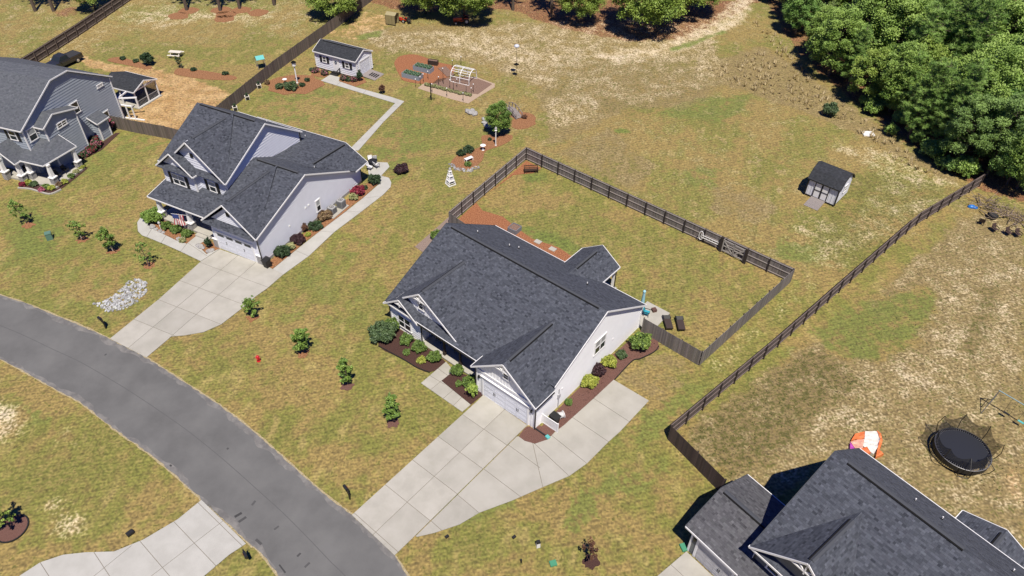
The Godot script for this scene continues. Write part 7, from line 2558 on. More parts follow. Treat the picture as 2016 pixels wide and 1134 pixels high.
	var stakes := [Vector2(-14.48, -98.88), Vector2(-13.90, -99.62), Vector2(-13.55, -100.51), Vector2(-12.97, -101.43), Vector2(-10.63, -100.10), Vector2(-11.26, -99.75), Vector2(-9.02, -98.29), Vector2(-8.58, -99.17), Vector2(-9.58, -98.89), Vector2(-6.15, -97.74), Vector2(-6.38, -96.58), Vector2(-7.43, -95.04), Vector2(-9.81, -96.34), Vector2(-12.01, -97.53), Vector2(-9.69, -105.25), Vector2(-8.48, -106.52), Vector2(-7.15, -97.46)]
	for i in stakes.size():
		var h := 1.25 if i != 4 else 2.4
		var s := thing("garden_stake", "thin dark stake with a white tip in the vegetable plot", "stake", v3(stakes[i]), 0.0, "stakes round the vegetable plot")
		if i == 4:
			s.set_meta("label", "tallest stake with a white tip, left of the hoop tunnel")
			s.remove_meta("group")
		var b := B.new()
		b.tube(Vector3.ZERO, UP * h, 0.035, 0.03, 5)
		put("shaft", b, M.dark_wood, s)
		var t := B.new()
		t.ball(UP * (h + 0.05), Vector3(0.09, 0.1, 0.09), 6, 4)
		put("tip", t, M.white_plastic, s)
	o = thing("tool_post", "black upright post with crossbar at the plot's front edge", "post", v3(Vector2(-11.93, -95.26)))
	var tp := B.new()
	tp.tube(Vector3.ZERO, UP * 2.6, 0.09, 0.07, 8)
	put("post", tp, M.black, o)
	tp = B.new()
	tp.bar(Vector3(-0.55, 0.35, 0.1), Vector3(0.55, 0.25, -0.1), 0.07, 0.07)
	put("crossbar", tp, M.black, o)
	o = thing("plywood_sheet", "bare plank panel lying left of the hoop tunnel", "panel", v3(Vector2(-10.51, -104.03)), deg_to_rad(30))
	var pw := B.new()
	pw.box(UP * 0.1, Vector3(1.3, 0.05, 3.2))
	put("board", pw, M.soil, o)
	pole_thing("lamp_post", "white garden lamp post before the round green tree", "lamp post", Vector2(-2.51, -83.46), 2.2, 0.075, "lamp")
	pole_thing("birdhouse_pole", "white pole birdhouse in the straw bed below the brown fence", "birdhouse", Vector2(-31.66, -99.36), 2.7, 0.1, "birdhouse")
	pole_thing("feeder_pole", "tall thin pole with a pale dome top in the back field", "pole", Vector2(-0.12, -103.06), 4.6, 0.025, "dome")
	o = thing("birdbath", "white birdbath in the straw bed near the lamp post", "birdbath", v3(Vector2(-4.09, -82.28)))
	var bb := B.new()
	bb.tube(Vector3.ZERO, UP * 0.08, 0.22, 0.18, 10)
	bb.tube(UP * 0.08, UP * 0.62, 0.09, 0.08, 8)
	put("pedestal", bb, M.trim, o)
	bb = B.new()
	bb.tube(UP * 0.62, UP * 0.74, 0.12, 0.36, 14)
	put("bowl", bb, M.trim, o)
	o = thing("birdbath", "small dark and white birdbath left of the pole birdhouse", "birdbath", v3(Vector2(-33.32, -99.12)))
	bb = B.new()
	bb.tube(Vector3.ZERO, UP * 0.6, 0.13, 0.07, 8)
	put("pedestal", bb, M.black, o)
	bb = B.new()
	bb.tube(UP * 0.6, UP * 0.72, 0.1, 0.33, 12)
	put("bowl", bb, M.trim, o)
	lighthouse()
	footbridge()
	planter("black box planter with white frame by the brown fence, nearest the two-storey house", Vector2(-38.19, -91.11), 0.5)
	planter("black box planter with white frame by the brown fence, middle of three", Vector2(-37.40, -94.18), 0.5)
	planter("black box planter with white frame by the brown fence, farthest of three", Vector2(-36.71, -97.70), 0.5)
	ac_unit("square grey air conditioner by the two-storey house wall, nearer the driveway", Vector2(-20.47, -68.10), deg_to_rad(-26), 0.9)
	ac_unit("taller grey air conditioner by the two-storey house wall, nearer the patio", Vector2(-19.64, -69.21), deg_to_rad(-26), 1.15)
	o = thing("equipment_pad", "concrete pad under the two air conditioners", "pad", v3(Vector2(-20.00, -68.51)), deg_to_rad(-26.2 + 90.0))
	var ap := B.new()
	ap.box(UP * 0.06, Vector3(2.9, 0.12, 1.1))
	put("pad_slab", ap, M.concrete[0], o)
	trampoline()
	swing_set()
	bounce_house()
	pickup()
	picnic_table()
	flag()
	screen_porch()
	pergola()
	chicken_coop()
	tractor(Vector2(-9.51, -122.15), deg_to_rad(100), "red tractor in the shade under the trees at the top", "garden_tractor", 1.0)
	tractor(Vector2(-19.37, -122.22), deg_to_rad(60), "small red mower beside the tan coop", "riding_mower", 0.65)
	chair("black folding chair right of the small red mower", Vector2(-18.09, -121.45), 0.4, M.black)
	# fire pit and camp chairs
	o = thing("fire_pit", "round black fire pit bowl near the brush pile", "fire pit", v3(Vector2(55.02, -70.16)))
	var fp := B.new()
	fp.tube(UP * 0.1, UP * 0.38, 0.45, 0.62, 18)
	put("bowl", fp, M.black_metal, o)
	fp = B.new()
	fp.tube(UP * 0.39, UP * 0.47, 0.6, 0.45, 18)
	put("lid", fp, flat(grey(0.025), 0.7), o)
	chair("brown folding camp chair left of the fire pit, facing away", Vector2(53.17, -68.92), 2.6, flat(Color(0.045, 0.03, 0.025)))
	chair("brown camp chair below the fire pit, on its own", Vector2(54.03, -67.54), 0.3, flat(Color(0.06, 0.035, 0.03)))
	chair("brown camp chair, left one of the pair at the right edge", Vector2(55.28, -66.93), 0.35, flat(Color(0.06, 0.035, 0.03)))
	chair("brown camp chair, right one of the pair at the right edge", Vector2(56.19, -66.69), 0.2, flat(Color(0.06, 0.035, 0.03)))
	o = thing("crumpled_tarp", "crumpled blue tarp where the long fence meets the woods", "tarp", v3(Vector2(53.58, -72.20)))
	var tr := B.new()
	tr.ball(UP * 0.05, Vector3(0.5, 0.28, 0.3), 9, 5)
	tr.ball(Vector3(0.35, 0.05, 0.15), Vector3(0.4, 0.18, 0.25), 7, 4)
	put("sheet", tr, flat(Color(0.02, 0.16, 0.5), 0.4), o)
	o = thing("pool_ladder", "white ladder with a looped handrail leaning along the grey fence by the gate", "ladder", v3(Vector2(21.05, -63.75)))
	var lo: Vector3 = v3(Vector2(20.38, -64.35)) - o.position
	var hi: Vector3 = v3(Vector2(21.97, -63.08)) - o.position
	var ld := B.new()
	for y in [0.75, 1.05]:
		ld.tube(lo + UP * y, hi + UP * y, 0.035, 0.035, 6)
	for k in 7:
		ld.tube(lo.lerp(hi, k / 6.0) + UP * 0.75, lo.lerp(hi, k / 6.0) + UP * 1.05, 0.025, 0.025, 5)
	put("ladder_frame", ld, M.white_plastic, o)
	ld = B.new()
	var dl := (hi - lo).normalized()
	for k in 14:
		var a := TAU * k / 14.0
		var b := TAU * (k + 1) / 14.0
		ld.tube(lo + dl * (0.25 * cos(a)) + UP * (0.95 + 0.55 * sin(a)), lo + dl * (0.25 * cos(b)) + UP * (0.95 + 0.55 * sin(b)), 0.04, 0.04, 6)
	put("handrail", ld, M.white_plastic, o)
	o = thing("turquoise_canopy", "turquoise sandbox canopy showing over the brown fence", "canopy", v3(Vector2(-38.05, -103.96)), 0.5)
	var tc := B.new()
	tc.slab(up_facing([Vector3(-0.6, 1.5, -0.75), Vector3(0.6, 1.5, -0.75), Vector3(0.6, 2.0, 0.1), Vector3(-0.6, 2.0, 0.1)]), 0.05)
	tc.slab(up_facing([Vector3(-0.6, 1.6, 0.75), Vector3(0.6, 1.6, 0.75), Vector3(0.6, 2.0, 0.1), Vector3(-0.6, 2.0, 0.1)]), 0.05)
	put("roof", tc, M.teal, o)
	tc = B.new()
	for x in [-0.55, 0.55]:
		for z in [-0.68, 0.68]:
			tc.bar(Vector3(x, 0, z), Vector3(x, 1.6, z), 0.07, 0.07)
	put("legs", tc, M.wood_grey, o)
	# back patio of the white house: turquoise things by the rear corner
	o = thing("patio_slab", "pale concrete patio at the white house's rear right corner", "patio", v3(Vector2(13.42, -52.38)), deg_to_rad(-39))
	var ps := B.new()
	ps.box(UP * 0.06, Vector3(2.6, 0.12, 3.4))
	put("slab_base", ps, M.concrete[1], o)
	o = thing("folded_umbrella", "folded pale blue umbrella behind the white house's roof edge", "umbrella", v3(Vector2(12.72, -53.22)))
	var fu := B.new()
	fu.tube(UP * 0.9, UP * 2.5, 0.2, 0.12, 9)
	fu.ball(UP * 2.55, Vector3(0.16, 0.18, 0.16), 8, 5)
	put("canopy", fu, flat(Color(0.30, 0.55, 0.62), 0.8), o)
	fu = B.new()
	fu.tube(Vector3.ZERO, UP * 0.9, 0.04, 0.04, 6)
	put("pole", fu, M.trim, o)
	chair("turquoise patio chair at the white house's rear corner", Vector2(13.14, -52.52), 1.2, flat(Color(0.03, 0.30, 0.38), 0.6), 0.1)
	plain_box("plant_pot", "brown pot on the white house's rear patio", "pot", Vector2(13.96, -53.12), 0.3, Vector3(0.45, 0.4, 0.45), flat(Color(0.10, 0.05, 0.04)))
	# porch seats
	var wp := v3(Vector2(2.15, -38.56))
	var wb := Basis(UP, deg_to_rad(-39.0))
	for i in 3:
		var p := wp + wb * P([-12.9, -10.6, -8.2][i] as float, 0.2, 2.1)
		chair(["black porch chair at the left end of the white house's porch", "black porch chair in the middle of the white house's porch", "black porch chair beside the white house's garage wall"][i], Vector2(p.x, p.z), deg_to_rad(-39.0), M.black, 0.2)
	wp = v3(Vector2(-53.59, -72.23))
	wb = Basis(UP, deg_to_rad(-17.6))
	for i in 3:
		var p := wp + wb * P([-0.7, -0.7, -4.9][i] as float, 0.24, [1.2, 2.4, 0.9][i] as float)
		chair(["black rocking chair on the blue-grey porch, nearer its front corner", "black rocking chair on the blue-grey porch, nearer its back column", "black chair under the blue-grey house's entry gable"][i], Vector2(p.x, p.z), deg_to_rad(70), M.black, 0.24)
	# back patio of the two-storey house
	for i in 4:
		chair(["white patio chair nearest the two-storey house's rear roof corner", "white patio chair with its back to the lawn", "white patio chair at the patio's far side", "pale patio chair closest to the side walk"][i], [Vector2(-17.80, -78.59), Vector2(-16.90, -77.60), Vector2(-17.39, -79.19), Vector2(-17.63, -77.12)][i], [0.3, 2.4, 3.4, 1.2][i], M.white_plastic, 0.07)
	o = thing("patio_table", "black patio table among the white chairs", "table", v3(Vector2(-17.40, -78.04), 0.07))
	var pt := B.new()
	pt.tube(UP * 0.68, UP * 0.72, 0.55, 0.55, 14)
	put("tabletop", pt, M.black, o)
	pt = B.new()
	pt.tube(Vector3.ZERO, UP * 0.68, 0.06, 0.06, 6)
	pt.tube(Vector3.ZERO, UP * 0.05, 0.3, 0.3, 10)
	put("pedestal", pt, M.black, o)
	rocks("boulder", "%s pale boulder in the cluster left of the round green tree", "boulder", [Vector2(-6.17, -91.63), Vector2(-5.60, -91.38), Vector2(-6.54, -92.04), Vector2(-5.93, -92.35)], 0.62, M.stone, 3)
	rocks("boulder", "%s pale boulder stacked at the round green tree's left foot", "boulder", [Vector2(-4.19, -89.10), Vector2(-3.96, -88.43), Vector2(-4.30, -90.05), Vector2(-3.74, -88.04)], 0.5, M.stone, 4)
	rocks("boulder", "%s grey boulder beside the two-storey house's front step bed", "boulder", [Vector2(-33.19, -61.48), Vector2(-32.93, -61.32), Vector2(-33.52, -61.65), Vector2(-32.10, -60.75), Vector2(-31.83, -60.93)], 0.36, M.stone, 5)
	rocks("boulder", "%s grey boulder along the front walk's inner curve", "boulder", [Vector2(-39.60, -64.72), Vector2(-39.08, -64.37), Vector2(-38.51, -64.03), Vector2(-38.03, -63.78)], 0.34, M.stone, 6)
	rocks("boulder", "%s grey stone at the end of the porch bed", "boulder", [Vector2(-35.72, -62.53), Vector2(-35.51, -62.71), Vector2(-36.03, -62.78)], 0.36, M.stone, 7)
	stone_mass("rock_swale", "crescent of loose pale grey stones on the left front lawn", smooth([Vector2(-41.21, -52.49), Vector2(-40.13, -52.53), Vector2(-39.37, -53.43), Vector2(-38.89, -54.72), Vector2(-38.72, -55.80), Vector2(-37.82, -56.15), Vector2(-36.60, -55.49), Vector2(-36.30, -53.91), Vector2(-36.87, -52.42), Vector2(-37.87, -51.60), Vector2(-38.99, -51.35), Vector2(-39.68, -51.82)], 3), 560, 0.07, 0.16, M.stone_pale, 21)
	stone_mass("bark_chunks", "loose pinkish bark chunks on the white house's side bed", poly([Vector2(2.91, -38.71), Vector2(12.45, -50.40), Vector2(13.74, -48.44), Vector2(11.91, -46.90), Vector2(10.94, -46.55), Vector2(7.29, -42.02), Vector2(3.96, -38.37)]), 900, 0.04, 0.085, M.chip_v, 22, "mulch")
	stone_mass("garden_border_stones", "small pale stones edging the lamp post bed", poly([Vector2(-7.92, -79.13), Vector2(-6.96, -77.91), Vector2(-5.52, -77.85), Vector2(-4.63, -78.81), Vector2(-4.35, -78.25), Vector2(-5.41, -77.07), Vector2(-7.03, -77.22), Vector2(-8.15, -78.77)]), 60, 0.1, 0.2, M.stone_v, 23)
	o = thing("brush_pile", "long pile of dead branches along the edge of the woods", "brush pile", v3(Vector2(56.82, -71.12)))
	var g := RandomNumberGenerator.new()
	g.seed = 5
	var br := B.new()
	for i in 150:
		var a: Vector2 = Vector2(54.94, -73.48).lerp(Vector2(58.98, -67.82), g.randf()) + Vector2(g.randfn(0, 0.9), g.randfn(0, 0.9))
		var h := g.randf_range(0.05, 0.7)
		var e := g.randf() * TAU
		var l := g.randf_range(0.6, 2.4)
		br.c = Color(0.22, 0.17, 0.13) * g.randf_range(0.4, 1.6)
		br.tube(v3(a, h) - o.position, v3(a, h + g.randf_range(-0.1, 0.5)) + Vector3(cos(e) * l, 0, sin(e) * l) - o.position, g.randf_range(0.02, 0.06), 0.015, 4, false)
	put("branches", br, M.vmat, o).set_meta("kind", "stuff")


func build_plants() -> void:
	# beds of the white house
	shrub("holly", "largest round dark shrub at the white house's front left corner", Vector2(-11.90, -48.80), 1.35, 1.75)
	shrub("boxwood", "bright bushy shrub behind the largest one, against the white house's corner", Vector2(-11.27, -49.76), 0.8, 1.5)
	for q in [[Vector2(-9.73, -48.21), 0.66, "round green shrub under the white house's front window"], [Vector2(-8.44, -47.21), 0.68, "round green shrub left of the porch post bed"], [Vector2(-6.88, -46.06), 0.68, "round green shrub beside the white house's front walk"], [Vector2(-4.68, -44.47), 0.62, "round green shrub in the bed between walk and garage"], [Vector2(-3.39, -43.26), 0.75, "round green shrub against the white garage's corner"]]:
		shrub("boxwood", q[2], q[0], q[1], 1.0)
	for q in [[Vector2(-9.55, -46.73), 0.32, "tiny yellow-green shrub by the drain in the front bed"], [Vector2(-8.05, -45.77), 0.42, "small yellow-green shrub at the front bed's edge"], [Vector2(-4.50, -43.11), 0.3, "tiny yellow-green shrub in the walk-side bed"], [Vector2(5.10, -41.33), 0.34, "tiny green shrub near the hose reel"]]:
		shrub("gold" if q[1] > 0.35 else "boxwood", q[2], q[0], q[1], 0.5)
	sapling("slim upright shrub tree beside the white garage door", Vector2(-3.13, -41.71), 1.7, 0.32, 70, "bright", Vector2(-0.1, 0), M.bark, 0.3)
	shrub("gold", "yellow-green shrub on the side bed, nearer the driveway pad", Vector2(7.08, -43.57), 0.8, 1.0)
	shrub("gold", "yellow-green shrub on the side bed, nearer the white house's rear", Vector2(9.03, -45.93), 0.75, 1.0)
	shrub("purple", "dark purple shrub between the two yellow-green ones", Vector2(7.93, -44.73), 0.65, 1.15)
	shrub("holly", "small dark green shrub on the side bed's middle", Vector2(10.24, -46.97), 0.5, 0.7)
	flowering("tall leafy shrub with dark stems at the side bed's far end", Vector2(12.05, -48.19), 1.0, 1.9, "bright", "boxwood", "", 0.4)
	shrub("boxwood", "bushy green shrub in the pinkish gravel bed", Vector2(-8.20, -63.91), 0.75, 1.0)
	# side bed of the two-storey house
	for q in [["dark", Vector2(-24.25, -60.53), 0.95, 1.0, "large dark green shrub near the black trash bin"], ["pale", Vector2(-23.69, -61.58), 0.55, 0.7, "pale grassy shrub beside the large dark green one"], ["purple", Vector2(-23.20, -62.73), 0.85, 0.9, "dark plum shrub on the two-storey house's side bed"], ["bronze", Vector2(-22.80, -64.63), 0.35, 1.2, "slim bronze shrub standing against the side wall"], ["gold", Vector2(-22.31, -63.92), 0.3, 0.4, "tiny yellow shrub at the bronze shrub's foot"], ["dark", Vector2(-21.81, -65.21), 0.8, 0.8, "round dark green shrub in the side bed's middle"], ["mixed", Vector2(-21.13, -67.11), 0.9, 0.95, "speckled rose shrub beside the air conditioners"], ["red", Vector2(-18.20, -72.00), 0.85, 1.1, "bright crimson shrub near the rear corner"], ["pale", Vector2(-18.55, -70.96), 0.6, 0.7, "whitish flowering shrub left of the crimson one"], ["dark", Vector2(-17.60, -73.07), 0.35, 0.4, "small green shrub right of the crimson one"], ["dark", Vector2(-16.72, -74.39), 0.85, 1.1, "bushy green shrub at the walk's rear bend"]]:
		shrub(q[0], q[4], q[1], q[2], q[3])
	shrub("purple", "dark maroon shrub alone on the lawn right of the patio", Vector2(-13.77, -76.94), 0.95, 0.95)
	# front beds of the two-storey house
	for q in [["sapling", Vector2(-39.81, -65.73), 1.15, 1.7, "tall leafy shrub at the porch bed's left end"], ["boxwood", Vector2(-38.03, -64.69), 0.62, 0.8, "leftmost round shrub before the two-storey porch"], ["boxwood", Vector2(-36.65, -64.10), 0.62, 0.8, "middle round shrub before the two-storey porch"], ["boxwood", Vector2(-35.29, -63.34), 0.62, 0.8, "rightmost round shrub before the two-storey porch"], ["conifer", Vector2(-32.26, -61.43), 0.32, 1.4, "slim dark conifer beside the garage door"], ["pale", Vector2(-35.44, -62.36), 0.4, 0.45, "pale silvery plant at the porch bed's end"]]:
		shrub(q[0], q[4], q[1], q[2], q[3])
	o_post(Vector2(-38.60, -64.57), "short white post light in the porch bed")
	# flowers of the blue-grey house
	for q in [[Vector2(-52.79, -79.91), 0.75, 0.9, "red", "red azalea nearest the porch side"], [Vector2(-52.70, -80.88), 0.8, 1.0, "pink", "pink azalea right of the red one"], [Vector2(-53.47, -82.07), 0.7, 0.9, "red", "crimson azalea in the wall corner"], [Vector2(-53.13, -78.95), 0.65, 0.7, "pink", "low pink azalea beside the stone pier"], [Vector2(-53.54, -78.46), 0.55, 0.6, "red", "low red azalea at the bed's end"], [Vector2(-52.91, -85.53), 1.0, 1.7, "pink", "tall pink azalea by the low board fence"]]:
		flowering(q[4], q[0], q[1], q[2], q[3])
	for q in [[Vector2(-57.04, -72.52), "gold", 0.45, "yellow flower clump before the blue-grey porch, left"], [Vector2(-56.24, -72.24), "holly", 0.5, "dark green mound before the blue-grey porch"], [Vector2(-54.66, -71.67), "boxwood", 0.5, "green mound before the blue-grey porch, right"], [Vector2(-53.75, -71.50), "gold", 0.42, "yellow flower clump near the corner pier"], [Vector2(-57.47, -72.08), "red", 0.4, "red flower clump beside the blue-grey entry"], [Vector2(-54.71, -71.04), "pink", 0.35, "low pink flower clump at the curb"], [Vector2(-52.93, -72.80), "gold", 0.4, "yellow flower clump beside the porch's right side"], [Vector2(-52.63, -73.99), "boxwood", 0.4, "green clump beside the porch's right side"], [Vector2(-52.47, -74.98), "pale", 0.4, "pale clump beside the porch's right side"], [Vector2(-52.32, -75.88), "gold", 0.42, "yellow clump at the back column's foot"], [Vector2(-53.27, -72.25), "mixed", 0.4, "rusty clump at the corner pier's foot"]]:
		shrub(q[1], q[3], q[0], q[2], 0.5)
	# garden shed flowers
	for q in [[Vector2(-29.76, -103.04), "pink azalea at the garden shed's far left"], [Vector2(-28.33, -102.28), "pink azalea left of the garden shed's steps"], [Vector2(-25.21, -100.81), "pink azalea right of the garden shed's steps"], [Vector2(-23.59, -100.41), "pink azalea at the garden shed's front corner"]]:
		flowering(q[1], q[0], 0.62, 0.7, "pink")
	shrub("dark", "low dark shrub between two azaleas at the shed", Vector2(-24.35, -100.53), 0.6, 0.5)
	shrub("conifer", "slim dark conifer beside the garden shed's ramp", Vector2(-22.78, -100.45), 0.42, 1.8)
	shrub("bronze", "small rusty conifer alone by the shed path's bend", Vector2(-19.01, -96.88), 0.42, 1.5)
	for q in [["holly", Vector2(-32.12, -97.46), 1.0, 1.1, "largest round bush in the birdhouse island bed"], ["holly", Vector2(-33.77, -97.69), 0.6, 0.8, "mid-sized bush left of the largest in the island bed"], ["dark", Vector2(-30.69, -98.47), 0.45, 0.5, "low bush right of the birdhouse pole"], ["dark", Vector2(-30.38, -100.07), 0.4, 0.5, "small bush at the island bed's right end"], ["mixed", Vector2(-35.81, -98.84), 0.35, 0.7, "small rusty bush beside the last planter"], ["dark", Vector2(-30.46, -103.50), 0.35, 0.4, "tiny bush at the shed's left corner"]]:
		shrub(q[0], q[4], q[1], q[2], q[3])
	# lamp post bed
	for q in [["dark", Vector2(-5.95, -81.95), 0.75, 0.7, "dark bush at the lamp post bed's upper edge"], ["dark", Vector2(-6.73, -81.07), 0.6, 0.7, "dark bush at the lamp post bed's left edge"], ["boxwood", Vector2(-5.81, -78.64), 0.45, 0.5, "small bush below the white bench"], ["bronze", Vector2(1.12, -90.71), 0.35, 0.5, "small maroon bush by the footbridge"], ["dark", Vector2(-3.34, -84.80), 0.25, 0.3, "tiny bush left of the lamp post"]]:
		shrub(q[0], q[4], q[1], q[2], q[3])
	# back yard strips on the left
	shrub("conifer", "dark little conifer in the left back yard's straw strip", Vector2(-54.91, -104.10), 0.9, 2.1)
	for q in [[Vector2(-59.44, -105.76), "low plant in the first straw strip, left"], [Vector2(-57.16, -105.01), "low plant in the first straw strip, middle"], [Vector2(-47.67, -102.62), "low plant in the second straw strip, left"], [Vector2(-42.70, -101.55), "low plant in the second straw strip, right"]]:
		shrub("dark", q[1], q[0], 0.5, 0.4)
	sapling("thin leafless sapling behind the second straw strip", Vector2(-49.80, -103.35), 1.7, 0.5, 26, "dark", Vector2(-0.2, 0.1), M.bark)
	# vegetable rows
	for i in 28:
		var p: Vector2 = Vector2(-13.17, -99.65).lerp(Vector2(-6.52, -96.58), i / 27.0) + Vector2(rng.randfn(0, 0.1), rng.randfn(0, 0.1))
		var s := thing("seedling", "pale green seedling in the front row of the vegetable plot", "vegetable", v3(p, 0.05), rng.randf() * TAU, "seedlings in the vegetable plot")
		var f := foliage("pale", 0.24, 0.4, 18, 0.2)
		f.name = "leaves"
		s.add_child(f)
	# meadow edge
	shrub("holly", "small evergreen bush alone on the slope near the woods", Vector2(43.30, -93.38), 1.1, 2.0)
	tufts("tall_dry_grass", "tall straw-coloured grass along the woods' edge", [[230, [Vector2(29.38, -106.41), Vector2(38.87, -114.08), Vector2(42.95, -105.41), Vector2(47.82, -92.60), Vector2(44.85, -92.05), Vector2(39.07, -96.53), Vector2(31.63, -102.37)]], [60, [Vector2(47.82, -92.60), Vector2(50.99, -82.72), Vector2(53.07, -78.38), Vector2(48.85, -80.50), Vector2(45.87, -88.83)]], [50, [Vector2(40.00, -126.29), Vector2(42.81, -120.15), Vector2(43.73, -105.45), Vector2(41.20, -110.53)]]], ["straw"], 31, 0.3, 0.9)
	tufts("weeds", "green weed tufts in the charcoal house's sandy yard", [[900, [Vector2(14.59, -38.63), Vector2(23.68, -45.40), Vector2(28.21, -48.38), Vector2(31.53, -44.14), Vector2(27.18, -41.70), Vector2(23.38, -37.33), Vector2(17.64, -33.78)]], [1800, [Vector2(28.21, -48.38), Vector2(51.45, -68.95), Vector2(57.81, -68.24), Vector2(39.86, -32.10), Vector2(33.14, -36.60), Vector2(27.50, -38.47)]], [900, [Vector2(32.82, -64.54), Vector2(44.97, -80.33), Vector2(53.29, -75.96), Vector2(37.28, -61.24)]]], ["dark", "holly", "straw", "mixed"], 32, 0.06, 0.17)
	tufts("lawn_tufts", "short dry and green grass tufts over the lawns", [[9000, [Vector2(-49.61, -51.99), Vector2(-58.36, -68.57), Vector2(-45.33, -80.00), Vector2(-22.96, -55.89), Vector2(-32.51, -45.82), Vector2(-21.18, -38.13), Vector2(-11.46, -30.76), Vector2(-1.86, -40.85), Vector2(-11.84, -49.75), Vector2(-6.36, -67.69), Vector2(-13.74, -81.37), Vector2(-22.96, -55.89), Vector2(-32.85, -45.50)]], [6000, [Vector2(-32.40, -45.51), Vector2(-22.96, -55.89), Vector2(-11.95, -66.52), Vector2(-11.84, -49.75), Vector2(-4.43, -40.22), Vector2(-11.46, -30.76), Vector2(-21.18, -38.13)]], [4000, [Vector2(-45.49, -44.18), Vector2(-31.42, -36.29), Vector2(-23.51, -31.10), Vector2(-31.91, -26.73), Vector2(-35.26, -24.78)]], [6000, [Vector2(-7.18, -27.15), Vector2(0.07, -31.50), Vector2(8.29, -36.91), Vector2(12.95, -37.54), Vector2(16.61, -32.60), Vector2(12.76, -28.04), Vector2(7.38, -25.82), Vector2(-5.90, -25.49)]], [6000, [Vector2(-3.57, -69.25), Vector2(1.66, -76.80), Vector2(27.28, -57.96), Vector2(17.36, -47.39), Vector2(13.23, -54.11), Vector2(5.99, -61.81)]], [5000, [Vector2(2.97, -83.33), Vector2(16.58, -94.71), Vector2(38.10, -92.85), Vector2(44.08, -81.47), Vector2(31.82, -61.05), Vector2(28.56, -60.93)]], [4000, [Vector2(-16.76, -94.59), Vector2(-1.23, -98.37), Vector2(0.36, -83.21), Vector2(-7.58, -68.60), Vector2(-18.85, -81.15)]]], ["lawn", "lawn", "lawn_green"], 33, 0.03, 0.075)




func o_post(at: Vector2, label: String) -> void:
	var o := thing("post_light", label, "light", v3(at, 0.05))
	var b := B.new()
	b.tube(Vector3.ZERO, UP * 0.75, 0.06, 0.06, 8)
	put("post", b, M.trim, o)
	b = B.new()
	b.tube(UP * 0.75, UP * 0.85, 0.16, 0.13, 8)
	b.tube(UP * 0.85, UP * 0.95, 0.13, 0.02, 8)
	put("cap", b, M.trim, o)


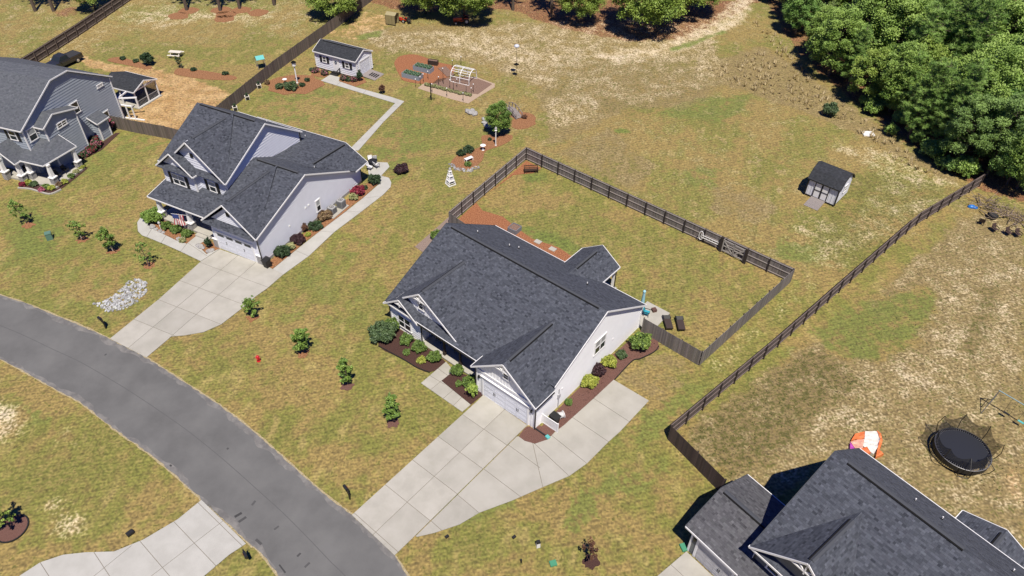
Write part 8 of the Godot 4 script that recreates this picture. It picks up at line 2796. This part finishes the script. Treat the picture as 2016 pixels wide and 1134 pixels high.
func build_trees() -> void:
	for q in [[Vector2(-53.12, -64.66), "young tree with sparse clumps, leftmost of four on the left front lawn"], [Vector2(-46.17, -62.31), "thin young tree, second from left on the left front lawn"], [Vector2(-42.17, -60.55), "fullest young tree on the left front lawn"], [Vector2(-37.51, -58.31), "barest young tree nearest the two-storey house's driveway"]]:
		ring_of_mulch(q[0], 0.6, M.straw_bed)
	sapling("young tree with sparse clumps, leftmost of four on the left front lawn", Vector2(-53.48, -64.93), 3.0, 0.85, 85, "sapling", Vector2(-0.35, 0.0), M.bark)
	sapling("thin young tree, second from left on the left front lawn", Vector2(-46.20, -62.31), 2.5, 0.7, 60, "sapling", Vector2(-0.1, 0.0), M.pale_bark)
	sapling("fullest young tree on the left front lawn", Vector2(-42.15, -60.51), 3.0, 0.85, 170, "sapling", Vector2(-0.1, 0.1), M.pale_bark)
	sapling("barest young tree nearest the two-storey house's driveway", Vector2(-37.51, -58.31), 2.9, 0.85, 46, "sapling", Vector2(-0.15, 0.0), M.pale_bark)
	for q in [[Vector2(-24.85, -51.18), 2.4, 0.6, 110, "slim young tree at the two-storey driveway's flare", M.straw_bed], [Vector2(-18.96, -46.69), 2.9, 0.8, 260, "fullest young tree on the white house's front lawn", M.straw_bed], [Vector2(-14.23, -42.93), 3.2, 0.6, 170, "middle young tree on the white house's front lawn", M.red_mulch], [Vector2(-9.69, -39.04), 3.2, 0.6, 150, "young tree nearest the white house's driveway", M.red_mulch]]:
		ring_of_mulch(q[0] + Vector2(0, 0.2), 0.55, q[5])
		sapling(q[4], q[0], q[1], q[2], q[3], "sapling", Vector2(0.0, 0.0), M.bark, 0.12)
	ring_of_mulch(Vector2(6.11, -26.86), 0.62, M.dark_mulch)
	sapling("nearly bare young tree with dark leaves on the bottom lawn", Vector2(6.08, -26.97), 2.3, 0.7, 24, "bronze", Vector2(-0.15, 0.0), M.bark, 0.4)
	bed("mulch_bed", "round edged mulch ring at the left bottom", disc(Vector2(-36.23, -28.39), 1.02, 1.1, 0.02, 24), M.red_mulch, 0.04)
	var ed := B.new()
	for k in 24:
		var a := TAU * k / 24.0
		var b := TAU * (k + 1) / 24.0
		var c: Vector2 = Vector2(-36.23, -28.39)
		ed.bar(Vector3(c.x + cos(a) * 1.05, 0.05, c.y + sin(a) * 1.13), Vector3(c.x + cos(b) * 1.05, 0.05, c.y + sin(b) * 1.13), 0.09, 0.12)
	struct("bed_edging", ed, M.black, "black edging round the mulch ring at the left bottom")
	sapling("young tree in the edged mulch ring, cut by the left edge", Vector2(-36.25, -28.43), 3.0, 1.0, 130, "bright", Vector2(-0.5, 0.1), M.bark, 0.3)
	# the round green tree by the lamp post
	var t := broad_tree("round_tree", "round dark green tree behind the white lamp post", 7, 4.5, 1.4, "sapling", 30, 60, 0.25, 0.06)
	t.position = v3(Vector2(-2.20, -86.40))
	# a few large trees along the top edge
	var big := broad_tree("broad_tree", "largest bright green tree at the top edge, left of the sandy track", 41, 11.5, 5.6, "bright", 46, 100, 0.5, 0.12)
	big.position = v3(Vector2(20.92, -120.97))
	dup(big, v3(Vector2(29.11, -127.86)), 2.0, "bright green tree beside the largest one, nearer the sandy track", Vector3.ONE * 0.85)
	dup(big, v3(Vector2(10.10, -123.70)), 1.0, "smaller yellow-green tree left of the largest tree at the top", Vector3(0.62, 0.7, 0.62))
	dup(big, v3(Vector2(-9.00, -123.46)), 3.0, "spreading bright tree over the red tractor", Vector3(0.85, 0.75, 0.85))
	dup(big, v3(Vector2(-15.86, -126.11)), 4.0, "bright tree between the tan coop and the tractor", Vector3(0.7, 0.7, 0.7))
	dup(big, v3(Vector2(-30.49, -123.50)), 5.0, "bright tree leaning over the far end of the brown fence", Vector3(0.72, 0.6, 0.72))
	dup(big, v3(Vector2(-71.52, -124.14)), 5.5, "bright tree behind the top left fence", Vector3(0.5, 0.62, 0.5))
	# tall bare-stemmed pines at the top edge
	var tall := pine_tree("tall bare-stemmed pine at the top edge, first from the left", 51, 17.0, 3.2, "pine", 0.6, 9)
	var at := [Vector2(-81.16, -123.13), Vector2(-78.17, -123.30), Vector2(-56.36, -125.04), Vector2(-50.69, -125.15), Vector2(-47.71, -126.22), Vector2(-42.28, -128.14), Vector2(-22.00, -133.13), Vector2(-0.94, -128.33), Vector2(5.61, -125.82), Vector2(-3.74, -133.77), Vector2(15.54, -136.42), Vector2(3.53, -134.22), Vector2(-10.79, -137.27), Vector2(-26.68, -135.28)]
	var word := ["first from the left", "second from the left, beside the fence", "beyond the left back yard, nearest the fence", "in the middle straw circle beyond the left back yard", "right of the middle straw circle", "beyond the garden shed's fence", "behind the tan coop", "right of the red tractor", "left of the smaller yellow-green tree", "behind the red tractor's tree", "behind the largest tree", "between the tractor and the largest tree", "far behind the tractor", "behind the brown fence's end"]
	for i in at.size():
		if i == 0:
			tall.position = v3(at[i])
		else:
			dup(tall, v3(at[i]), i * 1.7, "tall bare-stemmed pine, " + word[i], Vector3.ONE * rng.randf_range(0.9, 1.1))
	# the woods on the right
	var kinds := [
		broad_tree("woodland_tree", "", 61, 12.0, 4.0, "broad", 38, 72, 0.44, 0.04),
		broad_tree("woodland_tree", "", 62, 10.5, 3.6, "broad2", 36, 72, 0.42, 0.03),
		pine_tree("", 63, 14.5, 3.3, "pine", 0.15, 14),
		pine_tree("", 64, 11.5, 2.9, "pine_pale", 0.06, 13),
		broad_tree("woodland_tree", "", 65, 11.5, 3.4, "bright", 28, 70, 0.5, 0.05),
		broad_tree("woodland_tree", "", 66, 13.0, 3.7, "broad_dark", 30, 80, 0.4, 0.1)]
	var used := [false, false, false, false, false, false]
	var edge := [Vector2(44.95, -135.30), Vector2(45.74, -126.63), Vector2(45.84, -118.32), Vector2(46.71, -110.46), Vector2(46.84, -103.13), Vector2(48.57, -96.98), Vector2(50.51, -92.31), Vector2(52.13, -87.40), Vector2(53.57, -84.30), Vector2(55.34, -80.77), Vector2(57.76, -78.35), Vector2(59.86, -75.58), Vector2(63.29, -73.92)]
	var line := smooth_open(edge, 6)
	var look := ["bright leafy tree", "deep green leafy tree", "tall tufted pine", "shorter pale pine", "yellow-green leafy tree", "tall dark leafy tree"]
	var spot := ["beside the sandy track", "above the tall dry grass", "above the lone evergreen bush", "above the white lid", "behind the barn shed", "where the long fence ends", "behind the brush pile"]
	var row_word := ["in the woods' front row", "in the woods' second row", "in the woods' third row", "in the woods' fourth row", "deepest in the woods"]
	var g := RandomNumberGenerator.new()
	g.seed = 77
	var plan := []
	for row in 5:
		var i := 0.0
		while i < line.size() - 1:
			var p: Vector2 = line[int(i)]
			var d: Vector2 = (line[mini(int(i) + 1, line.size() - 1)] - line[maxi(int(i) - 1, 0)]).normalized()
			var n := Vector2(d.y, -d.x)
			p += n * (1.2 + row * 5.6 + g.randf_range(-1.2, 1.6)) + d * g.randf_range(-1.3, 1.3)
			var f := float(i) / line.size()
			var k: int
			if f < 0.35:
				k = [0, 4, 1, 0, 3, 5][g.randi() % 6]
			elif f < 0.72:
				k = [0, 2, 3, 2, 4, 0][g.randi() % 6]
			else:
				k = [1, 1, 4, 3, 0, 5][g.randi() % 6]
			var sc := g.randf_range(0.82, 1.12) * (0.8 if row == 0 else 1.0)
			plan.append({"p": p, "k": k, "sc": sc, "key": [k, row, mini(6, int(f * 7.0))], "turn": g.randf() * TAU, "tall": g.randf_range(0.9, 1.1)})
			i += g.randf_range(3.6, 5.2) * (1.0 if row == 0 else 1.15) * (0.8 if f < 0.3 else 1.0)
	var groups := {}
	for q in plan:
		groups[q.key] = groups.get(q.key, []) + [q]
	for key in groups:
		var same: Array = groups[key]
		same.sort_custom(func(a, b): return a.p.x < b.p.x)
		for j in same.size():
			var q: Dictionary = same[j]
			var which: String = "" if same.size() == 1 else ["left ", "right "][j] if same.size() == 2 else ["leftmost ", "middle ", "rightmost ", "far right "][mini(j, 3)]
			var lb := "%s%s %s, %s" % [which, look[q.k], row_word[key[1]], spot[key[2]]]
			var node: Node3D
			if not used[q.k]:
				used[q.k] = true
				node = kinds[q.k]
				node.position = v3(q.p)
				node.rotation.y = q.turn
				node.scale = Vector3.ONE * q.sc
				node.set_meta("label", lb)
			else:
				node = dup(kinds[q.k], v3(q.p), q.turn, lb, Vector3(q.sc, q.sc * q.tall, q.sc))
			node.set_meta("group", "trees of the woods on the right")
	# understory along the edge
	var small := [Vector2(50.01, -88.62), Vector2(52.27, -91.42), Vector2(50.39, -95.59), Vector2(49.15, -96.56), Vector2(49.43, -94.24), Vector2(53.07, -83.06), Vector2(53.39, -80.69), Vector2(54.16, -79.79), Vector2(55.55, -79.05), Vector2(52.45, -86.52)]
	for j in small.size():
		var sl := ["leafy bush below the pines, third from the white lid", "young pine beside the white lid", "low leafy bush at the meadow's corner", "small leafy bush at the dry grass's end", "pale leafy bush near the dry grass", "young pine above the sandy ring", "thin young tree above the sandy ring", "small bush left of the long fence's end", "small bush at the long fence's end", "young pine between lid and fence"]
		shrub("pine" if j % 2 else "broad", sl[j], small[j], 0.9 + 0.35 * (j % 3), 1.6 + 0.5 * (j % 3))
